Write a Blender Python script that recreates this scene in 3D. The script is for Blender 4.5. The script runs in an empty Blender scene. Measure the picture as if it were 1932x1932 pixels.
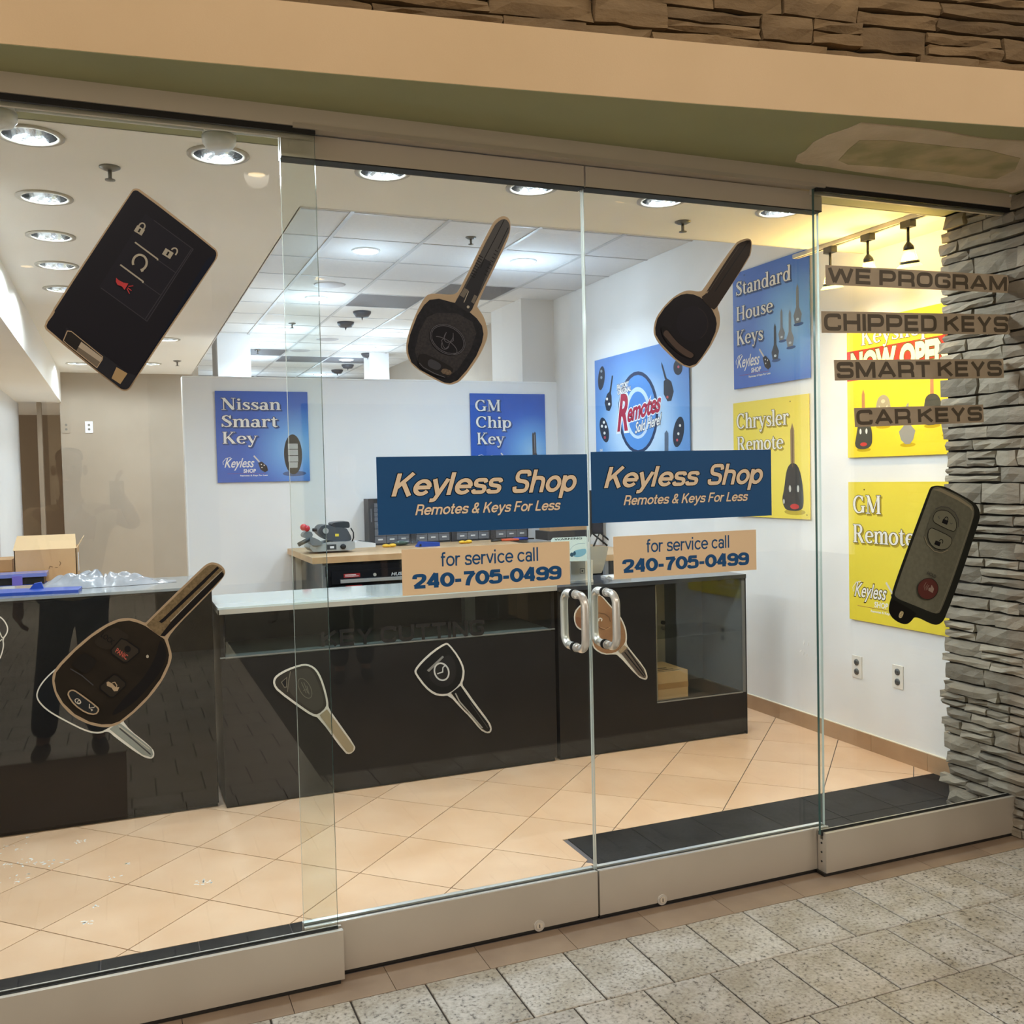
import bpy, math, random
from mathutils import Vector, Matrix
from mathutils.geometry import delaunay_2d_cdt
random.seed(7)
S = bpy.context.scene
COL = S.collection
# ------------------------------------------------------------------ camera
CAM = Vector((0.0, -2.904, 1.52)); FPX = 1817.74
YAW, PIT, ROL = 0.385476, -0.0368917, -0.0226278
_f = Vector((math.sin(YAW)*math.cos(PIT), math.cos(YAW)*math.cos(PIT), math.sin(PIT)))
_r = Vector((math.cos(YAW), -math.sin(YAW), 0)); _u = _r.cross(_f)
CR = math.cos(ROL)*_r + math.sin(ROL)*_u; CU = -math.sin(ROL)*_r + math.cos(ROL)*_u; CF = _f
cam = bpy.data.cameras.new('camera'); cam.sensor_width = 36; cam.sensor_fit = 'HORIZONTAL'
cam.lens = 36*FPX/1932; cam.clip_start = 0.01
co = bpy.data.objects.new('camera', cam); COL.objects.link(co)
m = Matrix((CR, CU, -CF)).transposed().to_4x4(); m.translation = CAM
co.matrix_world = m
S.camera = co
# ------------------------------------------------------------------ world and exposure
w = bpy.data.worlds.new('world'); S.world = w; w.use_nodes = True
w.node_tree.nodes['Background'].inputs[0].default_value = (1.0, .93, .83, 1)
w.node_tree.nodes['Background'].inputs[1].default_value = 1.0
S.view_settings.view_transform = 'Standard'; S.view_settings.look = 'None'
S.view_settings.gamma = 1; S.view_settings.use_curve_mapping = False
S.view_settings.exposure = 0.72
S.cycles.use_denoising = True
S.cycles.transparent_max_bounces = 24
S.cycles.max_bounces = 6; S.cycles.diffuse_bounces = 5; S.cycles.glossy_bounces = 2
S.cycles.use_adaptive_sampling = True; S.cycles.adaptive_threshold = 0.15; S.cycles.adaptive_min_samples = 16
S.cycles.sample_clamp_indirect = 4.0
S.cycles.caustics_reflective = False; S.cycles.caustics_refractive = False
# light levels
P_CAN, P_DROP, P_TRACK, P_MALL, P_MALLFAR, P_MALLBACK = 12.5, 6.6, 4.8, 120, 110, 760

# ------------------------------------------------------------------ pixel of the photograph -> point on a plane of the place
def ray(px, py): return CR*((px-966)/FPX) + CU*((966-py)/FPX) + CF
def atY(px, py, Y): d = ray(px, py); return CAM + d*((Y-CAM.y)/d.y)
def atX(px, py, X): d = ray(px, py); return CAM + d*((X-CAM.x)/d.x)
def atZ(px, py, Z): d = ray(px, py); return CAM + d*((Z-CAM.z)/d.z)

# ------------------------------------------------------------------ materials
MATS = {}
def lin(c): return tuple(((v/255)/12.92 if v/255 <= .04045 else ((v/255+.055)/1.055)**2.4) for v in c)
def mat(name, rgb, rough=.5, metal=0, spec=.5, noise=0, scale=8, rgb2=None, bump=0, bscale=60, emit=None, estr=0, detail=4, stretch=None, lo=.35, hi=.65, coat=0):
    if name in MATS: return MATS[name]
    if name.startswith(('print_', 'ink_')) and spec == .5: spec = .15
    M = bpy.data.materials.new(name); M.use_nodes = True; nt = M.node_tree; b = nt.nodes['Principled BSDF']
    c = lin(rgb); b.inputs['Base Color'].default_value = (*c, 1)
    b.inputs['Roughness'].default_value = rough; b.inputs['Metallic'].default_value = metal
    b.inputs['Specular IOR Level'].default_value = spec
    if coat: b.inputs['Coat Weight'].default_value = coat; b.inputs['Coat Roughness'].default_value = .08
    tc = None
    if rgb2 or bump:
        tc = nt.nodes.new('ShaderNodeTexCoord'); mp = nt.nodes.new('ShaderNodeMapping')
        nt.links.new(tc.outputs['Object'], mp.inputs['Vector'])
        if stretch: mp.inputs['Scale'].default_value = stretch
    if rgb2:
        n = nt.nodes.new('ShaderNodeTexNoise'); n.inputs['Scale'].default_value = scale; n.inputs['Detail'].default_value = detail
        oi = nt.nodes.new('ShaderNodeObjectInfo'); mm = nt.nodes.new('ShaderNodeMath'); mm.operation = 'MULTIPLY'; mm.inputs[1].default_value = 50
        n.noise_dimensions = '4D'; nt.links.new(oi.outputs['Random'], mm.inputs[0]); nt.links.new(mm.outputs[0], n.inputs['W'])
        nt.links.new(mp.outputs[0], n.inputs['Vector'])
        r = nt.nodes.new('ShaderNodeValToRGB'); r.color_ramp.elements[0].position = lo; r.color_ramp.elements[1].position = hi
        r.color_ramp.elements[0].color = (*c, 1); r.color_ramp.elements[1].color = (*lin(rgb2), 1)
        nt.links.new(n.outputs[0], r.inputs[0])
        hs = nt.nodes.new('ShaderNodeHueSaturation'); nt.links.new(r.outputs[0], hs.inputs['Color'])
        if noise:
            mr = nt.nodes.new('ShaderNodeMapRange'); mr.inputs[3].default_value = 1-noise; mr.inputs[4].default_value = 1+noise
            nt.links.new(oi.outputs['Random'], mr.inputs[0]); nt.links.new(mr.outputs[0], hs.inputs['Value'])
        nt.links.new(hs.outputs[0], b.inputs['Base Color'])
    if bump:
        n2 = nt.nodes.new('ShaderNodeTexNoise'); n2.inputs['Scale'].default_value = bscale; n2.inputs['Detail'].default_value = 5
        nt.links.new(mp.outputs[0], n2.inputs['Vector'])
        bp = nt.nodes.new('ShaderNodeBump'); bp.inputs['Strength'].default_value = bump; bp.inputs['Distance'].default_value = .01
        nt.links.new(n2.outputs[0], bp.inputs['Height']); nt.links.new(bp.outputs[0], b.inputs['Normal'])
    if emit:
        b.inputs['Emission Color'].default_value = (*lin(emit), 1); b.inputs['Emission Strength'].default_value = estr
    MATS[name] = M; return M
def glassmat(name, tint, rough=0.0, ior=1.5):
    if name in MATS: return MATS[name]
    M = bpy.data.materials.new(name); M.use_nodes = True; nt = M.node_tree; nt.nodes.clear()
    o = nt.nodes.new('ShaderNodeOutputMaterial'); mx = nt.nodes.new('ShaderNodeMixShader'); t = nt.nodes.new('ShaderNodeBsdfTransparent')
    g = nt.nodes.new('ShaderNodeBsdfGlossy'); f = nt.nodes.new('ShaderNodeFresnel')
    t.inputs[0].default_value = (*tint, 1); g.inputs['Roughness'].default_value = rough
    ge = nt.nodes.new('ShaderNodeNewGeometry'); dp = nt.nodes.new('ShaderNodeVectorMath'); dp.operation = 'DOT_PRODUCT'
    nt.links.new(ge.outputs['Incoming'], dp.inputs[0]); nt.links.new(ge.outputs['Normal'], dp.inputs[1])
    def M_(op, a, b):
        q = nt.nodes.new('ShaderNodeMath'); q.operation = op
        for i, v in enumerate((a, b)):
            if v is None: continue
            if isinstance(v, (int, float)): q.inputs[i].default_value = v
            else: nt.links.new(v, q.inputs[i])
        return q.outputs[0]
    f0 = ((ior-1)/(ior+1))**2                      # Schlick reflectance, the same from both sides of the sheet
    fr = M_('ADD', M_('MULTIPLY', M_('POWER', M_('SUBTRACT', 1.0, M_('ABSOLUTE', dp.outputs['Value'], None)), 5.0), 1-f0), f0)
    nt.nodes.remove(f)
    nt.links.new(fr, mx.inputs[0]); nt.links.new(t.outputs[0], mx.inputs[1]); nt.links.new(g.outputs[0], mx.inputs[2]); nt.links.new(mx.outputs[0], o.inputs[0])
    MATS[name] = M; return M
GLASS = glassmat('clear_glass', (.955, .985, .975))
GLASS_C = glassmat('counter_glass', (.93, .96, .95), ior=1.6)
PLASTIC_C = glassmat('clear_plastic', (.80, .84, .90), rough=.12, ior=1.9)
GEDGE = mat('glass_edge', (62, 92, 88), .1, spec=.8)
GEDGE_L = mat('glass_edge_light', (205, 214, 208), .15, spec=.8)
WHITE = mat('white_paint', (232, 232, 232), .55, rgb2=(226, 226, 228), scale=2, bump=.05, bscale=180)
WALLR = mat('white_wall_paint', (232, 231, 230), .55, rgb2=(225, 224, 222), scale=3, bump=.05, bscale=140)
CEILP = mat('ceiling_paint', (246, 243, 238), .7, rgb2=(242, 239, 233), scale=2)
BEIGE = mat('beige_paint', (164, 150, 134), .6, rgb2=(156, 142, 126), scale=2)
BROWNW = mat('hall_brown_paint', (150, 132, 112), .7)
GREEN = mat('olive_green_paint', (160, 160, 120), .7, rgb2=(154, 154, 114), scale=2)
PLASTER = mat('plaster_patch', (222, 205, 182), .8, rgb2=(205, 188, 160), scale=6, bump=.3, bscale=40)
PLASTER2 = mat('thin_plaster', (196, 178, 140), .8, rgb2=(160, 152, 112), scale=9)
FASCIA = mat('tan_fascia_paint', (206, 177, 138), .6, rgb2=(199, 170, 130), scale=2, bump=.04, bscale=200)
ALU = mat('brushed_aluminium', (200, 192, 180), .4, metal=.45, rgb2=(194, 186, 174), scale=3)
ALUD = mat('header_aluminium', (206, 196, 180), .5, metal=.1)
STEEL = mat('satin_steel', (222, 220, 215), .3, metal=.6)
CHROME = mat('mirror_reflector', (235, 238, 242), .12, metal=1, bump=.25, bscale=30)
BLACK = mat('black_rubber', (18, 18, 19), .6)
BLACKM = mat('black_metal', (30, 29, 28), .4, spec=.5)
COUNTER = mat('black_laminate', (24, 23, 24), .35, rgb2=(28, 27, 28), scale=5, spec=.3)
COUNTERI = mat('dark_counter_inside', (64, 66, 68), .5)
GREYL = mat('pale_grey_laminate', (196, 198, 196), .35)
WOOD = mat('wood_top', (206, 172, 132), .45, rgb2=(186, 148, 106), scale=6, stretch=(1, 9, 1))
CARD = mat('cardboard', (196, 158, 116), .8, rgb2=(186, 146, 104), scale=5)
CARDL = mat('cardboard_light', (222, 190, 148), .8)
TAPE = mat('brown_tape', (168, 124, 78), .35)
PAPER = mat('white_paper', (225, 225, 228), .7)
RAILB = mat('tan_base_tile', (176, 142, 108), .5, rgb2=(160, 126, 94), scale=6)
STONE = mat('ledge_stone', (118, 108, 94), .85, rgb2=(150, 140, 124), noise=.26, scale=5, bump=.6, bscale=22, stretch=(1, 1, 2.4), lo=.3, hi=.7)
STONEB = mat('ledge_stone_brown', (98, 78, 52), .85, rgb2=(130, 106, 74), noise=.26, scale=5, bump=1.0, bscale=20, stretch=(1, 1, 2.4), lo=.3, hi=.7)
MORTAR = mat('dark_backing', (44, 38, 32), .9)
TILE = mat('peach_floor_tile', (220, 180, 143), .3, rgb2=(234, 200, 168), noise=.04, scale=4, bump=.12, bscale=9, detail=8, lo=.3, hi=.72)
GROUT = mat('grey_grout', (98, 92, 94), .9)
BTILE = mat('black_floor_tile', (22, 22, 24), .45, rgb2=(34, 34, 36), spec=.12, noise=.12, scale=7, bump=.1, bscale=20)
GROUTL = mat('light_grout', (150, 148, 146), .9)
BORDER = mat('brown_border_tile', (150, 130, 110), .5, rgb2=(136, 116, 98), noise=.05, scale=6)
LAMP = mat('lamp_face', (255, 255, 255), .4, emit=(246, 250, 255), estr=14)
LAMPD = mat('led_lens', (255, 255, 255), .4, emit=(236, 244, 255), estr=22)
LAMPW = mat('warm_lamp_face', (255, 240, 210), .4, emit=(255, 214, 150), estr=6)
def mallmat():
    M = bpy.data.materials.new('grey_stone_paver'); M.use_nodes = True; nt = M.node_tree; b = nt.nodes['Principled BSDF']; b.inputs['Roughness'].default_value = .45
    tc = nt.nodes.new('ShaderNodeTexCoord'); oi = nt.nodes.new('ShaderNodeObjectInfo'); ad = nt.nodes.new('ShaderNodeVectorMath'); ad.operation = 'ADD'
    sc = nt.nodes.new('ShaderNodeVectorMath'); sc.operation = 'SCALE'; sc.inputs[0].default_value = (17, 29, 3); nt.links.new(oi.outputs['Random'], sc.inputs['Scale'])
    nt.links.new(tc.outputs['Object'], ad.inputs[0]); nt.links.new(sc.outputs[0], ad.inputs[1])
    n = nt.nodes.new('ShaderNodeTexNoise'); n.inputs['Scale'].default_value = 90; n.inputs['Detail'].default_value = 5; nt.links.new(ad.outputs[0], n.inputs['Vector'])
    r = nt.nodes.new('ShaderNodeValToRGB'); nt.links.new(n.outputs[0], r.inputs[0])
    e = r.color_ramp.elements; e[0].position = .30; e[0].color = (*lin((78, 72, 66)), 1); e[1].position = .62; e[1].color = (*lin((192, 187, 179)), 1)
    k = r.color_ramp.elements.new(.42); k.color = (*lin((170, 164, 154)), 1)
    n2 = nt.nodes.new('ShaderNodeTexNoise'); n2.inputs['Scale'].default_value = 7; nt.links.new(ad.outputs[0], n2.inputs['Vector'])
    r2 = nt.nodes.new('ShaderNodeValToRGB'); r2.color_ramp.elements[0].color = (*lin((222, 216, 204)), 1); r2.color_ramp.elements[1].color = (1, 1, 1, 1); r2.color_ramp.elements[0].position = .35; r2.color_ramp.elements[1].position = .65
    nt.links.new(n2.outputs[0], r2.inputs[0])
    v = nt.nodes.new('ShaderNodeTexVoronoi'); v.inputs['Scale'].default_value = 85; nt.links.new(ad.outputs[0], v.inputs['Vector'])
    r3 = nt.nodes.new('ShaderNodeValToRGB'); r3.color_ramp.elements[0].position = .10; r3.color_ramp.elements[1].position = .2; r3.color_ramp.elements[0].color = (.06, .05, .045, 1)
    nt.links.new(v.outputs['Distance'], r3.inputs[0])
    n3 = nt.nodes.new('ShaderNodeTexNoise'); n3.inputs['Scale'].default_value = 11; nt.links.new(ad.outputs[0], n3.inputs['Vector'])
    r4 = nt.nodes.new('ShaderNodeValToRGB'); r4.color_ramp.elements[0].position = .5; r4.color_ramp.elements[1].position = .58; nt.links.new(n3.outputs[0], r4.inputs[0])
    m0 = nt.nodes.new('ShaderNodeMix'); m0.data_type = 'RGBA'; m0.inputs[6].default_value = (1, 1, 1, 1); nt.links.new(r4.outputs[0], m0.inputs[0]); nt.links.new(r3.outputs[0], m0.inputs[7])
    m1 = nt.nodes.new('ShaderNodeMix'); m1.data_type = 'RGBA'; m1.blend_type = 'MULTIPLY'; m1.inputs[0].default_value = 1
    m2 = nt.nodes.new('ShaderNodeMix'); m2.data_type = 'RGBA'; m2.blend_type = 'MULTIPLY'; m2.inputs[0].default_value = 1
    nt.links.new(r.outputs[0], m1.inputs[6]); nt.links.new(r2.outputs[0], m1.inputs[7]); nt.links.new(m1.outputs[2], m2.inputs[6]); nt.links.new(m0.outputs[2], m2.inputs[7])
    hs = nt.nodes.new('ShaderNodeHueSaturation'); mr = nt.nodes.new('ShaderNodeMapRange'); mr.inputs[3].default_value = .9; mr.inputs[4].default_value = 1.06
    nt.links.new(oi.outputs['Random'], mr.inputs[0]); nt.links.new(mr.outputs[0], hs.inputs['Value']); nt.links.new(m2.outputs[2], hs.inputs['Color'])
    nt.links.new(hs.outputs[0], b.inputs['Base Color']); return M
PAVER = mallmat()
def postermat(name, stops, cu, cv, rad):
    M = bpy.data.materials.new(name); M.use_nodes = True; nt = M.node_tree; b = nt.nodes['Principled BSDF']; b.inputs['Roughness'].default_value = .45
    uv = nt.nodes.new('ShaderNodeUVMap'); d = nt.nodes.new('ShaderNodeVectorMath'); d.operation = 'DISTANCE'; d.inputs[1].default_value = (cu, cv, 0)
    dv = nt.nodes.new('ShaderNodeMath'); dv.operation = 'DIVIDE'; dv.inputs[1].default_value = rad
    r = nt.nodes.new('ShaderNodeValToRGB'); nt.links.new(uv.outputs[0], d.inputs[0]); nt.links.new(d.outputs['Value'], dv.inputs[0]); nt.links.new(dv.outputs[0], r.inputs[0])
    for i, (p, c) in enumerate(stops):
        e = r.color_ramp.elements[i] if i < 2 else r.color_ramp.elements.new(p)
        e.position = p; e.color = (*lin(c), 1)
    nt.links.new(r.outputs[0], b.inputs['Base Color']); return M
def ink(rgb, rough=.5): return mat('ink_%d_%d_%d' % rgb, rgb, rough)

# ------------------------------------------------------------------ mesh builder
class MB:
    def __init__(s): s.v = []; s.f = []; s.sm = []; s.mi = []; s.cur = 0
    def add(s, vs, fs, smooth=False):
        o = len(s.v); s.v += [Vector(p) for p in vs]
        for f in fs: s.f.append([o+i for i in f]); s.sm.append(smooth); s.mi.append(s.cur)
        return s
    def box(s, x0, x1, y0, y1, z0, z1):
        vs = [(x, y, z) for z in (z0, z1) for y in (y0, y1) for x in (x0, x1)]
        return s.add(vs, [(0, 2, 3, 1), (4, 5, 7, 6), (0, 1, 5, 4), (1, 3, 7, 5), (3, 2, 6, 7), (2, 0, 4, 6)])
    def prism(s, pts, vec, smooth=False):
        n = len(pts); pts = [Vector(p) for p in pts]; vec = Vector(vec); q = [p+vec for p in pts]
        nrm = Vector((0, 0, 0))
        for i in range(n): nrm += pts[i].cross(pts[(i+1) % n])
        if nrm.dot(vec) < 0: pts.reverse(); q.reverse()
        s.add(pts+q, [tuple(range(n))[::-1], tuple(range(n, 2*n))])
        o = len(s.v)-2*n
        for i in range(n): s.f.append([o+i, o+(i+1) % n, o+n+(i+1) % n, o+n+i]); s.sm.append(smooth); s.mi.append(s.cur)
        return s
    def frame(s, d):
        d = Vector(d).normalized(); a = Vector((0, 0, 1)) if abs(d.z) < .9 else Vector((1, 0, 0)); x = d.cross(a).normalized(); return x, d.cross(x).normalized()
    def cyl(s, p0, p1, r0, r1=None, n=16, caps=True, smooth=True):
        p0 = Vector(p0); p1 = Vector(p1); r1 = r0 if r1 is None else r1; x, y = s.frame(p1-p0)
        cs = [(math.cos(2*math.pi*i/n), math.sin(2*math.pi*i/n)) for i in range(n)]
        s.add([p0+(x*a+y*b)*r0 for a, b in cs]+[p1+(x*a+y*b)*r1 for a, b in cs], [(i, (i+1) % n, n+(i+1) % n, n+i) for i in range(n)], smooth)
        if caps:
            o = len(s.v)-2*n
            s.f.append([o+i for i in range(n)][::-1]); s.f.append([o+n+i for i in range(n)]); s.sm += [False]*2; s.mi += [s.cur]*2
        return s
    def tube(s, pts, r, n=10, closed=False, caps=True):
        P = [Vector(p) for p in pts]; m = len(P); R = r if isinstance(r, (list, tuple)) else [r]*m
        def tan(i):
            a = P[(i-1) % m] if (closed or i > 0) else P[i]; b = P[(i+1) % m] if (closed or i < m-1) else P[i]; return (b-a).normalized()
        x, y = s.frame(tan(0)); rings = []; pt = tan(0)
        for i in range(m):
            t = tan(i); q = pt.rotation_difference(t); x = q @ x; y = q @ y; pt = t
            rings.append([P[i]+(x*math.cos(2*math.pi*k/n)+y*math.sin(2*math.pi*k/n))*R[i] for k in range(n)])
        vs = [v for rg in rings for v in rg]; fs = []
        for i in range(m if closed else m-1):
            j = (i+1) % m
            for k in range(n): fs.append((i*n+k, i*n+(k+1) % n, j*n+(k+1) % n, j*n+k))
        s.add(vs, fs, True)
        if caps and not closed:
            o = len(s.v)-len(vs)
            s.f.append([o+k for k in range(n)][::-1]); s.f.append([o+(m-1)*n+k for k in range(n)]); s.sm += [False]*2; s.mi += [s.cur]*2
        return s
    def lathe(s, prof, c, n=24, axis=None, smooth=True):
        c = Vector(c); z = Vector(axis or (0, 0, 1)).normalized(); x, y = s.frame(z); m = len(prof); vs = []
        for r, h in prof:
            for k in range(n): a = 2*math.pi*k/n; vs.append(c+z*h+(x*math.cos(a)+y*math.sin(a))*r)
        fs = [(i*n+k, i*n+(k+1) % n, (i+1)*n+(k+1) % n, (i+1)*n+k) for i in range(m-1) for k in range(n)]
        return s.add(vs, fs, smooth)
    def ball(s, c, rx, ry=None, rz=None, n=16, m=10):
        ry = ry or rx; rz = rz or rx; c = Vector(c); vs = []
        for i in range(m+1):
            t = math.pi*i/m
            for k in range(n): a = 2*math.pi*k/n; vs.append(c+Vector((rx*math.sin(t)*math.cos(a), ry*math.sin(t)*math.sin(a), rz*math.cos(t))))
        return s.add(vs, [(i*n+k, (i+1)*n+k, (i+1)*n+(k+1) % n, i*n+(k+1) % n) for i in range(m) for k in range(n)], True)
    def build(s, name, material, parent=None, loc=None, uv=None):
        base = parent_loc(parent) if parent is not None else Vector(loc or (0, 0, 0))
        sub = Vector(loc) if loc is not None else base
        me = bpy.data.meshes.new(name); me.from_pydata([v-sub for v in s.v], [], s.f)
        for p, sm, mi in zip(me.polygons, s.sm, s.mi): p.use_smooth = sm; p.material_index = mi
        for mt in (material if isinstance(material, (list, tuple)) else [material]): me.materials.append(mt)
        me.update()
        if uv:
            ul = me.uv_layers.new()
            for lp in me.loops: ul.data[lp.index].uv = uv(me.vertices[lp.vertex_index].co+sub)
        o = bpy.data.objects.new(name, me); COL.objects.link(o)
        if parent is not None: o.parent = parent; o.location = sub-base
        else: o.location = sub
        o['wl'] = list(sub)
        return o
def parent_loc(p): return Vector(p['wl'])
def thing(name, label, cat, loc=(0, 0, 0), group=None):
    o = bpy.data.objects.new(name, None); COL.objects.link(o); o.location = loc; o['wl'] = list(loc); o.empty_display_size = .05
    return tag(o, label, cat, group)
def tag(o, label, cat, group=None):
    o['label'] = label; o['category'] = cat
    if group: o['group'] = group
    return o
def struct(o, label=None):
    o['kind'] = 'structure'
    if label: o['label'] = label
    return o
def sempty(name, loc, label=None):
    o = bpy.data.objects.new(name, None); COL.objects.link(o); o.location = loc; o['wl'] = list(loc); o.empty_display_size = .05
    return struct(o, label)
def copy_tree(o, parent, loc, label=None):
    c = o.copy(); COL.objects.link(c); c.parent = parent
    if parent is None: c.location = loc; c['wl'] = list(loc)
    if label: c['label'] = label
    for ch in o.children: copy_tree(ch, c, None)
    return c
def light(name, kind, loc, power, color=(1, 1, 1), parent=None, **kw):
    l = bpy.data.lights.new(name, kind); l.energy = power; l.color = color
    tgt = kw.pop('target', None)
    for k, v in kw.items(): setattr(l, k, v)
    o = bpy.data.objects.new(name, l); COL.objects.link(o); o.location = loc
    if tgt is not None: o.rotation_euler = (Vector(tgt)-Vector(loc)).to_track_quat('-Z', 'Y').to_euler()
    if parent is not None: o.parent = parent; o.location = Vector(loc)-parent_loc(parent)
    o['wl'] = list(loc)
    return o

# ------------------------------------------------------------------ flat print helpers
class PF:
    def __init__(s, o, u, v, n): s.o = Vector(o); s.u = Vector(u); s.v = Vector(v); s.n = Vector(n)
    def P(s, a, b, h=0): return s.o+s.u*a+s.v*b+s.n*h
def front(Y): return PF((0, Y, 0), (1, 0, 0), (0, 0, 1), (0, -1, 0))
def flat(mb, pf, poly, h0, h1): return mb.prism([pf.P(a, b, h0) for a, b in poly], pf.n*(h1-h0))
def face(mb, pf, poly, h):
    A = sum(poly[i][0]*poly[(i+1) % len(poly)][1]-poly[(i+1) % len(poly)][0]*poly[i][1] for i in range(len(poly)))
    sgn = pf.u.cross(pf.v).dot(pf.n)
    if A*sgn < 0: poly = poly[::-1]
    return mb.add([pf.P(a, b, h) for a, b in poly], [tuple(range(len(poly)))])
def ribbon(pts, closed=False):
    """pts (x,y,w) -> (verts2d, faces)"""
    n = len(pts); L = []; 
    for i in range(n):
        p = pts[i]; a = pts[(i-1) % n] if (closed or i > 0) else p; b = pts[(i+1) % n] if (closed or i < n-1) else p
        d1 = Vector((p[0]-a[0], p[1]-a[1])); d2 = Vector((b[0]-p[0], b[1]-p[1]))
        if d1.length < 1e-9: d1 = d2
        if d2.length < 1e-9: d2 = d1
        d1.normalize(); d2.normalize(); t = d1+d2
        if t.length < 1e-6: t = d1
        t.normalize(); nn = Vector((-t.y, t.x)); k = max(.5, nn.dot(Vector((-d1.y, d1.x)))); h = p[2]/2/k
        L.append(((p[0]+nn.x*h, p[1]+nn.y*h), (p[0]-nn.x*h, p[1]-nn.y*h)))
    vs = [q for ab in L for q in ab]; fs = []
    for i in range(n if closed else n-1): j = (i+1) % n; fs.append((2*i, 2*i+1, 2*j+1, 2*j))
    return vs, fs
def pen(pts, closed=False):
    """pts (x,y,w): one quad per segment and a round joint at each inner point"""
    vs, fs = [], []; n = len(pts)
    for i in range(n if closed else n-1):
        a, b = pts[i], pts[(i+1) % n]; d = Vector((b[0]-a[0], b[1]-a[1]))
        if d.length < 1e-9: continue
        d.normalize(); o = len(vs)
        vs += [(a[0]-d.y*a[2]/2, a[1]+d.x*a[2]/2), (a[0]+d.y*a[2]/2, a[1]-d.x*a[2]/2), (b[0]+d.y*b[2]/2, b[1]-d.x*b[2]/2), (b[0]-d.y*b[2]/2, b[1]+d.x*b[2]/2)]; fs.append((o, o+1, o+2, o+3))
    for i in range(n):
        if not closed and i in (0, n-1): continue
        a = pts[i]; o = len(vs); vs += [(a[0]+a[2]/2*math.cos(k*math.pi/5), a[1]+a[2]/2*math.sin(k*math.pi/5)) for k in range(10)]; fs.append(tuple(range(o, o+10)))
    return vs, fs
def line(mb, pf, pts, wd, h, closed=False):
    vs, fs = ribbon([(p[0], p[1], wd) for p in pts], closed); return mb.add([pf.P(a, b, h) for a, b in vs], fs)
def ell(cx, cy, rx, ry, rot=0, a0=0, a1=360, n=28):
    c, s_ = math.cos(math.radians(rot)), math.sin(math.radians(rot)); out = []
    full = abs(a1-a0) >= 360
    for i in range(n if full else n+1):
        a = math.radians(a0+(a1-a0)*i/n); x = rx*math.cos(a); y = ry*math.sin(a); out.append((cx+x*c-y*s_, cy+x*s_+y*c))
    return out
def smooth2(pts, it=2):
    for _ in range(it):
        q = []
        for i in range(len(pts)):
            a, b = pts[i], pts[(i+1) % len(pts)]
            q += [(a[0]*.75+b[0]*.25, a[1]*.75+b[1]*.25), (a[0]*.25+b[0]*.75, a[1]*.25+b[1]*.75)]
        pts = q
    return pts
def union(vs, fs):
    """merge overlapping pieces of one letter into a single sheet"""
    ff = []
    for f_ in fs:
        A = sum(vs[f_[i]][0]*vs[f_[(i+1) % len(f_)]][1]-vs[f_[(i+1) % len(f_)]][0]*vs[f_[i]][1] for i in range(len(f_)))
        if abs(A) > 1e-9: ff.append(list(f_) if A > 0 else list(reversed(f_)))
    V, E_, F_, ov, oe, of = delaunay_2d_cdt([Vector(v) for v in vs], [], ff, 0, 1e-5)
    return [(v.x, v.y) for v in V], [tuple(f_) for f_, src in zip(F_, of) if src]
_gc = {}
def glyph(key, strokes):
    if key not in _gc:
        vs, fs = [], []
        for p, cl in strokes: a, b = pen(p, cl); o = len(vs); vs += a; fs += [tuple(o+i for i in q) for q in b]
        _gc[key] = union(vs, fs) if fs else ([], [])
    return _gc[key]
def setrow(parts):
    vs, fs = [], []
    for (gv, gf), x in parts: o = len(vs); vs += [(a+x, b) for a, b in gv]; fs += [tuple(o+i for i in q) for q in gf]
    return vs, fs
def fatten(p, cl, grow):
    p = [(a, b, c+2*grow) for a, b, c in p]
    if grow and not cl and len(p) > 1:
        for e, f_ in ((0, 1), (-1, -2)):
            d = Vector((p[e][0]-p[f_][0], p[e][1]-p[f_][1])); d.normalize(); p[e] = (p[e][0]+d.x*grow, p[e][1]+d.y*grow, p[e][2])
    return p, cl
_tc = {}
def sans(txt, bold=0.0, shear=0.0, space=1.0):
    k = (txt, bold, shear, space)
    if k in _tc: return _tc[k]
    cu = bpy.data.curves.new('t', 'FONT'); cu.body = txt; cu.size = 1; cu.offset = bold; cu.shear = shear; cu.space_character = space; cu.resolution_u = 4; cu.fill_mode = 'FRONT'; cu.dimensions = '2D'
    ob = bpy.data.objects.new('t', cu); me = bpy.data.meshes.new_from_object(ob)
    r = ([(v.co.x, v.co.y) for v in me.vertices], [tuple(p.vertices) for p in me.polygons])
    bpy.data.objects.remove(ob); bpy.data.curves.remove(cu); bpy.data.meshes.remove(me)
    _tc[k] = r; return r
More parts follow.
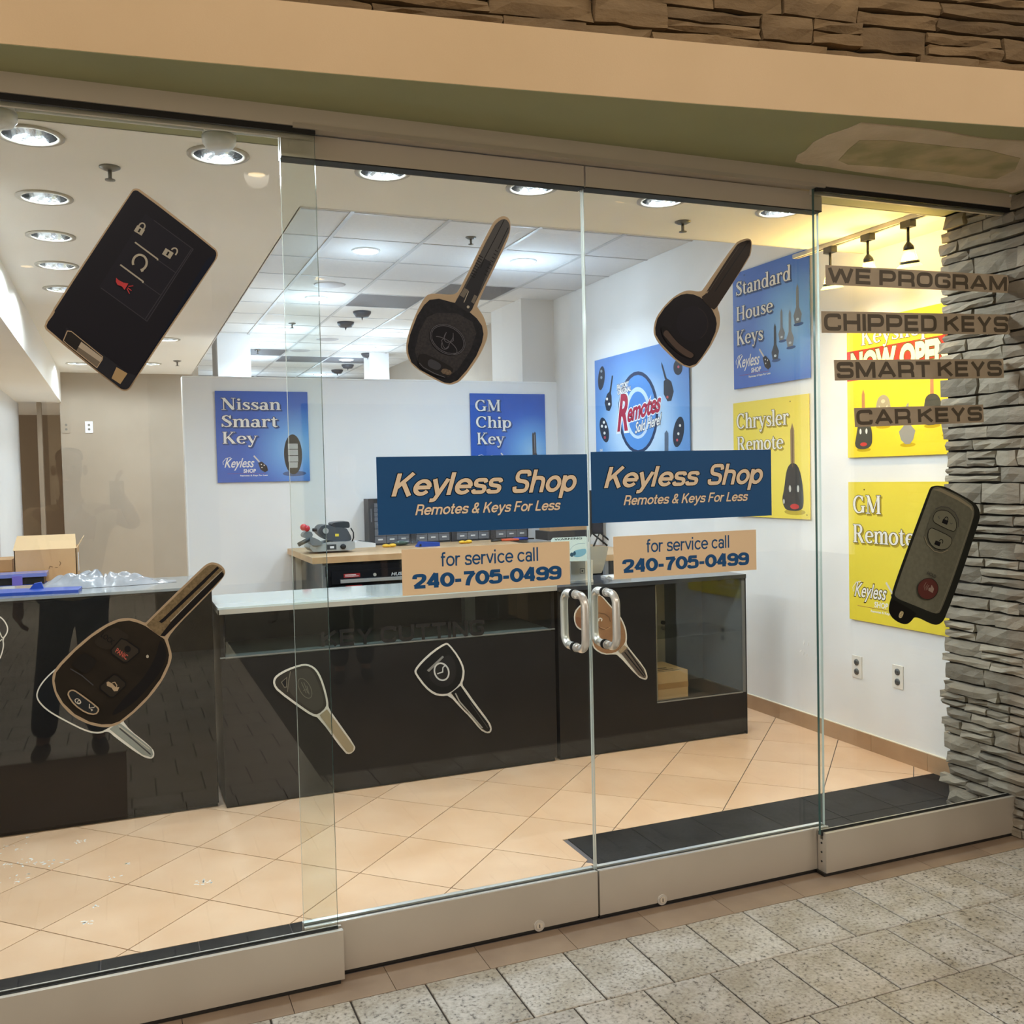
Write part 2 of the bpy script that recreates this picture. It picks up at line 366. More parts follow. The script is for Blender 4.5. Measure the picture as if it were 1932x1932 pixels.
# serif alphabet drawn with pens of changing width
TH, TN = .17, .06
def gl_serif(ch):
    R = []; st = lambda *p: R.append((list(p), False))
    def bar(x0, x1, y0, y1): st((x0, (y0+y1)/2, y1-y0), (x1, (y0+y1)/2, y1-y0))
    def stem(x, y0, y1, b=1, t=1, w_=TH):
        st((x, y0, w_), (x, y1, w_))
        if b: bar(x-w_/2-.07, x+w_/2+.07, y0, y0+.05)
        if t == 1: bar(x-w_/2-.07, x+w_/2+.0, y1-.06, y1)
        if t == 2: bar(x-w_/2-.07, x+w_/2+.07, y1-.05, y1)
    def arc(cx, cy, rx, ry, a0, a1, n=14, closed=False, th=TH):
        p = []
        for i in range(n if closed else n+1):
            a = math.radians(a0+(a1-a0)*i/n); p.append((cx+rx*math.cos(a), cy+ry*math.sin(a), TN+(th-TN)*abs(math.cos(a))))
        R.append((p, closed))
    def dot(x, y, r):
        R.append(([(x+r/2*math.cos(a*.7854), y+r/2*math.sin(a*.7854), r) for a in range(8)], True))
    X = .66; A = {'n': .76, 'm': 1.06, 'h': .76, 'r': .56, 'i': .34, 'l': .34, 'd': .76, 'p': .74, 'o': .70, 'e': .66, 's': .54, 'a': .66, 't': .46, 'u': .78, 'y': .70, 'N': .95, 'S': .70, 'K': .92, 'G': .96, 'C': .88, 'M': 1.14, 'H': .98, 'R': .92, ' ': .35}
    if ch in 'nmhr':
        stem(.17, 0, 1 if ch == 'h' else X)
        if ch == 'r': st((.22, .48, TN), (.30, .60, .07), (.40, .64, .1), (.47, .60, .14)); dot(.47, .57, .08)
        else:
            st((.22, .47, TN), (.30, .60, TN), (.42, .65, .10), (.52, .60, .15), (.57, .48, TH), (.57, .2, TH)); stem(.57, 0, .3, 1, 0)
            if ch == 'm': st((.62, .47, TN), (.70, .60, TN), (.78, .65, .10), (.86, .60, .15), (.90, .48, TH), (.90, .2, TH)); stem(.90, 0, .3, 1, 0)
    elif ch == 'i': stem(.17, 0, X); dot(.16, .86, .10)
    elif ch == 'l': stem(.17, 0, 1)
    elif ch == 'd': arc(.32, .33, .22, .30, 0, 360, 18, True); stem(.57, 0, 1, 0, 1); bar(.6, .7, 0, .05)
    elif ch == 'p': stem(.17, -.3, X); arc(.42, .33, .22, .30, 0, 360, 18, True)
    elif ch == 'o': arc(.35, .33, .25, .30, 0, 360, 18, True)
    elif ch == 'e': arc(.34, .33, .24, .30, 8, 318, 18); bar(.12, .60, .335, .395)
    elif ch in 'sS':
        k, q = (1, 1) if ch == 's' else (1.3, 1.5)
        p = [(.44, .47, TN), (.40, .58, TN), (.27, .63, .07), (.15, .57, .11), (.13, .47, .14), (.25, .37, TH), (.40, .27, TH), (.46, .17, .14), (.40, .06, .09), (.25, .03, .07), (.12, .08, TN), (.08, .19, TN)]
        R.append(([(a*k, b*q, c*(1 if ch == 's' else 1.15)) for a, b, c in p], False)); bar(.42*k, .48*k, .47*q, .64*q); bar(.05*k, .10*k, .02*q, .19*q)
    elif ch == 'a': arc(.27, .18, .17, .16, 0, 360, 14, True); st((.13, .50, .14), (.2, .60, .08), (.32, .63, .08), (.43, .56, TH), (.47, .42, TH), (.47, .1, TH), (.54, .03, .09), (.63, .05, TN))
    elif ch == 't': st((.2, .86, .03), (.2, .64, TH), (.2, .14, TH), (.26, .04, .12), (.34, .04, .08), (.43, .10, TN)); bar(.03, .42, .60, .66)
    elif ch == 'u': st((.17, X, TH), (.17, .18, TH), (.22, .06, .13), (.34, .03, .08), (.45, .08, TN), (.52, .16, TN)); bar(.02, .2, .60, X); stem(.57, 0, X, 0, 1); bar(.6, .72, 0, .05)
    elif ch == 'y': st((.12, .64, TH), (.38, .06, TH)); st((.60, .64, TN), (.30, -.18, TN)); st((.34, -.10, TN), (.26, -.24, .08), (.16, -.26, .12)); dot(.15, -.22, .07); bar(-.02, .28, .61, X); bar(.48, .72, .61, X)
    elif ch == 'N': st((.17, 0, TN), (.17, 1, TN)); st((.17, .97, .19), (.76, .03, .19)); st((.77, 0, TN), (.77, 1, TN)); bar(.02, .32, 0, .05); bar(.0, .26, .95, 1); bar(.62, .92, .95, 1)
    elif ch == 'K': stem(.2, 0, 1, 1, 2); st((.27, .42, TN), (.70, .97, TN)); st((.40, .58, .18), (.76, .03, .18)); bar(.54, .86, .95, 1); bar(.60, .92, 0, .05)
    elif ch == 'G': arc(.46, .5, .36, .46, 42, 318, 18); stem(.76, .05, .42, 0, 2); bar(.70, .76, .70, .95)
    elif ch == 'C': arc(.46, .5, .36, .46, 40, 318, 18); bar(.70, .76, .68, .95)
    elif ch == 'M': st((.17, 0, TN), (.17, 1, TN)); st((.18, .97, .18), (.54, .08, .18)); st((.54, .06, TN), (.90, .97, TN)); stem(.93, 0, 1, 1, 2); bar(.02, .32, 0, .05); bar(.0, .24, .95, 1)
    elif ch == 'H': stem(.2, 0, 1, 1, 2); stem(.76, 0, 1, 1, 2); bar(.2, .76, .48, .54)
    elif ch == 'R': stem(.2, 0, 1, 1, 2); arc(.44, .74, .22, .23, 90, -90, 10); bar(.2, .46, .94, 1); bar(.2, .46, .48, .54); st((.44, .5, .18), (.74, .03, .18)); bar(.66, .90, 0, .05)
    return R, A.get(ch, .6)
def serif(txt, grow=0.0):
    row, x = [], 0
    for ch in txt:
        G, adv = gl_serif(ch); row.append((glyph(('s', ch, grow), [fatten(p, cl, grow) for p, cl in G]), x)); x += adv
    return setrow(row)
# wide square-shouldered capitals
def rr(pts, r=.2, closed=False, n=4):
    out = []; m = len(pts)
    for i in range(m):
        if not closed and i in (0, m-1): out.append(pts[i]); continue
        p = Vector(pts[i]); a = Vector(pts[(i-1) % m]); b = Vector(pts[(i+1) % m]); da = (a-p); db = (b-p); k = min(r, da.length*.49, db.length*.49)
        A = p+da.normalized()*k; B = p+db.normalized()*k
        for j in range(n+1): t = j/n; q = A*(1-t)**2+p*2*t*(1-t)+B*t*t; out.append((q.x, q.y))
    return out
def gl_wide(ch):
    w_ = .225; R = []; h = w_/2; X = 1.1
    def L(*p, r=0, closed=False): R.append(([(a, b, w_) for a, b in (rr(list(p), r, closed) if r else p)], closed))
    if ch == 'O': L((h, h), (X-h, h), (X-h, 1-h), (h, 1-h), r=.3, closed=True)
    elif ch == 'D': L((h, 0), (h, 1)); L((0, h), (X-h, h), (X-h, 1-h), (0, 1-h), r=.3)
    elif ch == 'C': L((X-h, .32), (X-h, h), (h, h), (h, 1-h), (X-h, 1-h), (X-h, .68), r=.3)
    elif ch == 'G': L((.55, .48), (X-h, .48), (X-h, h), (h, h), (h, 1-h), (X-h, 1-h), (X-h, .7), r=.26)
    elif ch == 'S': L((h, .3), (h, h), (X-h, h), (X-h, .5), (h, .5), (h, 1-h), (X-h, 1-h), (X-h, .7), r=.24)
    elif ch == 'U': L((h, 1), (h, h), (X-h, h), (X-h, 1), r=.3)
    elif ch == 'P': L((h, 0), (h, 1)); L((0, 1-h), (X-h, 1-h), (X-h, .36), (0, .36), r=.28)
    elif ch == 'R': L((h, 0), (h, 1)); L((0, 1-h), (X-h, 1-h), (X-h, .38), (0, .38), r=.28); L((.5, .38), (X-h, .38), (X-h+.02, 0), r=.2)
    elif ch == 'E': L((h, 0), (h, 1)); L((0, h), (.95, h)); L((0, .5), (.9, .5)); L((0, 1-h), (.95, 1-h)); X = 1.0
    elif ch == 'H': L((h, 0), (h, 1)); L((X-h, 0), (X-h, 1)); L((0, .5), (X, .5))
    elif ch == 'I': L((h, 0), (h, 1)); X = .2
    elif ch == 'T': X = 1.0; L((0, 1-h), (X, 1-h)); L((X/2, 0), (X/2, 1))
    elif ch == 'N': L((h, 0), (h, 1)); L((X-h, 0), (X-h, 1)); L((.14, .93), (X-.14, .07))
    elif ch == 'M': X = 1.3; L((h, 0), (h, 1)); L((X-h, 0), (X-h, 1)); L((.14, .95), (X/2, .1)); L((X-.14, .95), (X/2, .1))
    elif ch == 'A': X = 1.25; L((.1, 0), (X/2, .93)); L((X-.1, 0), (X/2, .93)); L((.28, .28), (X-.28, .28)); L((X/2-.1, 1-h), (X/2+.1, 1-h))
    elif ch == 'K': L((h, 0), (h, 1)); L((.15, .46), (X-.13, .98)); L((.45, .6), (X-.1, .02))
    elif ch == 'Y': L((.12, 1), (X/2, .42)); L((X-.12, 1), (X/2, .42)); L((X/2, .5), (X/2, 0))
    elif ch == 'W': X = 1.6; L((.1, 1), (.42, .05)); L((.42, .05), (X/2, .95)); L((X/2, .95), (X-.42, .05)); L((X-.42, .05), (X-.1, 1))
    elif ch == ' ': X = .25
    return R, X
def wide(txt):
    row, x = [], 0
    for ch in txt:
        G, adv = gl_wide(ch); row.append((glyph(('w', ch), G), x)); x += adv+.14
    return setrow(row)
def gl_grot(ch, w_):
    R = []; X = .72; A = .68
    def L(*p, r=0): R.append(([(a, b, w_) for a, b in (rr(list(p), r) if r else p)], False))
    def O(cx, cy, rx, ry, a0=0, a1=360, n=22):
        full = abs(a1-a0) >= 360; R.append(([(a, b, w_) for a, b in ell(cx, cy, rx, ry, 0, a0, a1, n)], full))
    h = w_/2; cr = .36; rx, ry = .31-h*.6, .36-h*.9
    def arch(x0, x1): L((x0, .40), (x0+.02, X-h), (x1, X-h), (x1, 0), r=.22)
    if ch == 'e': O(.33, cr, rx, ry, 0, 325); L((.33-rx, .36), (.33+rx+h*.6, .36)); A = .68
    elif ch == 'o': O(.34, cr, rx, ry); A = .70
    elif ch == 'c': O(.33, cr, rx, ry, 40, 320); A = .64
    elif ch == 'p': L((.09, -.28), (.09, X)); O(.36, cr, rx-.02, ry); A = .72
    elif ch == 'a': O(.28, .22, .20, .22-h*.6, 0, 360, 16); L((.10, .50), (.14, X-h), (.50, X-h), (.50, 0), r=.18); A = .64
    elif ch == 'h': L((.09, 0), (.09, 1)); arch(.10, .54); A = .68
    elif ch == 'n': L((.09, 0), (.09, X)); arch(.10, .54); A = .68
    elif ch == 'm': L((.09, 0), (.09, X)); arch(.10, .50); arch(.50, .90); A = 1.04
    elif ch == 'r': L((.09, 0), (.09, X)); L((.10, .36), (.14, X-h-.01), (.40, X-h-.01), r=.2); A = .44
    elif ch == 'i': L((.09, 0), (.09, X)); L((.09, .85), (.09, 1)); A = .28
    elif ch == 'l': L((.09, 0), (.09, 1)); A = .28
    elif ch == 't': L((.16, .95), (.16, h), (.36, h), r=.1); L((0, X-h), (.36, X-h)); A = .42
    elif ch == 'f': L((.14, 0), (.14, 1-h), (.36, 1-h), r=.14); L((0, X-h), (.34, X-h)); A = .40
    elif ch == 'v': L((.05, X), (.30, .06)); L((.55, X), (.30, .06)); A = .62
    elif ch == 'y': L((.05, X), (.31, .04)); L((.57, X), (.31, .02), (.22, -.22), (.05, -.22), r=.1); A = .64
    elif ch == 's': L((.50, X-.20), (.46, X-h), (.10, X-h), (.10, .40), (.50, .33), (.50, h), (.10, h), (.06, .20), r=.16); A = .60
    elif ch == 'K': L((.09, 0), (.09, 1)); L((.12, .38), (.62, 1)); L((.32, .58), (.66, 0)); A = .76
    elif ch == 'S': L((.62, .72), (.58, 1-h), (.10, 1-h), (.10, .55), (.62, .46), (.62, h), (.10, h), (.07, .28), r=.22); A = .76
    elif ch == 'R': L((.09, 0), (.09, 1)); L((.09, 1-h), (.60, 1-h), (.60, .46), (.09, .46), r=.22); L((.40, .46), (.60, .40), (.62, 0), r=.12); A = .76
    elif ch == 'F': L((.09, 0), (.09, 1)); L((.09, 1-h), (.58, 1-h)); L((.09, .5), (.52, .5)); A = .64
    elif ch == 'L': L((.09, 1), (.09, h), (.56, h)); A = .62
    elif ch == '&': L((.68, 0), (.20, .62), (.20, 1-h), (.48, 1-h), (.48, .66), (.08, .38), (.10, h), (.46, h), (.66, .42), r=.14); A = .78
    elif ch == '-': L((.03, .40), (.33, .40)); A = .42
    elif ch == '0': O(.32, .5, .25, .5-h); A = .68
    elif ch == '2': L((.08, .66), (.10, 1-h), (.55, 1-h), (.55, .58), (.10, h+.03), r=.2); L((.06, h), (.60, h)); A = .68
    elif ch == '4': L((.60, .28), (.06, .28)); L((.06, .26), (.44, 1)); L((.45, 0), (.45, 1)); A = .68
    elif ch == '5': L((.56, 1-h), (.16, 1-h), (.10, .50)); L((.08, .50), (.20, .62), (.56, .62), (.56, h), (.10, h), (.07, .26), r=.2); A = .68
    elif ch == '7': L((.05, 1-h), (.58, 1-h)); L((.56, 1-h), (.30, .5), (.22, 0), r=.2); A = .66
    elif ch == '9': O(.32, .68, .24, .32-h, 0, 360, 20); L((.56, .70), (.56, .30), (.50, h), (.12, h), (.08, .24), r=.2); A = .68
    elif ch == ' ': A = .32
    return R, A
def grot(txt, w_=.18, shear=0.0, grow=0.0):
    row, x = [], 0
    for ch in txt:
        G, adv = gl_grot(ch, w_); row.append((glyph(('g', ch, w_, grow), [fatten(p, cl, grow) for p, cl in G]), x)); x += adv
    vs, fs = setrow(row); return [(a+shear*b, b) for a, b in vs], fs
def bbox(t): xs = [v[0] for v in t[0]]; ys = [v[1] for v in t[0]]; return min(xs), max(xs), min(ys), max(ys)
def put(mb, pf, t, BL, BR, TL, h, ref=None):
    """lay a text mesh on a plane; ref = bbox that maps to the box BL-BR-TL"""
    x0, x1, y0, y1 = ref or bbox(t); BL = Vector(BL); e1 = Vector(BR)-BL; e2 = Vector(TL)-BL
    pts = [pf.P(*(BL+e1*((x-x0)/(x1-x0))+e2*((y-y0)/(y1-y0))), h) for x, y in t[0]]
    o = []
    for f_ in t[1]:
        a, b, c = pts[f_[0]], pts[f_[1]], pts[f_[2]]
        o.append(f_ if (b-a).cross(c-a).dot(pf.n) >= 0 else tuple(reversed(f_)))
    return mb.add(pts, o)

# ================================================================== THE SETTING
XR = 3.70; YP = 5.07; ZG = 2.66; ZD = 3.11; ZS = 2.605; XS = 3.345
def clip(poly, a, b, c):           # keep a*x+b*y >= c
    out = []
    for i in range(len(poly)):
        p, q = poly[i], poly[(i+1) % len(poly)]; dp = a*p[0]+b*p[1]-c; dq = a*q[0]+b*q[1]-c
        if dp >= 0: out.append(p)
        if dp*dq < 0: t = dp/(dp-dq); out.append((p[0]+(q[0]-p[0])*t, p[1]+(q[1]-p[1])*t))
    return out
def area(p): return abs(sum(p[i][0]*p[(i+1) % len(p)][1]-p[(i+1) % len(p)][0]*p[i][1] for i in range(len(p))))/2
# ---- shop floor: grout bed, diagonal tiles, black border tiles
fl = struct(MB().box(-3, XR+2, .0, 13.5, -.06, -.004).build('floor', GROUT), 'peach diagonal tile floor of the shop')
tile0 = None; D = .2785; g = .0023
for i in range(-13, 12):
    for j in range(-4, 7):
        if (i+j) % 2: continue
        cx, cy = 1.085+D*i, 1.012+D*(j+1)
        e = D-g*1.4; dia = [(cx-e, cy), (cx, cy-e), (cx+e, cy), (cx, cy+e)]
        pieces = []
        full = cx-e > -2.4 and cx+e < XR-.012 and cy-e > .705 and cy+e < 2.75
        if not full and cx-e > -2.4 and cx+e < 1.66 and cy-e > .418 and cy+e < 2.75: full = True
        if full: pieces = [dia]
        else:
            q = clip(clip(clip(clip(dia, 1, 0, -2.4), -1, 0, -(XR-.012)), 0, -1, -2.75), 0, 1, .705)
            if len(q) > 2 and area(q) > .0006: pieces.append(q)
            q = clip(clip(clip(clip(dia, 1, 0, -2.4), -1, 0, -1.658), 0, 1, .418), 0, -1, -.705)
            if len(q) > 2 and area(q) > .0006: pieces.append(q)
        if not pieces: continue
        if full and tile0 is not None:
            o = tile0.copy(); COL.objects.link(o); o.parent = fl; o.location = (cx, cy, 0); continue
        mb = MB()
        for q in pieces: mb.prism([(a, b, -.012) for a, b in q], (0, 0, .012))
        o = mb.build('floor_tile', TILE, fl, loc=(cx, cy, 0))
        if full: tile0 = o
big = MB().box(-3, XR+.6, 2.76, 13.4, -.012, 0).build('floor_tile_field', mat('peach_tile_field', (222, 190, 154), .35), fl)
for k in range(-7, 13):
    x = -.11+.2985*k
    if x > XR-.05: break
    x1 = min(x+.2985, XR-.012)
    MB().box(x+.0015, x1-.0015, .03, .415, -.012, .0).build('border_tile', BTILE, fl, loc=((x+x1)/2, .2, 0))
    if x1 > 1.75:
        MB().box(max(x, 1.661)+.0015, x1-.0015, .4175, .7025, -.012, .0).build('border_tile', BTILE, fl, loc=((x+x1)/2, .55, 0))
# dried white paint marks on the tiles
pm = MB(); rnd = random.Random(3)
for px, py, r, n in ((385, 1663, .030, 16), (160, 1742, .022, 9), (180, 1710, .012, 4), (215, 1655, .028, 7), (240, 1630, .014, 5), (95, 1627, .05, 14), (40, 1630, .06, 18), (30, 1658, .05, 12), (150, 1588, .03, 10), (20, 1600, .06, 12), (50, 1580, .012, 3)):
    c = atZ(px, py, 0)
    for k in range(n):
        a = rnd.random()*6.28; d = r*rnd.random()**.7; s_ = .0016+.0045*rnd.random()
        x, y = c.x+math.cos(a)*d*1.3, c.y+math.sin(a)*d; t = rnd.random()*3
        pm.prism([(x+s_*(1.6*math.cos(b)*math.cos(t)-.7*math.sin(b)*math.sin(t)), y+s_*(1.6*math.cos(b)*math.sin(t)+.7*math.sin(b)*math.cos(t)), 0) for b in [i*1.05 for i in range(6)]], (0, 0, .0006))
o = pm.build('paint_drips', mat('dried_white_paint', (235, 238, 240), .6), fl); o['kind'] = 'stuff'
# ---- mall floor: pavers, brown border, outer field
mf = struct(MB().box(-9, 12, -13, .0, -.08, -.005).build('floor_mall', mat('paver_joint', (56, 48, 42), .9)), 'grey stone paver floor of the mall walkway')
pv = {}
rows = [(-.457, -.155, 1.713), (-.762, -.457, 1.606), (-1.067, -.762, 1.73), (-1.372, -1.067, 1.62), (-1.677, -1.372, 1.72), (-1.982, -1.677, 1.61)]
for ri, (y0, y1, xo) in enumerate(rows):
    for k in range(-10, 12):
        x0 = xo+.2285*k; x1 = x0+.2285; nm = 0
        if x0 > 4.4 or x1 < -.6: continue
        if 'm' in pv:
            o = pv['m'].copy(); COL.objects.link(o); o.parent = mf; o.location = ((x0+x1)/2, (y0+y1)/2, 0)
        else:
            hw, hd = .2285/2-.0028, .305/2-.0028; b = .002
            mb = MB(); mb.add([(sx*(hw-q), sy*(hd-q), z) for z, q in ((-.02, 0), (-b, 0), (0, b)) for sx, sy in ((-1, -1), (1, -1), (1, 1), (-1, 1))],
                   [(i+4*l, (i+1) % 4+4*l, (i+1) % 4+4*(l+1), i+4*(l+1)) for l in (0, 1) for i in range(4)]+[(8, 9, 10, 11)])
            o = mb.build('paver', PAVER, mf, loc=(0, 0, 0)); o.location = ((x0+x1)/2, (y0+y1)/2, 0); pv['m'] = o
for k in range(-6, 11):
    x0 = 1.01+.30*k
    MB().box(x0+.001, x0+.299, -.1535, -.001, -.02, -.001).build('border_paver', BORDER, mf, loc=(x0+.15, -.08, 0))
def brickfield():
    M = bpy.data.materials.new('far_paver_field'); M.use_nodes = True; nt = M.node_tree; b = nt.nodes['Principled BSDF']; b.inputs['Roughness'].default_value = .4
    tc = nt.nodes.new('ShaderNodeTexCoord'); mp = nt.nodes.new('ShaderNodeMapping'); mp.inputs['Rotation'].default_value = (0, 0, 0)
    br = nt.nodes.new('ShaderNodeTexBrick'); br.inputs['Scale'].default_value = 1; br.inputs['Brick Width'].default_value = .2285; br.inputs['Row Height'].default_value = .305; br.inputs['Mortar Size'].default_value = .004
    br.inputs['Color1'].default_value = (*lin((176, 168, 156)), 1); br.inputs['Color2'].default_value = (*lin((166, 158, 144)), 1); br.inputs['Mortar'].default_value = (*lin((74, 66, 58)), 1)
    nt.links.new(tc.outputs['Object'], mp.inputs[0]); nt.links.new(mp.outputs[0], br.inputs['Vector']); nt.links.new(br.outputs[0], b.inputs['Base Color']); return M
FIELD = brickfield()
MB().box(-9, .9, -13, -1.984, -.03, -.001).build('paver_field', FIELD, mf)
MB().box(.9, 12, -13, -1.984, -.03, -.001).build('carpet_field', mat('dark_mall_carpet', (70, 62, 56), .95, rgb2=(58, 52, 48), scale=30), mf)
MB().box(-9, -.62, -1.984, -.155, -.03, -.001).build('paver_field', FIELD, mf)
MB().box(4.32, 12, -1.984, -.155, -.03, -.001).build('paver_field', FIELD, mf)
tag(MB().prism([(-1.7, -3.02, -.001), (-.02, -3.02, -.001), (-.02, -1.72, -.001), (-1.7, -1.72, -.001)], (0, 0, .008)).build('floor_mat', mat('brown_mat', (92, 66, 44), .95, rgb2=(78, 56, 38), scale=40), loc=(-.9, -2.4, 0)), 'brown floor mat in front of the left glass panel', 'mat')
# ---- right wall of the shop, with its base tiles
struct(MB().box(XR, XR+.12, .35, 5.1, 0, ZD+.3).build('wall_right', WALLR, loc=(XR, 2, 0)), 'white painted side wall with posters')
bb = sempty('baseboard_right', (XR, 2, 0), 'tan tile baseboard along the white side wall')
for k in range(13):
    y0 = .35+.39*k
    if y0 > 5.05: break
    MB().box(XR-.012, XR, y0+.001, min(y0+.389, 5.06), 0, .088).build('base_tile', RAILB, bb)
MB().box(XR-.010, XR, .35, 5.06, .088, .092).build('caulk_line', mat('cream_caulk', (232, 222, 200), .6), bb)
# paint chips on the right wall
ch = MB(); pw = PF((XR, 0, 0), (0, -1, 0), (0, 0, 1), (-1, 0, 0))
for px, py, r in ((1517, 1212, .012), (1525, 1215, .008), (1511, 1228, .010), (1516, 1233, .008), (1522, 1236, .006), (1541, 1241, .006)):
    c = atX(px, py, XR); flat(ch, pw, ell(-c.y, c.z, r*1.5, r*.45, rnd.random()*90, n=7), 0, .002)
o = ch.build('plaster_chips', mat('bright_plaster', (244, 242, 238), .7), bpy.data.objects['wall_right'])
# ---- white partition behind the workbench
pt = struct(MB().box(.484, XR, YP, YP+.13, 0, 2.355).build('wall_partition', WHITE, loc=(2, YP, 0)), 'low white partition wall with two blue posters')
MB().box(.479, XR, YP-.004, YP+.134, 2.355, 2.365).build('cap_edge', mat('bright_white_edge', (240, 240, 240), .5), pt)
MB().box(.476, .486, YP-.006, YP+.136, 0, 2.362).build('corner_bead', mat('bright_white_edge', (240, 240, 240), .5), pt)
# ---- far side of the shop
struct(MB().box(3.38, XR+.1, 5.1, 5.85, 0, ZD+.2).build('wall_pillar_right', mat('pale_pillar_paint', (214, 210, 206), .6), loc=(3.5, 5.4, 0)), 'square pillar rising behind the partition at the white side wall')
struct(MB().box(3.62, 3.74, 5.85, 12.2, 0, ZD+.2).build('wall_far_right', BEIGE, loc=(3.7, 9, 0)), 'beige side wall far behind the partition')
struct(MB().box(1.005, 1.345, 7.77, 8.4, 0, ZD+.2).build('wall_pillar_middle', WHITE, loc=(1.2, 8, 0)), 'white pillar behind the end of the partition')
struct(MB().box(.6, 5, 12.2, 12.3, 0, ZD+.2).build('wall_far', mat('dim_grey_paint', (120, 116, 112), .7), loc=(2, 12.2, 0)), 'grey wall at the far end of the shop')
struct(MB().box(2.95, 3.2, 9.0, 9.3, 0, ZD+.2).build('wall_pillar_far', WHITE, loc=(3, 9, 0)), 'narrow white pillar far behind the partition')
bw = struct(MB().box(-.53, .80, 7.73, 7.83, 0, ZG+.2).box(-.95, -.53, 7.73, 7.83, 2.375, ZG+.2).build('wall_back', BEIGE, loc=(0, 7.73, 0)), 'beige back wall left of the partition')
struct(MB().box(.735, .80, 7.83, 12.2, 0, ZD).build('wall_back_side', BEIGE, loc=(.75, 9, 0)))
struct(MB().box(-2.4, -.3, 9.6, 9.7, 0, 2.7).box(-.40, -.3, 7.83, 9.6, 0, 2.7).build('wall_hall', BROWNW, loc=(-1, 9.6, 0)), 'brown hallway wall seen through the opening at the left')
hd = struct(MB().box(-.74, -.70, 7.72, 7.84, 0, 2.375).build('trim_1', BROWNW, loc=(-.72, 7.73, 0)), 'door jamb in the hallway opening')
struct(MB().box(-4, -.915, 5.9, 7.9, 0, 2.40).build('wall_left', WHITE, loc=(-2, 6.5, 0)), 'white wall at the left of the hallway opening')
struct(MB().box(-4.1, -4, .0, 6, 0, 3).build('wall_left_side', WHITE, loc=(-4, 3, 0)))
for nm, px in (('first', 168), ('second', 125)):
    c = atY(px, 806, 7.73); f_ = front(7.73)
    t = thing('wall_outlet', {'first': 'white outlet plate high on the beige back wall, nearer the partition', 'second': 'beige outlet plate high on the beige back wall, nearer the hallway opening'}[nm], 'outlet', (c.x, 7.73, c.z))
    pm_ = PAPER if nm == 'first' else BEIGE
    MB().box(c.x-.036, c.x+.036, 7.722, 7.73, c.z-.058, c.z+.058).build('plate', pm_, t)
    for dz in (-.022, .022): MB().cyl((c.x, 7.722, c.z+dz), (c.x, 7.718, c.z+dz), .012, n=10).build('socket', ink((120, 116, 110)), t)
# ---- ceilings
def holed(x0, x1, y0, y1, z, holes, th=.02):
    vs = [Vector(p) for p in ((x0, y0), (x1, y0), (x1, y1), (x0, y1))]; ed = [(0, 1), (1, 2), (2, 3), (3, 0)]; n = 28
    for cx, cy, r in holes:
        o = len(vs); vs += [Vector((cx+r*math.cos(2*math.pi*k/n), cy+r*math.sin(2*math.pi*k/n))) for k in range(n)]; ed += [(o+k, o+(k+1) % n) for k in range(n)]
    V, E_, F_, *_ = delaunay_2d_cdt(vs, ed, [], 0, 1e-6)
    F_ = [f_ for f_ in F_ if not any((sum((V[i] for i in f_), Vector((0, 0)))/len(f_)-Vector((cx, cy))).length < r*.985 for cx, cy, r in holes)]
    mb = MB(); out = []
    for f_ in F_:
        a, b, c = (V[i] for i in f_[:3]); cr = (b-a).x*(c-a).y-(b-a).y*(c-a).x
        out.append(tuple(f_) if cr < 0 else tuple(reversed(f_)))
    return mb.add([(v.x, v.y, z) for v in V], out)
CANS_F = [(-.82, .61), (-.232, .607), (.356, .612), (.944, .62), (1.549, .626), (2.139, .624), (2.728, .61)]
CANS_L = [(-.236, 1.335), (-.252, 1.974), (-.262, 2.605), (-.268, 3.254)]
CANS_B = [(-.324, 6.93), (.301, 6.83), (.378, 5.17)]
cg = struct(MB().box(-3, XR, .30, 1.17, ZG+.14, ZG+.16).build('ceiling_front', CEILP, loc=(0, .7, ZG)), 'white plaster ceiling strip behind the glass front')
holed(-3, XR, .30, 1.17, ZG, [(x, y, .084) for x, y in CANS_F]).build('ceiling_board', CEILP, cg)
MB().box(.735, XR, 1.165, 1.175, ZG, ZD+.02).box(-3, XR, .295, .305, ZS, ZG+.1).build('ceiling_edge', CEILP, cg)
cl = struct(MB().box(-.515, .735, 1.17, 7.73, ZG+.14, ZG+.16).build('ceiling_left', CEILP, loc=(0, 4, ZG)), 'white plaster ceiling strip running to the beige back wall')
holed(-.515, .735, 1.17, 7.73, ZG, [(x, y, .084) for x, y in CANS_L+CANS_B]).build('ceiling_board', CEILP, cl)
MB().box(.73, .74, 1.17, 7.73, ZG, ZD+.02).build('ceiling_edge', CEILP, cl)
struct(MB().box(-4, -.515, 1.17, 9.7, 2.36, 2.8).build('ceiling_low_left', CEILP, loc=(-1, 4, 2.36)), 'lower white ceiling bulkhead at the left')
struct(MB().box(-.95, -.3, 7.83, 9.7, 2.66, 2.7).build('ceiling_hall', BROWNW, loc=(-.6, 8.5, 2.66)))
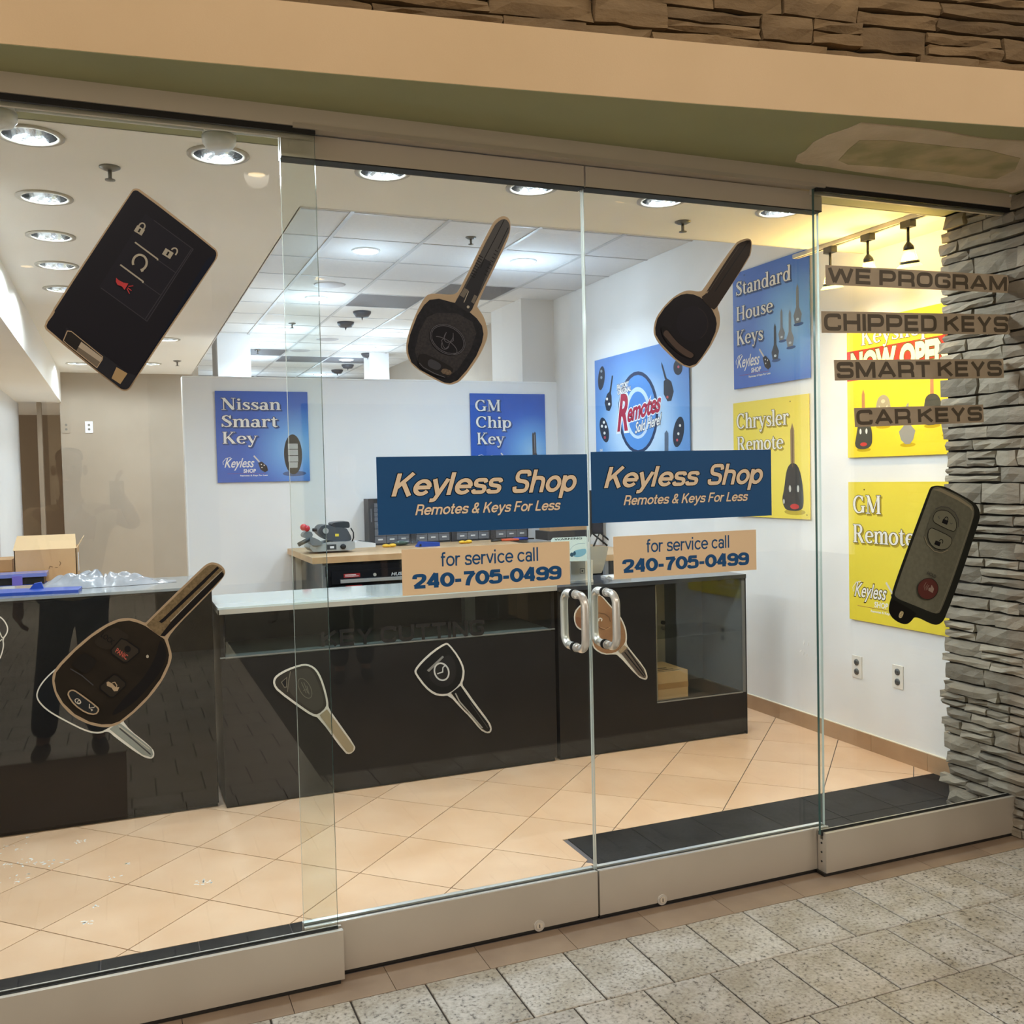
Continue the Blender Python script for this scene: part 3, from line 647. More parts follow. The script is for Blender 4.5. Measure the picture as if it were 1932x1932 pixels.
# suspended ceiling
cd = struct(MB().box(.735, 5, 1.17, 12.3, ZD+.03, ZD+.05).build('ceiling_suspended', WHITE, loc=(2, 6, ZD)), 'suspended white tile ceiling over the back of the shop')
CT = mat('ceiling_tile_white', (222, 222, 222), .85, rgb2=(214, 214, 215), scale=60, noise=.02, bump=.15, bscale=300)
VENTM = mat('perforated_grey_vent', (122, 120, 124), .7, rgb2=(92, 90, 94), scale=160)
XSEAM = [.735, 1.33, 1.94, 2.55, 3.16, 3.70]; VENTS = {(2, 5.27), (3, 4.66), (2, 9.54), (3, 9.54), (1, 8.93)}
ys = 1.59; tmesh = {}
yy = [1.175]+[1.59+.61*k for k in range(18)]
for a in range(len(yy)-1):
    for b in range(5):
        x0, x1, y0, y1 = XSEAM[b], XSEAM[b+1], yy[a], yy[a+1]; wx, wy = x1-x0, y1-y0
        v = any(b == vb and abs(y0-vy) < .25 for vb, vy in VENTS)
        k = (round(wx, 3), round(wy, 3), v)
        if k in tmesh: o = tmesh[k].copy(); COL.objects.link(o); o.parent = cd; o.location = Vector(((x0+x1)/2, (y0+y1)/2, ZD))-parent_loc(cd)
        else:
            o = MB().box(-wx/2+.004, wx/2-.004, -wy/2+.004, wy/2-.004, 0, .02).build('air_return_panel' if v else 'ceiling_tile', VENTM if v else CT, cd, loc=(0, 0, 0))
            o.location = Vector(((x0+x1)/2, (y0+y1)/2, ZD))-parent_loc(cd); tmesh[k] = o
GRID = mat('ceiling_grid_grey', (186, 186, 188), .5)
for x in XSEAM[1:-1]: MB().box(x-.012, x+.012, 1.175, 12.2, ZD-.006, ZD+.004).build('grid_runner', GRID, cd)
for y in yy[1:]: MB().box(.735, XR, y-.009, y+.009, ZD-.003, ZD+.003).build('grid_cross_bar', GRID, cd)
# ---- fascia, soffit, stone above the shop front
FP = [(-3.2, .02), (-1.6, -.09), (-.8, -.165), (-.234, -.222), (.18, -.265), (.587, -.313), (1.08, -.374), (1.57, -.441), (2.15, -.527), (2.736, -.621), (3.4, -.73), (4.3, -.88), (5.6, -1.1)]
sf = struct(MB().prism([(x, y+.001, ZS) for x, y in FP]+[(5.6, .30, ZS), (-3.2, .30, ZS)], (0, 0, .001)).build('ceiling_soffit', GREEN, loc=(1, -.1, ZS)), 'olive green soffit over the glass front')
ZF = 2.784
fa = struct(MB().prism([(x, y, ZS+.0015) for x, y in FP]+[(x, y+.09, ZS+.0015) for x, y in reversed(FP)], (0, 0, ZF-ZS-.0015)).build('trim_fascia', FASCIA, loc=(1, -.4, ZS)), 'tan painted fascia board above the shop front')
# plaster patch on the soffit
o_ = [(1505, 292), (1520, 284), (1535, 268), (1560, 255), (1600, 242), (1625, 231), (1680, 236), (1750, 243), (1800, 250), (1830, 256), (1870, 262), (1932, 265)]
outer = [atZ(a, b, ZS) for a, b in o_]+[Vector((3.33, -.50, 0)), Vector((3.33, -.07, 0))]+[atZ(a, b, ZS) for a, b in ((1890, 356), (1840, 352), (1780, 341), (1720, 337), (1670, 330), (1600, 320), (1550, 311), (1515, 308), (1500, 303))]
MB().prism([(p.x, p.y, ZS) for p in outer], (0, 0, -.004)).build('plaster_patch', PLASTER, sf)
inner = [atZ(a, b, ZS) for a, b in ((1582, 300), (1600, 280), (1622, 262), (1680, 262), (1740, 268), (1800, 275), (1860, 280), (1900, 290), (1925, 296), (1915, 318), (1880, 335), (1840, 333), (1770, 322), (1700, 315), (1640, 310), (1600, 308))]
MB().prism([(p.x, p.y, ZS-.004) for p in inner], (0, 0, -.0015)).build('thin_plaster', PLASTER2, sf)
# ---- ledge stones
def stone_mesh(rg, w_, h_, d_):
    """a rough stone lying in the local x (length) z (height) plane, face toward -y"""
    nx = max(2, min(5, int(w_/.06)+1)); vs = []; fs = []
    for k in range(3):
        for i in range(nx+1):
            e = (i in (0, nx)) or k != 1
            x = -w_/2+w_*i/nx + (rg.uniform(-.006, .006) if 0 < i < nx else rg.uniform(-.002, .004)*(1 if i == 0 else -1))
            z = -h_/2+h_*k/2+(rg.uniform(-.004, .004) if k == 1 else rg.uniform(0, .006)*(1 if k == 0 else -1))
            vs.append((x, -d_+(rg.uniform(.002, .016) if e else rg.uniform(-.006, .008)), z))
    W_ = nx+1
    for k in range(2):
        for i in range(nx): fs.append((k*W_+i, k*W_+i+1, (k+1)*W_+i+1, (k+1)*W_+i))
    n = len(vs); ring = list(range(W_))+[W_*2-1, W_*3-1]+list(range(W_*3-2, W_*2-1, -1))+[W_]
    vs += [(vs[i][0], .0, vs[i][2]) for i in ring]
    for i in range(len(ring)): j = (i+1) % len(ring); fs.append((ring[j], ring[i], n+i, n+j))
    return vs, fs
def ledge(parent, material, f, a0, a1, z0, z1, rg, hmin, hmax, lmin, lmax, ragged=0):
    """courses of stones; f(a, depth, z) -> world point"""
    z = z0; n = 0
    while z < z1-.012:
        h_ = min(rg.uniform(hmin, hmax), z1-z)
        if z1-z-h_ < hmin*.6: h_ = z1-z
        a = a0-(rg.uniform(-.02, ragged) if ragged else rg.uniform(0, lmax)); 
        while a < a1:
            L = rg.uniform(lmin, lmax); e = min(a+L, a1+.02)
            sub = [(0, 1)] if rg.random() > .28 or h_ < .06 else [(0, .5), (.5, 1)]
            for s0, s1 in sub:
                vs, fs = stone_mesh(rg, e-a-.003, (s1-s0)*h_-.003, rg.uniform(.026, .046)); am = (a+e)/2; zm = z+h_*(s0+s1)/2
                c = f(am, 0, zm); mb = MB().add([f(am+p[0], -p[1], zm+p[2]) for p in vs], fs)
                mb.build('stone', material, parent, loc=c); n += 1
            a = e
        z += h_
    return n
def fcurve(x):
    for (xa, ya), (xb, yb) in zip(FP, FP[1:]):
        if x <= xb: return ya+(yb-ya)*(x-xa)/(xb-xa)
    return FP[-1][1]
ws = struct(MB().prism([(x, y+.085, ZF-.05) for x, y in FP]+[(x, y+.25, ZF-.05) for x, y in reversed(FP)], (0, 0, 1.3)).build('wall_stone_upper', MORTAR, loc=(1.5, -.4, ZF)), 'brown stacked stone wall above the tan fascia')
rg = random.Random(11)
ledge(ws, STONEB, lambda a, d, z: Vector((a, fcurve(a)+.083-d, z)), .15, 3.95, ZF-.02, 3.42, rg, .05, .095, .16, .38)
wst = struct(MB().box(XS+.03, XS+2.2, -.95, .30, 0, ZS).build('wall_stone_jamb', MORTAR, loc=(XS, -.3, 0)), 'stacked stone pillar at the right end of the glass front')
ledge(wst, STONE, lambda a, d, z: Vector((XS+.032-d, .305-a, z)), 0, .85, .0, ZS-.002, rg, .038, .088, .10, .28, ragged=.03)
MB().box(XS, XS+.9, .22, .30, ZS, ZG+.1).build('stone_cap', GREEN, wst)
# ---- the mall behind the photographer (seen only in the glass)
MW = mat('mall_wall_tan', (214, 196, 168), .8, rgb2=(206, 188, 160), scale=1.5)
struct(MB().box(-9, 12, -12.2, -12, 0, 4.2).build('wall_mall_back', MW, loc=(0, -12, 0)), 'tan wall on the far side of the mall walkway')
struct(MB().box(-9, 12, -12, -.9, 4.05, 4.15).build('ceiling_mall', mat('mall_ceiling', (214, 204, 186), .8), loc=(0, -6, 4.05)), 'pale ceiling of the mall walkway')
for k, (x0, x1) in enumerate(((-7.5, -4.8), (-3.6, -.9), (2.6, 5.6), (7, 10))):
    struct(MB().box(x0, x1, -12, -11.9, 0, 2.7).build('window_%d' % (k+5), mat('dark_storefront', (34, 30, 28), .25), loc=((x0+x1)/2, -12, 0)), 'dark closed shop front across the mall')
for k, (x, y) in enumerate(((.55, -6.6), (-2.6, -6.6), (4.2, -6.6))):
    struct(MB().box(x-.28, x+.28, y-.28, y+.28, 0, 4.05).build('wall_mall_pillar_%s' % 'abc'[k], mat('mall_pillar_stone', (168, 150, 118), .85, rgb2=(140, 122, 94), scale=6, bump=.6, bscale=14), loc=(x, y, 0)), 'stone clad pillar in the mall walkway')
struct(MB().box(-9, XS-6.3, -.3, 0, 0, 3.9).build('wall_front_left', FASCIA, loc=(-5, 0, 0)))
struct(MB().box(XS+2, 12, -.95, -.8, 0, 4).build('wall_front_right', STONE, loc=(8, -1, 0)))
struct(MB().box(-3.3, -2.9, -.1, .3, 0, ZS).build('wall_front_jamb', FASCIA, loc=(-3, 0, 0)))
# ================================================================== THE GLASS FRONT
YD0, YD1 = .019, .031        # door glass
YS0, YS1 = -.031, -.019      # side glass
def pane(parent, x0, x1, y0, y1, z0, z1, dark=False):
    mb = MB(); vs = [(x, y, z) for z in (z0, z1) for y in (y0, y1) for x in (x0, x1)]
    mb.add(vs, [(0, 1, 5, 4), (3, 2, 6, 7)]); mb.cur = 1; o = len(mb.v)-8
    for f_ in ((0, 2, 3, 1), (4, 5, 7, 6), (1, 3, 7, 5), (2, 0, 4, 6)): mb.f.append([o+i for i in f_]); mb.sm.append(False); mb.mi.append(1)
    return mb.build('glass_pane', [GLASS, GEDGE if dark else GEDGE_L], parent)
ZR = .162
def side(name, x0, x1, label, dark):
    t = sempty(name, ((x0+x1)/2, -.025, 0), label)
    pane(t, x0, x1, YS0, YS1, ZR-.01, 2.56, dark)
    MB().box(x0+.008 if x0 > 0 else x0, x1+.012 if x0 < 0 else x1, -.05, -.0325, .012, ZR).box(x0+.008 if x0 > 0 else x0, x1+.012 if x0 < 0 else x1, -.0175, -.004, .012, ZR).build('bottom_rail', ALU, t)
    xe = x1+.012 if x0 < 0 else x0+.008
    MB().box(min(xe, xe+(-.004 if x0 < 0 else .004)), max(xe, xe+(-.004 if x0 < 0 else .004)), -.0325, -.0175, .012, ZR-.03).build('rail_end_cap', ALU, t)
    for z in (.05, .085, .12): MB().cyl((xe, -.025, z), (xe+(.002 if x0 < 0 else -.002), -.025, z), .004, n=8).build('end_screw', BLACKM, t)
    MB().box(x0, x1, -.034, -.0325+.0015, ZR-.012, ZR+.002).box(x0, x1, -.019, -.016, ZR-.012, ZR+.003).build('glazing_gasket', BLACK, t)
    MB().box(x0, x1, -.044, -.032, 2.534, 2.5515).build('top_gasket', BLACK, t); MB().box(x0, x1, -.018, -.006, 2.528, 2.5515).build('top_stop', ALUD, t)
    MB().box(x0, x1, -.048, -.004, 0, .012).build('floor_seal', BLACKM, t)
    return t
side('window_1', -1.1, .566, 'left fixed glass panel of the shop front', True)
side('window_2', 2.384, 3.40, 'right fixed glass panel beside the stone pillar', True)
side('window_3', -2.9, -1.105, 'fixed glass panel farther left along the shop front', True)
def rail_mb(x0, x1, z0, z1): return MB().box(x0, x1, 0, .0175, z0, z1).box(x0, x1, .0325, .05, z0, z1)
def door(name, x0, x1, hx, label, lockx):
    t = sempty(name, ((x0+x1)/2, .025, 0), label)
    pane(t, x0, x1, YD0, YD1, ZR-.02, 2.50)
    rail_mb(x0, x1, .012, ZR+.003).build('bottom_rail', ALU, t)
    MB().box(x0, x1, .0005, .0005+.0035, ZR+.003, ZR+.006).box(x0, x1, .033, .05, ZR+.003, ZR+.006).build('rail_lip', mat('polished_edge', (236, 236, 232), .2, metal=.6), t)
    MB().box(x0, x1, .0175, .0325, ZR-.02, ZR+.001).build('glazing_gasket', BLACK, t)
    rail_mb(x0, x1, 2.478, 2.545).build('top_rail', ALUD, t)
    MB().box(x0, x1, .0, .05, 2.474, 2.478).build('top_gasket', BLACK, t)
    MB().box(x0, x1, .004, .046, 0, .012).build('floor_seal', BLACKM, t)
    c = atY(lockx[0], lockx[1], 0)
    lk = MB().cyl((c.x, .002, c.z), (c.x, -.004, c.z), .019, n=20).build('lock_cylinder', STEEL, t)
    MB().cyl((c.x, -.004, c.z), (c.x, -.0065, c.z), .011, n=16).build('key_plug', ALUD, lk)
    MB().box(c.x-.0012, c.x+.0012, -.0075, -.006, c.z-.006, c.z+.006).build('keyhole', BLACK, lk)
    # pull handle: outside loop and its twin inside
    for sgn, y0 in ((-1, YD0), (1, YD1)):
        zt, zb = 1.118, .938; r = .0135; pr = .075; pts = []
        k = .036
        for a in range(0, 7): an = math.radians(a*15); pts.append((hx, y0+sgn*(pr-k+k*math.sin(an)), zt+0-k+k*math.cos(an)))
        top = [(hx, y0+sgn*.002, zt), (hx, y0+sgn*(pr-k), zt)]
        bot = [(p[0], p[1], zb+zt-p[2]) for p in reversed(pts)]
        h_ = MB().tube(top+pts+bot+[(hx, y0+sgn*(pr-k), zb), (hx, y0+sgn*.002, zb)], r, 16).build('handle', STEEL, t)
        for z in (zt, zb):
            MB().cyl((hx, y0, z), (hx, y0+sgn*.003, z), .0165, n=20).build('washer', BLACK, h_)
            MB().cyl((hx, y0+sgn*.003, z), (hx, y0+sgn*.009, z), .0155, n=20).build('collar', STEEL, h_)
    return t
door('door_1', .472, 1.4635, 1.408, 'left glass door leaf with pull handle', (1017, 1746))
door('door_2', 1.4705, 2.445, 1.524, 'right glass door leaf with pull handle', (1249, 1697))
hd = sempty('trim_2', (1.2, -.03, 2.6), 'grey metal header track over the glass')
MB().box(-2.9, 3.40, -.05, .055, 2.552, ZS).build('header_track', ALUD, hd)
MB().box(.50, 2.42, -.052, -.01, 2.546, 2.560).build('header_lip', ALU, hd)
MB().box(3.40, 3.435, -.055, .055, 2.53, ZS).build('header_end', ALUD, hd)
c = atY(1908, 369, -.055); MB().prism([(c.x-.006, -.0505, c.z-.006), (c.x+.006, -.0505, c.z-.003), (c.x+.004, -.0505, c.z+.006), (c.x-.003, -.0505, c.z+.004)], (0, -.002, 0)).build('paint_chip', PAPER, hd)

# ================================================================== STICKERS ON THE GLASS
TAN = ink((176, 156, 130)); NAVY = mat('navy_vinyl', (8, 78, 134), .4); SAND = mat('sand_vinyl', (238, 210, 172), .45)
DK = ink((26, 25, 28), .35); DK2 = ink((44, 44, 48), .35); DK3 = ink((70, 70, 74), .4); OFFW = ink((214, 208, 196)); LG = ink((170, 164, 150)); RED = ink((186, 62, 66)); GOLD = mat('print_gold', (132, 114, 86), .5, rgb2=(108, 94, 70), scale=160); GREYP = ink((120, 118, 116))
class Dec:
    """a sticker whose outlines are measured in the photograph and laid on its own plane"""
    def __init__(s, name, label, cat, Y, crop, sc):
        s.pf = front(Y); s.Y = Y; s.cr = crop; s.sc = sc; s.name = name; s.label = label; s.cat = cat; s.root = None; s.n = 0
    def p(s, q): v = atY(s.cr[0]+q[0]/s.sc, s.cr[1]+q[1]/s.sc, s.Y); return (v.x, v.z)
    def ps(s, qs): return [s.p(q) for q in qs]
    def base(s, pts, m, it=2, part='backing'):
        q = s.ps(smooth2(pts, it)); cx = sum(a for a, b in q)/len(q); zb = min(b for a, b in q)
        s.root = thing(s.name, s.label, s.cat, (cx, s.Y, zb)); flat(MB(), s.pf, q, 0, .0009).build(part, m, s.root) if False else None
        mb = MB(); flat(mb, s.pf, q, 0, .0009); mb.build(part, m, s.root); s.n = 1; return s
    def h(s): s.n += 1; return .0009+.00035*(s.n-1)
    def poly(s, name, pts, m, it=0, parent=None):
        mb = MB(); h = s.h(); q = s.ps(smooth2(pts, it) if it else pts)
        for pp in (q,): face(mb, s.pf, pp, h)
        return mb.build(name, m, parent or s.root)
    def polys(s, name, lists, m, parent=None):
        mb = MB(); h = s.h()
        for q in lists: face(mb, s.pf, s.ps(q), h)
        return mb.build(name, m, parent or s.root)
    def lines(s, name, lists, wd, m, closed=False, parent=None):
        mb = MB(); h = s.h()
        for q in lists: line(mb, s.pf, s.ps(q), wd, h, closed)
        return mb.build(name, m, parent or s.root)
    def text(s, name, t, BL, BR, TL, m, parent=None):
        mb = MB(); put(mb, s.pf, t, s.p(BL), s.p(BR), s.p(TL), s.h()); return mb.build(name, m, parent or s.root)
def lockicon(d, c, s_, rot, m, opened=False, parent=None, hole=True, holem=None):
    R_ = lambda x, y: (c[0]+s_*(x*math.cos(rot)-y*math.sin(rot)), c[1]+s_*(x*math.sin(rot)+y*math.cos(rot)))
    o = d.polys('lock_symbol' if not opened else 'unlock_symbol', [[R_(-.5, -.1), R_(.5, -.1), R_(.5, .65), R_(-.5, .65)]], m, parent)
    off = .45 if opened else 0
    arc = [R_(off+.32*math.cos(a), -.25-.38*math.sin(a)) for a in [math.pi*i/8 for i in range(9)]]
    arc = ([] if opened else [R_(.32, -.05)])[0:1]+arc+([R_(off-.32, .0)] if not opened else [])
    if opened: arc = [R_(off+.32, -.0)]+arc
    d.lines('shackle', [arc], .0033*s_/70, m, parent=o)
    if hole: d.polys('keyhole', [[R_(a, b) for a, b in ell(0, .18, .12, .12, n=10)], [R_(-.05, .2), R_(.05, .2), R_(.13, .48), R_(-.13, .48)]], holem or DK, o)
YSS = YS0-.0002; YDS = YD0-.0002
# black rectangular smart remote, left panel
d = Dec('key_remote_sticker', 'black rectangular smart remote sticker with chrome end on the left glass panel', 'sticker', YSS, (60, 340), 4.6)
d.base([(885, 70), (945, 78), (1590, 585), (1620, 640), (1600, 695), (925, 1695), (862, 1805), (820, 1836), (765, 1822), (125, 1310), (104, 1255), (180, 1135), (195, 1100), (860, 100)], TAN, 1)
bd = d.poly('remote_body', [(890, 88), (925, 92), (1588, 602), (1605, 642), (1588, 692), (910, 1690), (850, 1798), (812, 1820), (762, 1805), (138, 1296), (122, 1255), (202, 1150), (195, 1130), (868, 108)], mat('print_black_blue', (27, 27, 36), .35), 1)
d.polys('button_panel', [[(985, 290), (1400, 600), (1000, 1225), (585, 925)]], mat('print_charcoal_blue', (31, 31, 41), .35))
d.lines('panel_groove', [[(1060, 350), (1400, 600), (1000, 1225), (600, 935)], [(1385, 600), (985, 1205)], [(1095, 695), (1250, 805)], [(965, 890), (1120, 1000)]], .0022, mat('print_groove', (58, 58, 66), .35))
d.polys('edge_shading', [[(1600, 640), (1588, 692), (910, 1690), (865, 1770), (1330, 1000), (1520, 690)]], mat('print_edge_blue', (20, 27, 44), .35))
d.lines('chrome_divider', [[(895, 540), (1090, 685), (1092, 697)], [(768, 735), (964, 880), (964, 893)]], .0042, LG)
lockicon(d, (945, 420), 78, .55, LG); lockicon(d, (1192, 620), 82, .55, LG, True)
d.lines('restart_symbol', [ell(937, 717, 60, 66, 0, 160, 430, 24)], .006, LG); d.polys('restart_arrow', [[(940, 775), (975, 770), (968, 795), (950, 800)]], LG)
o = d.polys('horn_symbol', [[(732, 850), (750, 868), (795, 892), (838, 900), (805, 955), (782, 925), (745, 912), (730, 885)]], RED); d.lines('horn_rays', [[(838, 925), (880, 920)], [(832, 937), (865, 962)], [(826, 945), (848, 988)]], .0022, RED, parent=o)
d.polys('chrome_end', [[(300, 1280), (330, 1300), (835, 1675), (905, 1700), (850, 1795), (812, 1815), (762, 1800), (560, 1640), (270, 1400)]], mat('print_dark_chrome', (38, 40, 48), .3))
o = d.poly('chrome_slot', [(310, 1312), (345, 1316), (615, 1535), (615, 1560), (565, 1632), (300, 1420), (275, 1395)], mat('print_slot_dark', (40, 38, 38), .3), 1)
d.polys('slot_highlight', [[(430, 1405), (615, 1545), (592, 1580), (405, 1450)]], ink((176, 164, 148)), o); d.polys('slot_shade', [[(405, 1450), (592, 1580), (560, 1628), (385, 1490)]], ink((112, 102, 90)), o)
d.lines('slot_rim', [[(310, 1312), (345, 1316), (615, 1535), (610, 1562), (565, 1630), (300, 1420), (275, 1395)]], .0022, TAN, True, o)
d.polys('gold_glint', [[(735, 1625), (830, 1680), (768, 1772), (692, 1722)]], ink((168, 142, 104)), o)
# chip key, left door
d = Dec('key_sticker', 'black chip key sticker with oval emblem and upright blade on the left door', 'sticker', YDS, (740, 400), 5.683)
d.base([(1190, 40), (1245, 60), (1270, 120), (1262, 230), (1210, 370), (900, 1000), (930, 1045), (985, 1130), (1020, 1250), (1024, 1320), (1000, 1410), (930, 1550), (830, 1695), (740, 1805), (660, 1850), (585, 1852), (490, 1815), (325, 1725), (215, 1645), (160, 1555), (145, 1450), (165, 1320), (255, 1080), (345, 915), (400, 876), (500, 876), (620, 888), (680, 878), (722, 835), (1060, 135), (1130, 65)], TAN)
d.poly('key_head', [(500, 930), (640, 968), (720, 985), (830, 1075), (905, 1140), (962, 1220), (978, 1310), (960, 1405), (900, 1545), (800, 1695), (700, 1805), (620, 1838), (555, 1828), (445, 1772), (295, 1692), (205, 1612), (172, 1520), (166, 1440), (188, 1320), (268, 1110), (338, 1000), (400, 942)], mat('print_black', (30, 31, 37), .35, rgb2=(38, 39, 45), scale=90))
d.poly('inner_face', [(480, 1080), (700, 1090), (860, 1180), (900, 1300), (840, 1480), (700, 1690), (600, 1770), (420, 1700), (270, 1600), (240, 1480), (290, 1280), (370, 1130)], mat('print_grain', (44, 44, 49), .5, rgb2=(58, 56, 58), scale=160))
bl = d.poly('blade', [(1200, 75), (1238, 95), (1263, 150), (1250, 235), (855, 1045), (820, 1085), (665, 985), (690, 935), (762, 815), (1085, 155), (1150, 90)], mat('print_gunmetal', (74, 73, 74), .4), 1)
d.polys('blade_shade', [[(985, 500), (1060, 540), (855, 1045), (820, 1085), (665, 985), (770, 830), (850, 690)]], mat('print_dark_steel', (42, 43, 48), .4), bl)
d.lines('blade_groove', [[(1200, 82), (1090, 300), (985, 500), (945, 600)], [(1240, 170), (1130, 400)]], .0026, DK, parent=bl)
for q_ in [[(925+(-11)*k, 465+27*k), (970-11*k, 492+27*k)] for k in range(9)]+[[(1130-17*k, 430+36*k), (1100-17*k, 412+36*k)] for k in range(8)]: d.lines('blade_notch', [q_], .0026, DK, parent=bl); d.n -= 1
d.polys('blade_square', [[(770, 815), (815, 840), (765, 922), (722, 895)], [(877, 888), (908, 905), (875, 987), (842, 965)]], ink((112, 106, 98)), bl); d.lines('blade_slot', [[(815, 852), (765, 972)]], .0024, LG, parent=bl)
d.polys('blade_hole', [ell(810, 1020, 15, 16, n=12)], LG, bl)
o = d.poly('emblem_field', ell(590, 1370, 205, 152, 32), mat('print_black2', (27, 27, 33), .35)); EM = mat('print_emboss', (92, 92, 100), .35)
d.lines('emblem_rings', [ell(590, 1370, 200, 146, 32), ell(590, 1370, 186, 132, 32)], .0018, EM, True, o)
d.lines('emblem_loops', [ell(558, 1432, 150, 62, 32, -150, 30), ell(600, 1340, 46, 62, 24, -30, 210), ell(566, 1424, 42, 52, 30, 0, 180)], .0022, EM, parent=o); d.lines('emblem_bar', [[(575, 1290), (552, 1350), (524, 1378), (540, 1440), (566, 1472), (600, 1440), (608, 1410), (650, 1380), (648, 1300)]], .0020, EM, parent=o)
o = d.poly('button_recess', [(300, 1505), (480, 1580), (640, 1670), (652, 1712), (560, 1785), (430, 1745), (290, 1670), (270, 1590)], mat('print_recess', (34, 33, 36), .5), 1)
d.poly('recess_patch', [(545, 1672), (640, 1712), (610, 1758), (505, 1722)], mat('print_tan_grain', (120, 104, 88), .6, rgb2=(90, 78, 68), scale=200), 1, o); d.poly('push_button', [(380, 1588), (420, 1578), (515, 1630), (520, 1672), (480, 1702), (400, 1672), (372, 1640)], mat('print_button', (64, 65, 72), .35), 2, o)
d.lines('recess_rim', [[(285, 1622), (330, 1670), (450, 1735), (560, 1775)]], .0022, EM, parent=o)
# plain dark key, right door
d = Dec('key_sticker', 'plain dark brown key sticker with curved ridge on the right door', 'sticker', YDS, (1220, 440), 7.43)
d.base([(1420, 70), (1465, 95), (1476, 150), (1468, 250), (1442, 345), (1000, 1010), (990, 1050), (1022, 1130), (1030, 1230), (1012, 1355), (900, 1590), (770, 1768), (690, 1866), (600, 1892), (500, 1855), (378, 1765), (176, 1565), (100, 1432), (95, 1330), (125, 1190), (228, 1038), (368, 896), (520, 810), (620, 800), (700, 818), (768, 815), (798, 776), (1228, 146), (1330, 90)], TAN)
hd_ = d.poly('key_head', [(560, 848), (650, 858), (740, 893), (820, 948), (920, 1080), (966, 1180), (981, 1270), (962, 1385), (882, 1565), (772, 1735), (690, 1835), (600, 1864), (520, 1843), (398, 1752), (198, 1543), (123, 1422), (118, 1330), (148, 1200), (248, 1050), (378, 918), (480, 863)], mat('print_black_violet', (27, 25, 31), .35))
d.poly('inner_disc', ell(640, 1270, 225, 245, 0), mat('print_black_violet2', (30, 28, 36), .35), 0, hd_); d.lines('disc_rim', [ell(640, 1270, 215, 235, 0, -70, 60)], .0026, mat('print_brown_glow', (46, 40, 40), .4), parent=hd_)
bl = d.poly('blade', [(1440, 88), (1461, 140), (1452, 240), (1430, 335), (985, 1035), (925, 1085), (745, 908), (832, 845), (845, 800), (1240, 190), (1290, 138)], mat('print_dark_brown', (46, 38, 34), .4), 1)
d.lines('blade_groove', [[(1420, 118), (1200, 440), (950, 820)]], .0035, DK, parent=bl); d.lines('blade_glint', [[(1290, 190), (1060, 520), (880, 800)]], .0012, ink((90, 82, 76)), parent=bl); d.polys('blade_nick', [[(812, 822), (838, 850), (866, 800), (838, 828)]], TAN, bl)
d.poly('ridge_shadow', [(180, 1330), (260, 1290), (420, 1520), (600, 1660), (680, 1700), (660, 1760), (560, 1760), (400, 1660), (240, 1500)], mat('print_shadow', (20, 18, 22), .4), 2, hd_)
d.poly('ridge', [(270, 1345), (330, 1425), (430, 1545), (560, 1640), (655, 1695), (640, 1740), (600, 1755), (500, 1705), (380, 1605), (280, 1485), (212, 1415)], mat('print_ridge', (82, 68, 62), .35), 2, hd_)
# big remote key, left panel
d = Dec('remote_key_sticker', 'black four button remote key sticker with gold blade on the left glass panel', 'sticker', YSS, (50, 1050), 4.954)
d.base([(1740, 52), (1805, 68), (1855, 118), (1858, 175), (1745, 308), (1312, 742), (1336, 830), (1362, 920), (1345, 1004), (1274, 1156), (1152, 1318), (1010, 1458), (882, 1558), (800, 1592), (700, 1596), (578, 1568), (434, 1497), (322, 1386), (262, 1274), (236, 1160), (252, 1076), (312, 994), (444, 862), (594, 732), (744, 632), (858, 582), (960, 572), (1044, 592), (1112, 622), (1130, 602), (1640, 102), (1696, 62)], TAN)
bd = d.poly('remote_body', [(960, 598), (1040, 618), (1110, 648), (1240, 740), (1287, 770), (1318, 850), (1333, 920), (1318, 1002), (1252, 1143), (1132, 1303), (992, 1443), (872, 1538), (796, 1565), (700, 1568), (588, 1543), (452, 1473), (342, 1368), (282, 1262), (262, 1160), (277, 1083), (332, 1012), (458, 882), (608, 754), (758, 654), (864, 608)], mat('print_brown_black', (36, 32, 28), .35, rgb2=(44, 39, 33), scale=12))
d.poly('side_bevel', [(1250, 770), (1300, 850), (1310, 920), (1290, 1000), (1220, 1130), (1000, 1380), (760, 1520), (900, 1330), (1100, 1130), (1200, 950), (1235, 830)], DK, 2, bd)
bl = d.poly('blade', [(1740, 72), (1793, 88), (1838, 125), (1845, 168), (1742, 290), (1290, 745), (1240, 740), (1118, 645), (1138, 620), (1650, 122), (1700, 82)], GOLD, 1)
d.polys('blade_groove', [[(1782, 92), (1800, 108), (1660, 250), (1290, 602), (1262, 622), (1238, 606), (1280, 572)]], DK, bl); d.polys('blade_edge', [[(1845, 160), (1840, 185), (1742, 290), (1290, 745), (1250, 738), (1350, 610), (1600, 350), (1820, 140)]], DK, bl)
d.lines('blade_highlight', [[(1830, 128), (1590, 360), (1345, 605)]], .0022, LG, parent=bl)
BT = mat('print_button_brown', (46, 42, 37), .4)
b1 = d.poly('lock_button', [(800, 662), (850, 662), (975, 748), (900, 790), (800, 860), (720, 870), (636, 815), (640, 770)], BT, 1, bd)
d.text('lock_lettering', sans('LOCK', .02), (690, 745), (800, 825), (720, 705), DK, b1)
b2 = d.poly('panic_button', [(885, 764), (930, 778), (1050, 862), (1052, 895), (945, 985), (905, 985), (795, 905), (790, 870)], mat('print_button_brown2', (54, 49, 43), .4), 1, bd); d.lines('panic_rim', [[(885, 764), (930, 778), (1050, 862), (1052, 895), (945, 985), (905, 985), (795, 905), (790, 870)]], .0035, DK, True, b2)
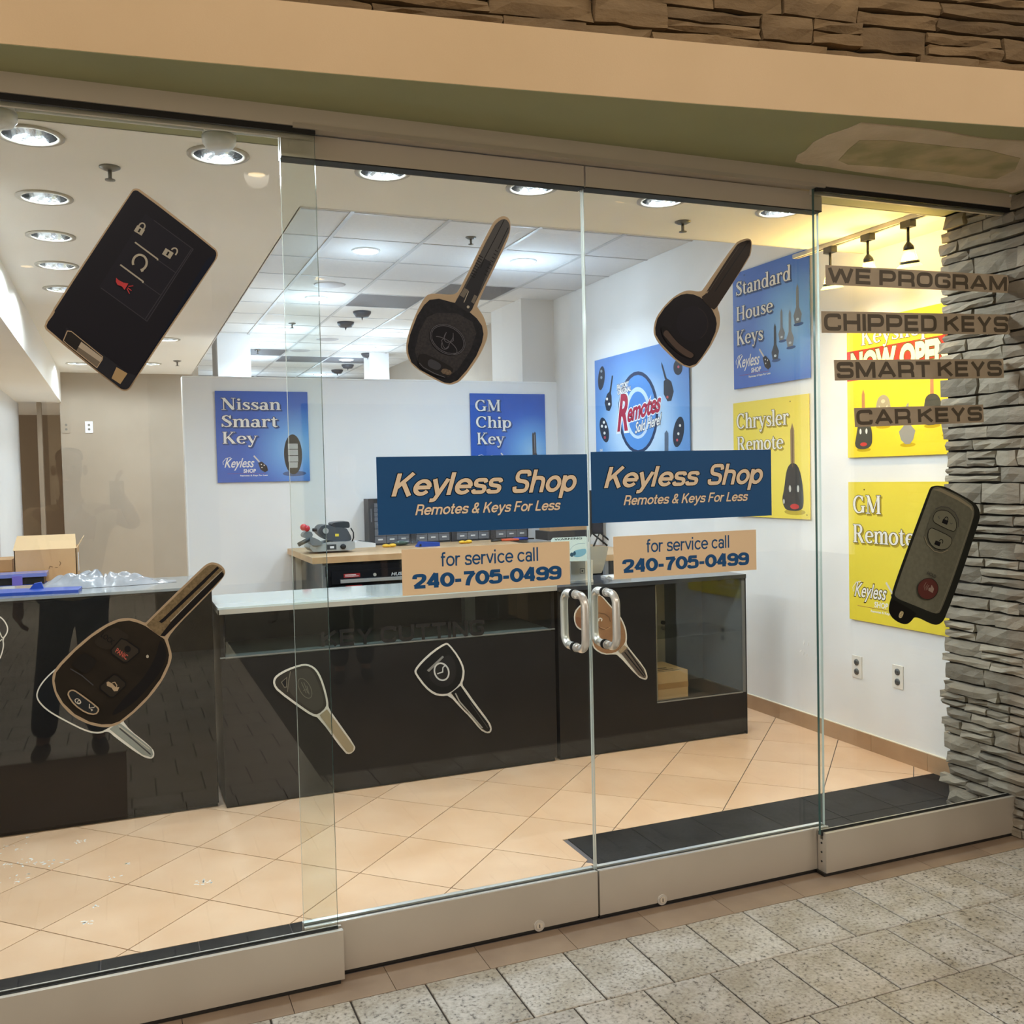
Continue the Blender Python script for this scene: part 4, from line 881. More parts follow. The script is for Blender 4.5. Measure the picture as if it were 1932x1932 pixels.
d.text('panic_lettering', sans('PANIC', .01), (828, 892), (930, 963), (850, 850), ink((196, 100, 88)), b2); d.polys('panic_mark', [ell(945, 862, 30, 32, n=14)], DK, b2)
b3 = d.poly('unlock_button', [(530, 895), (570, 905), (655, 965), (650, 1000), (570, 1085), (530, 1090), (425, 1015), (430, 985)], mat('print_button_dark', (32, 30, 29), .4), 1, bd); d.lines('unlock_rim', [[(410, 1045), (520, 1110), (625, 1200)]], .0028, DK3, parent=b3)
b4 = d.poly('trunk_button', [(815, 1098), (850, 1110), (928, 1175), (925, 1205), (815, 1310), (780, 1308), (690, 1235), (690, 1205)], BT, 1, bd); d.lines('trunk_rim', [[(815, 1098), (850, 1110), (928, 1175), (925, 1205), (815, 1310), (780, 1308), (690, 1235), (690, 1205)]], .0028, DK, True, b4)
d.polys('car_symbol', [[(748, 1172), (765, 1163), (800, 1182), (835, 1218), (868, 1216), (852, 1252), (818, 1255), (795, 1222), (752, 1204)]], OFFW if False else TAN, b4); d.lines('lid_symbol', [[(800, 1178), (825, 1170), (845, 1200), (838, 1222)]], .0024, TAN, parent=b4)
d.polys('indicator_dot', [ell(1130, 930, 13, 16, n=10)], LG, bd)
ov = d.poly('oval_window', [(430, 1240), (470, 1258), (660, 1398), (678, 1430), (645, 1472), (560, 1457), (450, 1382), (390, 1295), (395, 1258)], mat('print_oval', (40, 44, 48), .3), 1, bd)
d.lines('oval_rim', [smooth2([(430, 1240), (470, 1258), (660, 1398), (678, 1430), (645, 1472), (560, 1457), (450, 1382), (390, 1295), (395, 1258)], 1)], .0036, TAN, True, ov)
d.lines('small_lock_symbol', [ell(482, 1347, 30, 20, 35), ell(492, 1352, 12, 14, 35)], .0018, OFFW, True, ov); d.lines('small_trunk_symbol', [[(590, 1372), (588, 1410), (630, 1405), (640, 1395)], [(600, 1420), (618, 1428), (605, 1437)]], .0018, OFFW, parent=ov)
# slim grey remote, right panel
d = Dec('slim_remote_sticker', 'slim grey green remote sticker with red panic button on the right glass panel', 'sticker', YSS, (1660, 900), 6.663)
d.base([(655, 115), (740, 105), (835, 126), (1003, 215), (1186, 316), (1246, 398), (1260, 480), (1245, 562), (1005, 1284), (835, 1726), (794, 1816), (720, 1864), (636, 1845), (440, 1745), (392, 1816), (330, 1856), (246, 1836), (154, 1775), (110, 1692), (114, 1618), (135, 1536), (155, 1496), (160, 1398), (595, 226), (625, 146)], mat('print_green_black', (36, 38, 34), .35))
fc = d.poly('remote_face', [(680, 128), (760, 124), (1000, 238), (1160, 340), (1188, 430), (1172, 530), (935, 1240), (765, 1690), (720, 1720), (640, 1700), (400, 1600), (180, 1515), (188, 1420), (622, 240), (650, 160)], mat('print_grey_green', (112, 112, 98), .4, rgb2=(104, 104, 90), scale=60), 2)
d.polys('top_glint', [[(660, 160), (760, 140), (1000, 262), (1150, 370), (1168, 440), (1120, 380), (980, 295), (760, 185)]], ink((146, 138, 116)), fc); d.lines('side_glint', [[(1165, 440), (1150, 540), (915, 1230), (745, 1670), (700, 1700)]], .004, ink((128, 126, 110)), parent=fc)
kt = d.poly('key_tab', [(150, 1542), (180, 1545), (452, 1705), (440, 1740), (390, 1812), (330, 1850), (250, 1830), (160, 1768), (114, 1690), (120, 1610)], mat('print_tab_black', (24, 23, 22), .4), 1)
d.poly('tab_lock_mark', [(255, 1682), (290, 1690), (292, 1720), (268, 1770), (240, 1772), (228, 1745)], ink((206, 192, 150)), 1, kt); d.lines('tab_lock_detail', [ell(258, 1740, 13, 14), ell(270, 1705, 12, 12)], .0012, DK, True, kt)
pn = d.poly('button_plate', [(760, 372), (850, 380), (935, 445), (983, 540), (982, 625), (912, 800), (850, 905), (765, 945), (675, 925), (580, 830), (548, 745), (580, 640), (640, 465), (695, 398)], mat('print_plate', (96, 96, 84), .4), 2, fc)
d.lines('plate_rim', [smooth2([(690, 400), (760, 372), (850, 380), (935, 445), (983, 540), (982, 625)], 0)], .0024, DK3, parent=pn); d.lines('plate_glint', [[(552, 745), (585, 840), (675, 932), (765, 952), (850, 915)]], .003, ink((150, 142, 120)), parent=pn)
q1 = [(700, 430), (780, 410), (870, 440), (940, 530), (955, 610), (940, 672), (900, 687), (680, 580), (655, 540), (665, 480)]; q2 = [(620, 640), (660, 645), (870, 745), (892, 790), (872, 860), (820, 905), (740, 916), (650, 880), (590, 790), (588, 690)]
l1 = d.poly('lock_button', q1, mat('print_pale_button', (120, 120, 104), .4), 1, fc); d.lines('lock_rim', [smooth2(q1, 1)], .0024, DK, True, l1); lockicon(d, (815, 545), 70, .38, DK, parent=l1, hole=False)
d.lines('side_mark', [[(735, 490), (718, 500), (735, 520), (742, 508)]], .0016, DK3, parent=l1); d.lines('side_mark', [[(868, 575), (880, 590), (898, 578)]], .0016, DK3, parent=l1)
l2 = d.poly('unlock_button', q2, mat('print_pale_button', (120, 120, 104), .4), 1, fc); d.lines('unlock_rim', [smooth2(q2, 1)], .0024, DK, True, l2); lockicon(d, (715, 815), 70, .38, DK, True, parent=l2, hole=False)
d.text('hold_lettering', sans('HOLD', .005), (572, 1222), (678, 1272), (588, 1182), DK2, fc)
rb = d.poly('panic_button', ell(583, 1403, 126, 132, 30), mat('print_maroon', (92, 50, 46), .4), 0, fc); d.lines('panic_rim', [ell(583, 1403, 128, 134, 30)], .0022, mat('print_green_black', (36, 38, 34), .35), True, rb)
d.polys('speaker_symbol', [[(592, 1385), (612, 1392), (630, 1352), (660, 1405), (640, 1455), (612, 1438), (588, 1425)]], ink((150, 130, 120)), rb); d.lines('sound_waves', [[(560, 1320), (532, 1370), (545, 1422)], [(578, 1345), (556, 1380), (562, 1420)], [(594, 1358), (576, 1385), (580, 1412)]], .0018, ink((150, 130, 120)), parent=rb)
# word strips, right panel
STRIP = mat('transfer_tape', (176, 160, 138), .6, rgb2=(166, 150, 128), scale=12); LETT = mat('brown_vinyl_letter', (84, 74, 60), .5)
for word, bl_, br_, tl_, lb in (('WE PROGRAM', (1557, 537), (1903, 553), (1557, 500), 'top'), ('CHIPPED KEYS', (1550, 628), (1906, 631), (1549, 587), 'second'), ('SMART KEYS', (1575, 718), (1894, 713), (1573, 679), 'third'), ('CAR KEYS', (1613, 806), (1856, 797), (1611, 770), 'lowest')):
    f_ = front(YSS); A, B, C_ = (atY(*q, YSS) for q in (bl_, br_, tl_)); A = Vector((A.x, A.z)); B = Vector((B.x, B.z)); C_ = Vector((C_.x, C_.z)); D_ = B+C_-A
    root = thing('word_strip', 'tan strip reading %s, %s of the four word strips on the right glass panel' % (word, lb), 'sign', (A.x, YSS, A.y))
    mb = MB(); flat(mb, f_, [A, B, D_, C_], 0, .0008); mb.build('backing_strip', STRIP, root)
    e1 = B-A; e2 = C_-A; t_ = wide(word); x0, x1, y0, y1 = bbox(t_)
    a0 = A+e1*.012+e2*.10; a1 = A+e1*.988+e2*.10; a2 = A+e1*.012+e2*.90
    x = 0; E1 = a1-a0
    for chh in word:
        R_, adv = gl_wide(chh)
        if chh != ' ':
            tt = wide(chh); bx = bbox(tt); mb = MB(); u0 = (x+bx[0]-x0)/(x1-x0); u1 = (x+bx[1]-x0)/(x1-x0)
            put(mb, f_, tt, a0+E1*u0, a0+E1*u1, (a2-a0)+a0+E1*u0, .0012); mb.build('letter', LETT, root)
        x += adv+.14
# shop signs and phone signs on the doors
def sign(name, label, quad, m, rows):
    f_ = front(YDS); Q = [atY(*q, YDS) for q in quad]; Q = [Vector((q.x, q.z)) for q in Q]      # BL BR TR TL
    x0 = (Q[0].x+Q[3].x)/2; x1 = (Q[1].x+Q[2].x)/2; z0 = (Q[0].y+Q[1].y)/2; z1 = (Q[2].y+Q[3].y)/2
    root = thing(name, label, 'sign', ((x0+x1)/2, YDS, z0)); mb = MB(); flat(mb, f_, [(x0, z0), (x1, z0), (x1, z1), (x0, z1)], 0, .0009); mb.build('vinyl_panel', m, root)
    W_, H_ = x1-x0, z1-z0
    for nm, t_, (u0, u1, v0, v1), mm, outl in rows:
        a, b, c = (x0+W_*u0, z0+H_*v0), (x0+W_*u1, z0+H_*v0), (x0+W_*u0, z0+H_*v1)
        if outl: mb = MB(); put(mb, f_, outl, a, b, c, .0012, ref=bbox(t_)); mb.build(nm+'_outline', ink((14, 20, 34)), root)
        mb = MB(); put(mb, f_, t_, a, b, c, .0016); mb.build(nm, mm, root)
    return root
TX = mat('sand_letter', (238, 216, 188), .5); SH = .26
def names(u): return [('shop_name', grot('Keyless', .168, SH), (u[0][0], u[0][0]+(u[0][1]-u[0][0])*.585, u[0][2], u[0][3]), TX, grot('Keyless', .168, SH, .035)), ('shop_name', grot('Shop', .168, SH), (u[0][0]+(u[0][1]-u[0][0])*.635, u[0][1], u[0][2], u[0][3]), TX, grot('Shop', .168, SH, .035)), ('slogan', grot('Remotes & Keys For Less', .16, SH), u[1], TX, grot('Remotes & Keys For Less', .16, SH, .03))]
sign('shop_sign', 'blue Keyless Shop sign on the left glass door', [(713, 1010), (1109, 992), (1108, 857), (710, 862)], NAVY, names([(.062, .944, .40, .80), (.165, .86, .195, .385)]))
sign('shop_sign', 'blue Keyless Shop sign on the right glass door', [(1116, 989), (1456, 971), (1454, 847), (1115, 854)], NAVY, names([(.065, .95, .40, .80), (.165, .86, .195, .385)]))
def phone(): return [('call_lettering', grot('for service call', .125), (.22, .80, .58, .90), NAVY, None), ('phone_number', grot('240-705-0499', .225), (.055, .945, .13, .47), NAVY, None)]
sign('phone_sign', 'tan phone number sign on the left glass door', [(760, 1124), (1076, 1103), (1074, 1020), (757, 1038)], SAND, phone())
sign('phone_sign', 'tan phone number sign on the right glass door', [(1159, 1094), (1428, 1074), (1425, 998), (1156, 1014)], SAND, phone())
# ================================================================== COUNTERS
YC = 1.72
# middle display counter
t = thing('display_counter', 'black display counter with pale top and glass front in the middle of the row', 'counter', (1.25, 2.0, 0))
MB().box(.405, 2.105, YC, 2.22, .02, .70).build('body_panel', COUNTER, t)
MB().box(.405, .425, YC, 2.22, .70, .915).build('side_panel', COUNTER, t); MB().box(2.085, 2.105, YC, 2.22, .70, .915).build('side_panel', COUNTER, t)
MB().box(.425, 2.085, YC+.004, 2.2, .70, .708).build('display_shelf', mat('shelf_grey', (120, 126, 126), .3), t)
MB().box(.425, 2.085, 2.19, 2.21, .708, .915).build('back_panel', COUNTERI, t)
MB().box(1.72, 1.78, 2.05, 2.11, .708, .915).build('inner_post', mat('post_grey', (140, 140, 142), .4), t)
MB().box(.43, 2.08, YC, YC+.006, .712, .912).build('front_glass', GLASS_C, t)
MB().box(.40, 2.105, YC-.005, YC+.004, .706, .712).build('shelf_edge', mat('edge_metal', (150, 152, 150), .35, metal=.6), t)
MB().box(.395, 2.108, YC-.035, 2.23, .938, .947).build('counter_top', mat('pale_glass_top', (196, 206, 204), .08, coat=.5), t)
MB().box(.395, 2.108, YC-.035, YC-.028, .915, .938).build('top_edge_strip', mat('edge_strip_grey', (188, 180, 168), .35, metal=.3), t)
MB().box(.395, .40, YC-.035, 2.23, .915, .938).build('top_side_strip', mat('edge_strip_grey', (188, 180, 168), .35, metal=.3), t)
MB().box(.41, 2.10, YC+.02, 2.2, 0, .02).build('toe_base', BLACK, t)
# left display counter
t = thing('display_counter', 'taller black counter at the left end of the row', 'counter', (-.9, 2.1, 0))
MB().box(-2.3, .375, 1.77, 2.34, .02, 1.03).build('body_panel', COUNTER, t)
MB().box(-2.3, .375, 1.768, 1.776, .02, 1.02).build('front_sheet', mat('gloss_black_sheet', (18, 18, 20), .18, spec=.3), t)
MB().box(-2.3, .38, 1.765, 2.35, 1.03, 1.042).build('counter_top', mat('grey_glass_top', (128, 132, 134), .15), t)
MB().box(-2.3, .375, 1.79, 2.3, 0, .02).build('toe_base', BLACK, t)
MB().box(.372, .378, 1.77, 2.34, .02, 1.03).build('side_panel', COUNTER, t)
# right display counter
t = thing('display_counter', 'black counter with square glass case at the right end of the row', 'counter', (2.7, 2.0, 0))
MB().box(2.125, 2.72, YC, 2.15, .02, .905).build('door_panel', COUNTER, t)
MB().box(2.72, 3.312, YC, 2.15, .02, .245).build('body_panel', COUNTER, t)
MB().box(2.722, 3.29, YC+.008, 2.13, .245, .252).build('case_floor', mat('case_floor_grey', (48, 48, 48), .3), t)
MB().box(3.29, 3.312, YC, 2.15, .245, .905).box(2.72, 3.29, 2.13, 2.15, .245, .905).build('case_walls', mat('case_wall_grey', (96, 98, 100), .4), t)
MB().box(2.724, 2.732, YC+.01, 2.13, .252, .905).build('case_side', BEIGE, t)
MB().box(2.735, 3.02, 2.124, 2.131, .252, .905).build('case_back_board', mat('case_board', (190, 176, 156), .5), t)
MB().box(2.732, 3.29, YC+.02, 2.12, .596, .603).build('glass_shelf', GLASS_C, t)
MB().box(2.722, 3.29, YC, YC+.006, .25, .905).build('front_glass', GLASS_C, t)
MB().box(2.722, 3.29, YC-.002, YC+.006, .243, .249).build('glass_channel', mat('edge_metal', (150, 152, 150), .35, metal=.6), t)
MB().box(2.12, 3.317, YC-.008, 2.16, .905, .928).build('counter_top', mat('black_top', (52, 54, 58), .15), t)
MB().box(3.312, 3.318, YC-.002, 2.152, .0, .905).build('side_panel', COUNTER, t)
MB().box(2.13, 3.31, YC+.02, 2.13, 0, .02).build('toe_base', BLACK, t)
for x, z in ((3.26, .585), (3.0, .62)): MB().cyl((x, 2.12, z), (x, 2.10, z), .012, n=10).build('shelf_pin', BLACKM, t)
# carton inside the glass case
def carton(name, label, x0, x1, y0, y1, z0, z1, tape=True):
    t = thing(name, label, 'box', ((x0+x1)/2, (y0+y1)/2, z0))
    MB().box(x0, x1, y0, y1, z0, z1).build('carton_body', CARD, t)
    if tape:
        zm = (z0+z1)/2; MB().box(x0-.001, x1+.001, y0-.0012, y0, zm-.02, zm+.012).build('tape_band', TAPE, t)
    return t
t = carton('cardboard_box', 'taped cardboard carton on the floor of the glass case', 2.745, 2.94, YC+.03, 2.02, .2525, .405)
MB().box(2.78, 2.88, 1.80, 1.815, .405, .4058).box(2.765, 2.90, 1.77, 1.777, .405, .4058).box(2.80, 2.86, 1.84, 1.86, .405, .4058).build('printed_marks', ink((96, 76, 56)), t)

# ---- stickers on the counter fronts
WOUT = ink((206, 200, 190))
d = Dec('key_sticker', 'dark key sticker with pale blade low on the left counter front', 'sticker', 1.7675, (50, 1050), 4.954)
d.base([(275, 1040), (145, 1165), (84, 1280), (105, 1358), (198, 1450), (378, 1550), (560, 1640), (682, 1660), (760, 1626), (828, 1690), (1078, 1870), (1170, 1896), (1200, 1856), (1180, 1786), (900, 1572), (880, 1400), (780, 1190), (620, 990), (420, 950)], WOUT)
d.poly('key_head', [(280, 1052), (155, 1172), (98, 1280), (116, 1348), (206, 1438), (382, 1536), (562, 1625), (680, 1644), (755, 1610), (860, 1545), (865, 1400), (770, 1200), (610, 1005), (420, 966)], mat('print_black3', (24, 25, 28), .3), 2)
bl = d.poly('blade', [(775, 1612), (855, 1555), (882, 1562), (1168, 1792), (1184, 1850), (1165, 1876), (1085, 1852)], mat('print_pale_steel', (128, 132, 126), .4), 0); d.lines('blade_groove', [[(870, 1605), (1010, 1720), (1160, 1850)]], .006, DK2, parent=bl); d.lines('blade_glint', [[(860, 1580), (1150, 1800)]], .004, LG, parent=bl)
d = Dec('key_sticker', 'rounded triangular key sticker with tan blade on the middle counter front', 'sticker', YC-.0062, (500, 1180), 4.391)
hp = [(290, 330), (350, 325), (405, 350), (445, 400), (485, 500), (516, 630), (514, 685), (440, 750), (390, 740), (300, 680), (110, 540), (76, 490), (76, 450), (102, 415), (180, 370)]
d.base([(290, 322), (350, 317), (410, 344), (452, 396), (492, 496), (524, 628), (524, 682), (588, 772), (748, 998), (744, 1034), (704, 1068), (660, 1058), (446, 764), (386, 748), (296, 690), (104, 548), (68, 494), (68, 446), (96, 408), (176, 362)], WOUT, 1)
hd_ = d.poly('key_head', [(290, 337), (350, 332), (400, 356), (438, 404), (477, 503), (508, 630), (505, 680), (440, 738), (392, 731), (304, 672), (116, 534), (84, 488), (84, 452), (108, 421), (183, 377)], mat('print_taupe_black', (52, 48, 43), .35), 1)
d.poly('key_face', [(210, 385), (330, 350), (390, 370), (440, 470), (490, 620), (470, 690), (400, 712), (320, 660), (200, 560), (190, 470)], mat('print_taupe', (66, 62, 56), .35), 2, hd_)
d.poly('ring_hole', [(135, 470), (180, 430), (178, 510), (160, 512)], DK, 1, hd_); d.lines('hole_rim', [[(135, 470), (180, 430), (178, 510), (160, 512)]], .004, ink((112, 104, 92)), True, hd_); d.lines('edge_glint', [[(210, 380), (195, 460), (185, 550)]], .004, ink((112, 104, 92)), parent=hd_)
d.lines('emblem_ring', [ell(330, 520, 45, 90, -28)], .003, ink((110, 104, 94)), True, hd_); d.lines('emblem_strokes', [[(300, 470), (340, 560)], [(320, 470), (355, 560)], [(345, 500), (365, 570)], [(315, 540), (350, 525)]], .003, ink((110, 104, 94)), parent=hd_)
d.polys('blade', [[(452, 742), (512, 692), (734, 1002), (728, 1038), (694, 1052), (672, 1040)]], mat('print_tan_blade', (150, 136, 110), .4))
d = Dec('key_sticker', 'outlined black key sticker with silver round emblem on the middle counter front', 'sticker', YC-.0062, (500, 1180), 4.391)
d.base([(1495, 142), (1524, 150), (1608, 256), (1654, 358), (1650, 434), (1630, 488), (1668, 536), (1733, 631), (1858, 796), (1880, 850), (1870, 888), (1836, 894), (1785, 868), (1694, 756), (1634, 698), (1526, 579), (1460, 587), (1396, 573), (1324, 516), (1242, 404), (1236, 368), (1294, 294), (1396, 202)], WOUT, 1)
hd_ = d.poly('key_head', [(1495, 158), (1518, 162), (1596, 264), (1638, 362), (1632, 430), (1610, 492), (1528, 562), (1460, 570), (1404, 557), (1336, 505), (1256, 398), (1253, 372), (1306, 306), (1404, 217)], mat('print_black4', (26, 26, 27), .3), 1)
d.poly('inner_face', [(1340, 400), (1500, 235), (1560, 260), (1590, 380), (1560, 480), (1470, 520), (1390, 480)], mat('print_black5', (36, 35, 36), .3), 2, hd_)
d.polys('slot', [[(1340, 372), (1470, 250), (1482, 262), (1358, 385)]], ink((128, 126, 122)), hd_)
d.lines('emblem_ring', [ell(1462, 383, 58, 72, -20)], .008, ink((190, 188, 184)), True, hd_); d.lines('emblem_wing', [[(1425, 400), (1470, 385), (1472, 350), (1490, 330)]], .006, ink((190, 188, 184)), parent=hd_)
bl = d.polys('blade', [[(1540, 558), (1618, 498), (1718, 642), (1846, 808), (1864, 852), (1858, 874), (1838, 880), (1792, 854), (1700, 742), (1640, 684)]], mat('print_black4', (26, 26, 27), .3))
d.lines('blade_highlight', [[(1575, 560), (1610, 630), (1690, 720), (1800, 850)]], .007, ink((150, 146, 138)), parent=bl); d.lines('blade_line', [[(1700, 640), (1790, 770), (1845, 850)]], .003, ink((80, 78, 76)), parent=bl)
d = Dec('key_sticker', 'brown notched key sticker seen behind the door handles', 'sticker', YC-.001, (1060, 1090), 9.66)
d.base([(680, 306), (732, 324), (896, 514), (1028, 650), (1110, 776), (1170, 928), (1190, 1080), (1176, 1198), (1218, 1274), (1510, 1634), (1562, 1780), (1556, 1848), (1502, 1862), (1384, 1808), (1024, 1408), (948, 1395), (758, 1405), (592, 1308), (550, 1204), (492, 1028), (326, 950), (252, 886), (215, 750), (230, 614), (324, 502), (426, 420), (598, 320)], WOUT, 1)
hd_ = d.poly('key_head', [(680, 322), (722, 340), (880, 528), (1008, 665), (1086, 786), (1146, 934), (1164, 1080), (1150, 1190), (1060, 1300), (950, 1374), (766, 1382), (612, 1290), (572, 1196), (510, 1010), (338, 926), (272, 872), (238, 750), (252, 628), (338, 520), (436, 442), (604, 342)], mat('print_brown', (146, 110, 80), .45, rgb2=(134, 98, 70), scale=10), 1)
d.poly('lower_lobe', [(250, 700), (420, 760), (520, 900), (520, 1010), (338, 926), (272, 872), (240, 780)], mat('print_rust', (128, 88, 64), .45), 2, hd_); d.lines('face_crease', [[(660, 640), (780, 660), (860, 720), (880, 800)], ell(760, 830, 110, 110, 0, 40, 170, 12)], .005, ink((104, 76, 54)), parent=hd_); d.lines('face_glint', [[(700, 900), (800, 940), (880, 900)]], .003, ink((172, 136, 104)), parent=hd_)
d.lines('script_mark', [[(668, 790), (672, 750), (700, 735), (728, 755), (720, 792)]], .006, OFFW, parent=hd_)
bl = d.polys('blade', [[(1130, 1272), (1180, 1262), (1488, 1654), (1532, 1790), (1520, 1828), (1480, 1824), (1394, 1778), (1056, 1352)]], mat('print_blade_grey', (92, 82, 74), .4)); d.polys('blade_groove', [[(1180, 1310), (1205, 1310), (1520, 1760), (1520, 1800)], [(1130, 1360), (1150, 1350), (1500, 1790), (1480, 1800)]], DK, bl); d.polys('blade_collar', [[(1020, 1330), (1130, 1225), (1190, 1270), (1075, 1385)]], ink((150, 130, 104)), bl)
d = Dec('key_sticker', 'white outlined key ring sticker at the far left of the counter front', 'sticker', 1.7675, (0, 1100), 9.66)
d.base([(-400, 700), (-250, 520), (0, 600), (82, 672), (136, 766), (154, 842), (134, 926), (60, 1030), (76, 1130), (54, 1256), (0, 1400), (-120, 1500), (-300, 1400), (-420, 1100)], WOUT, 1)
d.poly('key_head', [(-380, 700), (-240, 545), (-6, 624), (66, 688), (116, 776), (132, 842), (114, 916), (40, 1016), (56, 1130), (36, 1246), (-14, 1376), (-120, 1470), (-285, 1380), (-395, 1100)], mat('print_black3', (24, 25, 28), .3), 1)
d.lines('ring_lines', [[(-20, 860), (30, 980), (52, 1000), (72, 985)], [(0, 1060), (40, 1020)]], .004, WOUT)
# dark cut lettering on the counter glass
root = thing('counter_lettering', 'faint dark words KEY CUTTING on the middle counter front', 'lettering', (1.25, YC, .72)); f_ = front(YC-.0064)
A, B, C_ = (atY(*q, YC-.0064) for q in ((606, 1222), (914, 1198), (606, 1190))); A = Vector((A.x, A.z)); B = Vector((B.x, B.z)); C_ = Vector((A.x, C_.z))
t_ = wide('KEY CUTTING'); x0, x1, *_ = bbox(t_); x = 0
for chh in 'KEY CUTTING':
    R_, adv = gl_wide(chh)
    if chh != ' ':
        tt = wide(chh); bx = bbox(tt); mb = MB(); E1 = B-A; u0 = (x+bx[0]-x0)/(x1-x0); u1 = (x+bx[1]-x0)/(x1-x0)
        put(mb, f_, tt, A+E1*u0, A+E1*u1, C_+E1*u0, 0); mb.build('letter', mat('black_letter', (14, 12, 12), .5), root)
    x += adv+.14

# ================================================================== POSTERS
BLUES = [(0, (150, 196, 232)), (.35, (104, 160, 222)), (.75, (56, 102, 190)), (1, (48, 92, 182))]
YELLOW = [(0, (238, 218, 96)), (.5, (234, 212, 78)), (1, (228, 204, 66))]
CREAM = ink((232, 228, 222)); OUTL = ink((36, 52, 84)); OUTY = ink((96, 80, 30))
def poster(label, pf, a0, b0, W_, H_, m):
    c = pf.P(a0+W_/2, b0, 0); root = thing('poster', label, 'poster', c)
    mb = MB(); flat(mb, pf, [(a0, b0), (a0+W_, b0), (a0+W_, b0+H_), (a0, b0+H_)], 0, .006)
    mb.build('poster_board', m, root, uv=lambda v: ((((v-pf.o).dot(pf.u)-a0)/W_), ((v-pf.o).dot(pf.v)-b0)/H_))
    P_ = lambda u, v: (a0+W_*u, b0+H_*v); P_.root = root; P_.pf = pf; P_.W = W_; return P_
def words(P, rows, outl=OUTL, shadow=None, face_m=CREAM):
    for n, (txt, u0, u1, v0, v1) in enumerate(rows):
        t_ = serif(txt); x0, x1, y0, y1 = bbox(t_); ref = (x0, x1, 0, 1)
        a, b, c = P(u0, v0), P(u1, v0), P(u0, v1)
        sh = .012
        mb = MB(); put(mb, P.pf, serif(txt, .035), P(u0+sh, v0-sh), P(u1+sh, v0-sh), P(u0+sh, v1-sh), .0064, ref); mb.build('word_shadow', shadow or ink((58, 82, 132)), P.root)
        mb = MB(); put(mb, P.pf, serif(txt, .03), a, b, c, .0068, ref); mb.build('word_outline', outl, P.root)
        mb = MB(); put(mb, P.pf, t_, a, b, c, .0072, ref); mb.build('word', face_m, P.root)
def pface(P, name, polys, m, h, parent=None):
    mb = MB()
    for q in polys: face(mb, P.pf, [P(*p) for p in q], h)
    return mb.build(name, m, parent or P.root)
def pline(P, name, lists, wd, m, h, closed=False, parent=None):
    mb = MB()
    for q in lists: line(mb, P.pf, [P(*p) for p in q], wd, h, closed)
    return mb.build(name, m, parent or P.root)
def ptext(P, name, t_, u0, u1, v0, v1, m, h, ref=None, parent=None):
    mb = MB(); put(mb, P.pf, t_, P(u0, v0), P(u1, v0), P(u0, v1), h, ref); return mb.build(name, m, parent or P.root)
def logo(P, u0, v0, k=1.0, dark=None):
    """small script shop logo with a little remote key"""
    if dark: ptext(P, 'logo_script_outline', sans('Keyless', .05, .4), u0, u0+.32*k, v0+.055*k, v0+.19*k, dark, .0066, bbox(sans('Keyless', 0, .4)))
    lg = ptext(P, 'logo_script', sans('Keyless', 0.012, .4), u0, u0+.32*k, v0+.055*k, v0+.19*k, CREAM, .007)
    pline(P, 'logo_swash', [[(u0-.01*k, v0+.12*k), (u0-.015*k, v0+.15*k), (u0+.02*k, v0+.19*k), (u0+.07*k, v0+.20*k)]], .004*k, CREAM, .007, parent=lg)
    ptext(P, 'logo_shop', sans('SHOP', .03, .1), u0+.20*k, u0+.335*k, v0+.028*k, v0+.07*k, CREAM, .0071, parent=lg)
    ptext(P, 'logo_slogan', sans('Remotes & Keys For Less', .03), u0+.165*k, u0+.46*k, v0-.015*k, v0+.007*k, CREAM, .0071, parent=lg)
    pline(P, 'logo_rule', [[(u0+.03*k, v0+.022*k), (u0+.44*k, v0+.018*k)]], .002, ink((150, 70, 90)), .0069, parent=lg)
    rk = pface(P, 'logo_remote', [[(u0+.36*k, v0+.135*k), (u0+.40*k, v0+.15*k), (u0+.455*k, v0+.10*k), (u0+.465*k, v0+.05*k), (u0+.43*k, v0+.03*k), (u0+.385*k, v0+.06*k)]], ink((40, 40, 48)), .0074, lg)
    pline(P, 'logo_blade', [[(u0+.375*k, v0+.145*k), (u0+.315*k, v0+.215*k)]], .012*k, ink((206, 200, 196)), .0072, parent=lg)
    pface(P, 'logo_button', [[(a+u0, b+v0) for a, b in ell(.395*k, .118*k, .007*k, .007*k, n=8)], [(a+u0, b+v0) for a, b in ell(.425*k, .108*k, .007*k, .007*k, n=8)], [(a+u0, b+v0) for a, b in ell(.40*k, .085*k, .007*k, .007*k, n=8)]], CREAM, .0077, lg)
def pin(P, pts):
    for u, v in pts: pface(P, 'pin_head', [[(u+.006*math.cos(i), v+.006*math.sin(i)) for i in range(6)]], ink((60, 50, 30)), .0075)
def miniremote(P, cx, cy, w_, h_, body, dots=True, red=None, shade=True):
    q = [(cx-w_*.5, cy-h_*.30), (cx-w_*.42, cy-h_*.5), (cx+w_*.42, cy-h_*.5), (cx+w_*.5, cy-h_*.30), (cx+w_*.42, cy+h_*.2), (cx+w_*.2, cy+h_*.5), (cx-w_*.2, cy+h_*.5), (cx-w_*.42, cy+h_*.2)]
    if shade: pface(P, 'print_shadow', [ell(cx, cy-h_*.5, w_*.75, h_*.08)], ink((110, 124, 130)) if body != 'y' else ink((176, 150, 50)), .0062)
    return q
f_ = front(YP-.010)
pwall = pw; pw = PF((XR-.010, 0, 0), (0, -1, 0), (0, 0, 1), (-1, 0, 0))
P = poster('blue poster reading Nissan Smart Key on the white partition', f_, .718, 1.522, .728, .727, postermat('blue_print_a', BLUES, .85, .38, .62))
words(P, [('Nissan', .06, .70, .795, .925), ('Smart', .06, .665, .605, .74), ('Key', .065, .44, .425, .555)])
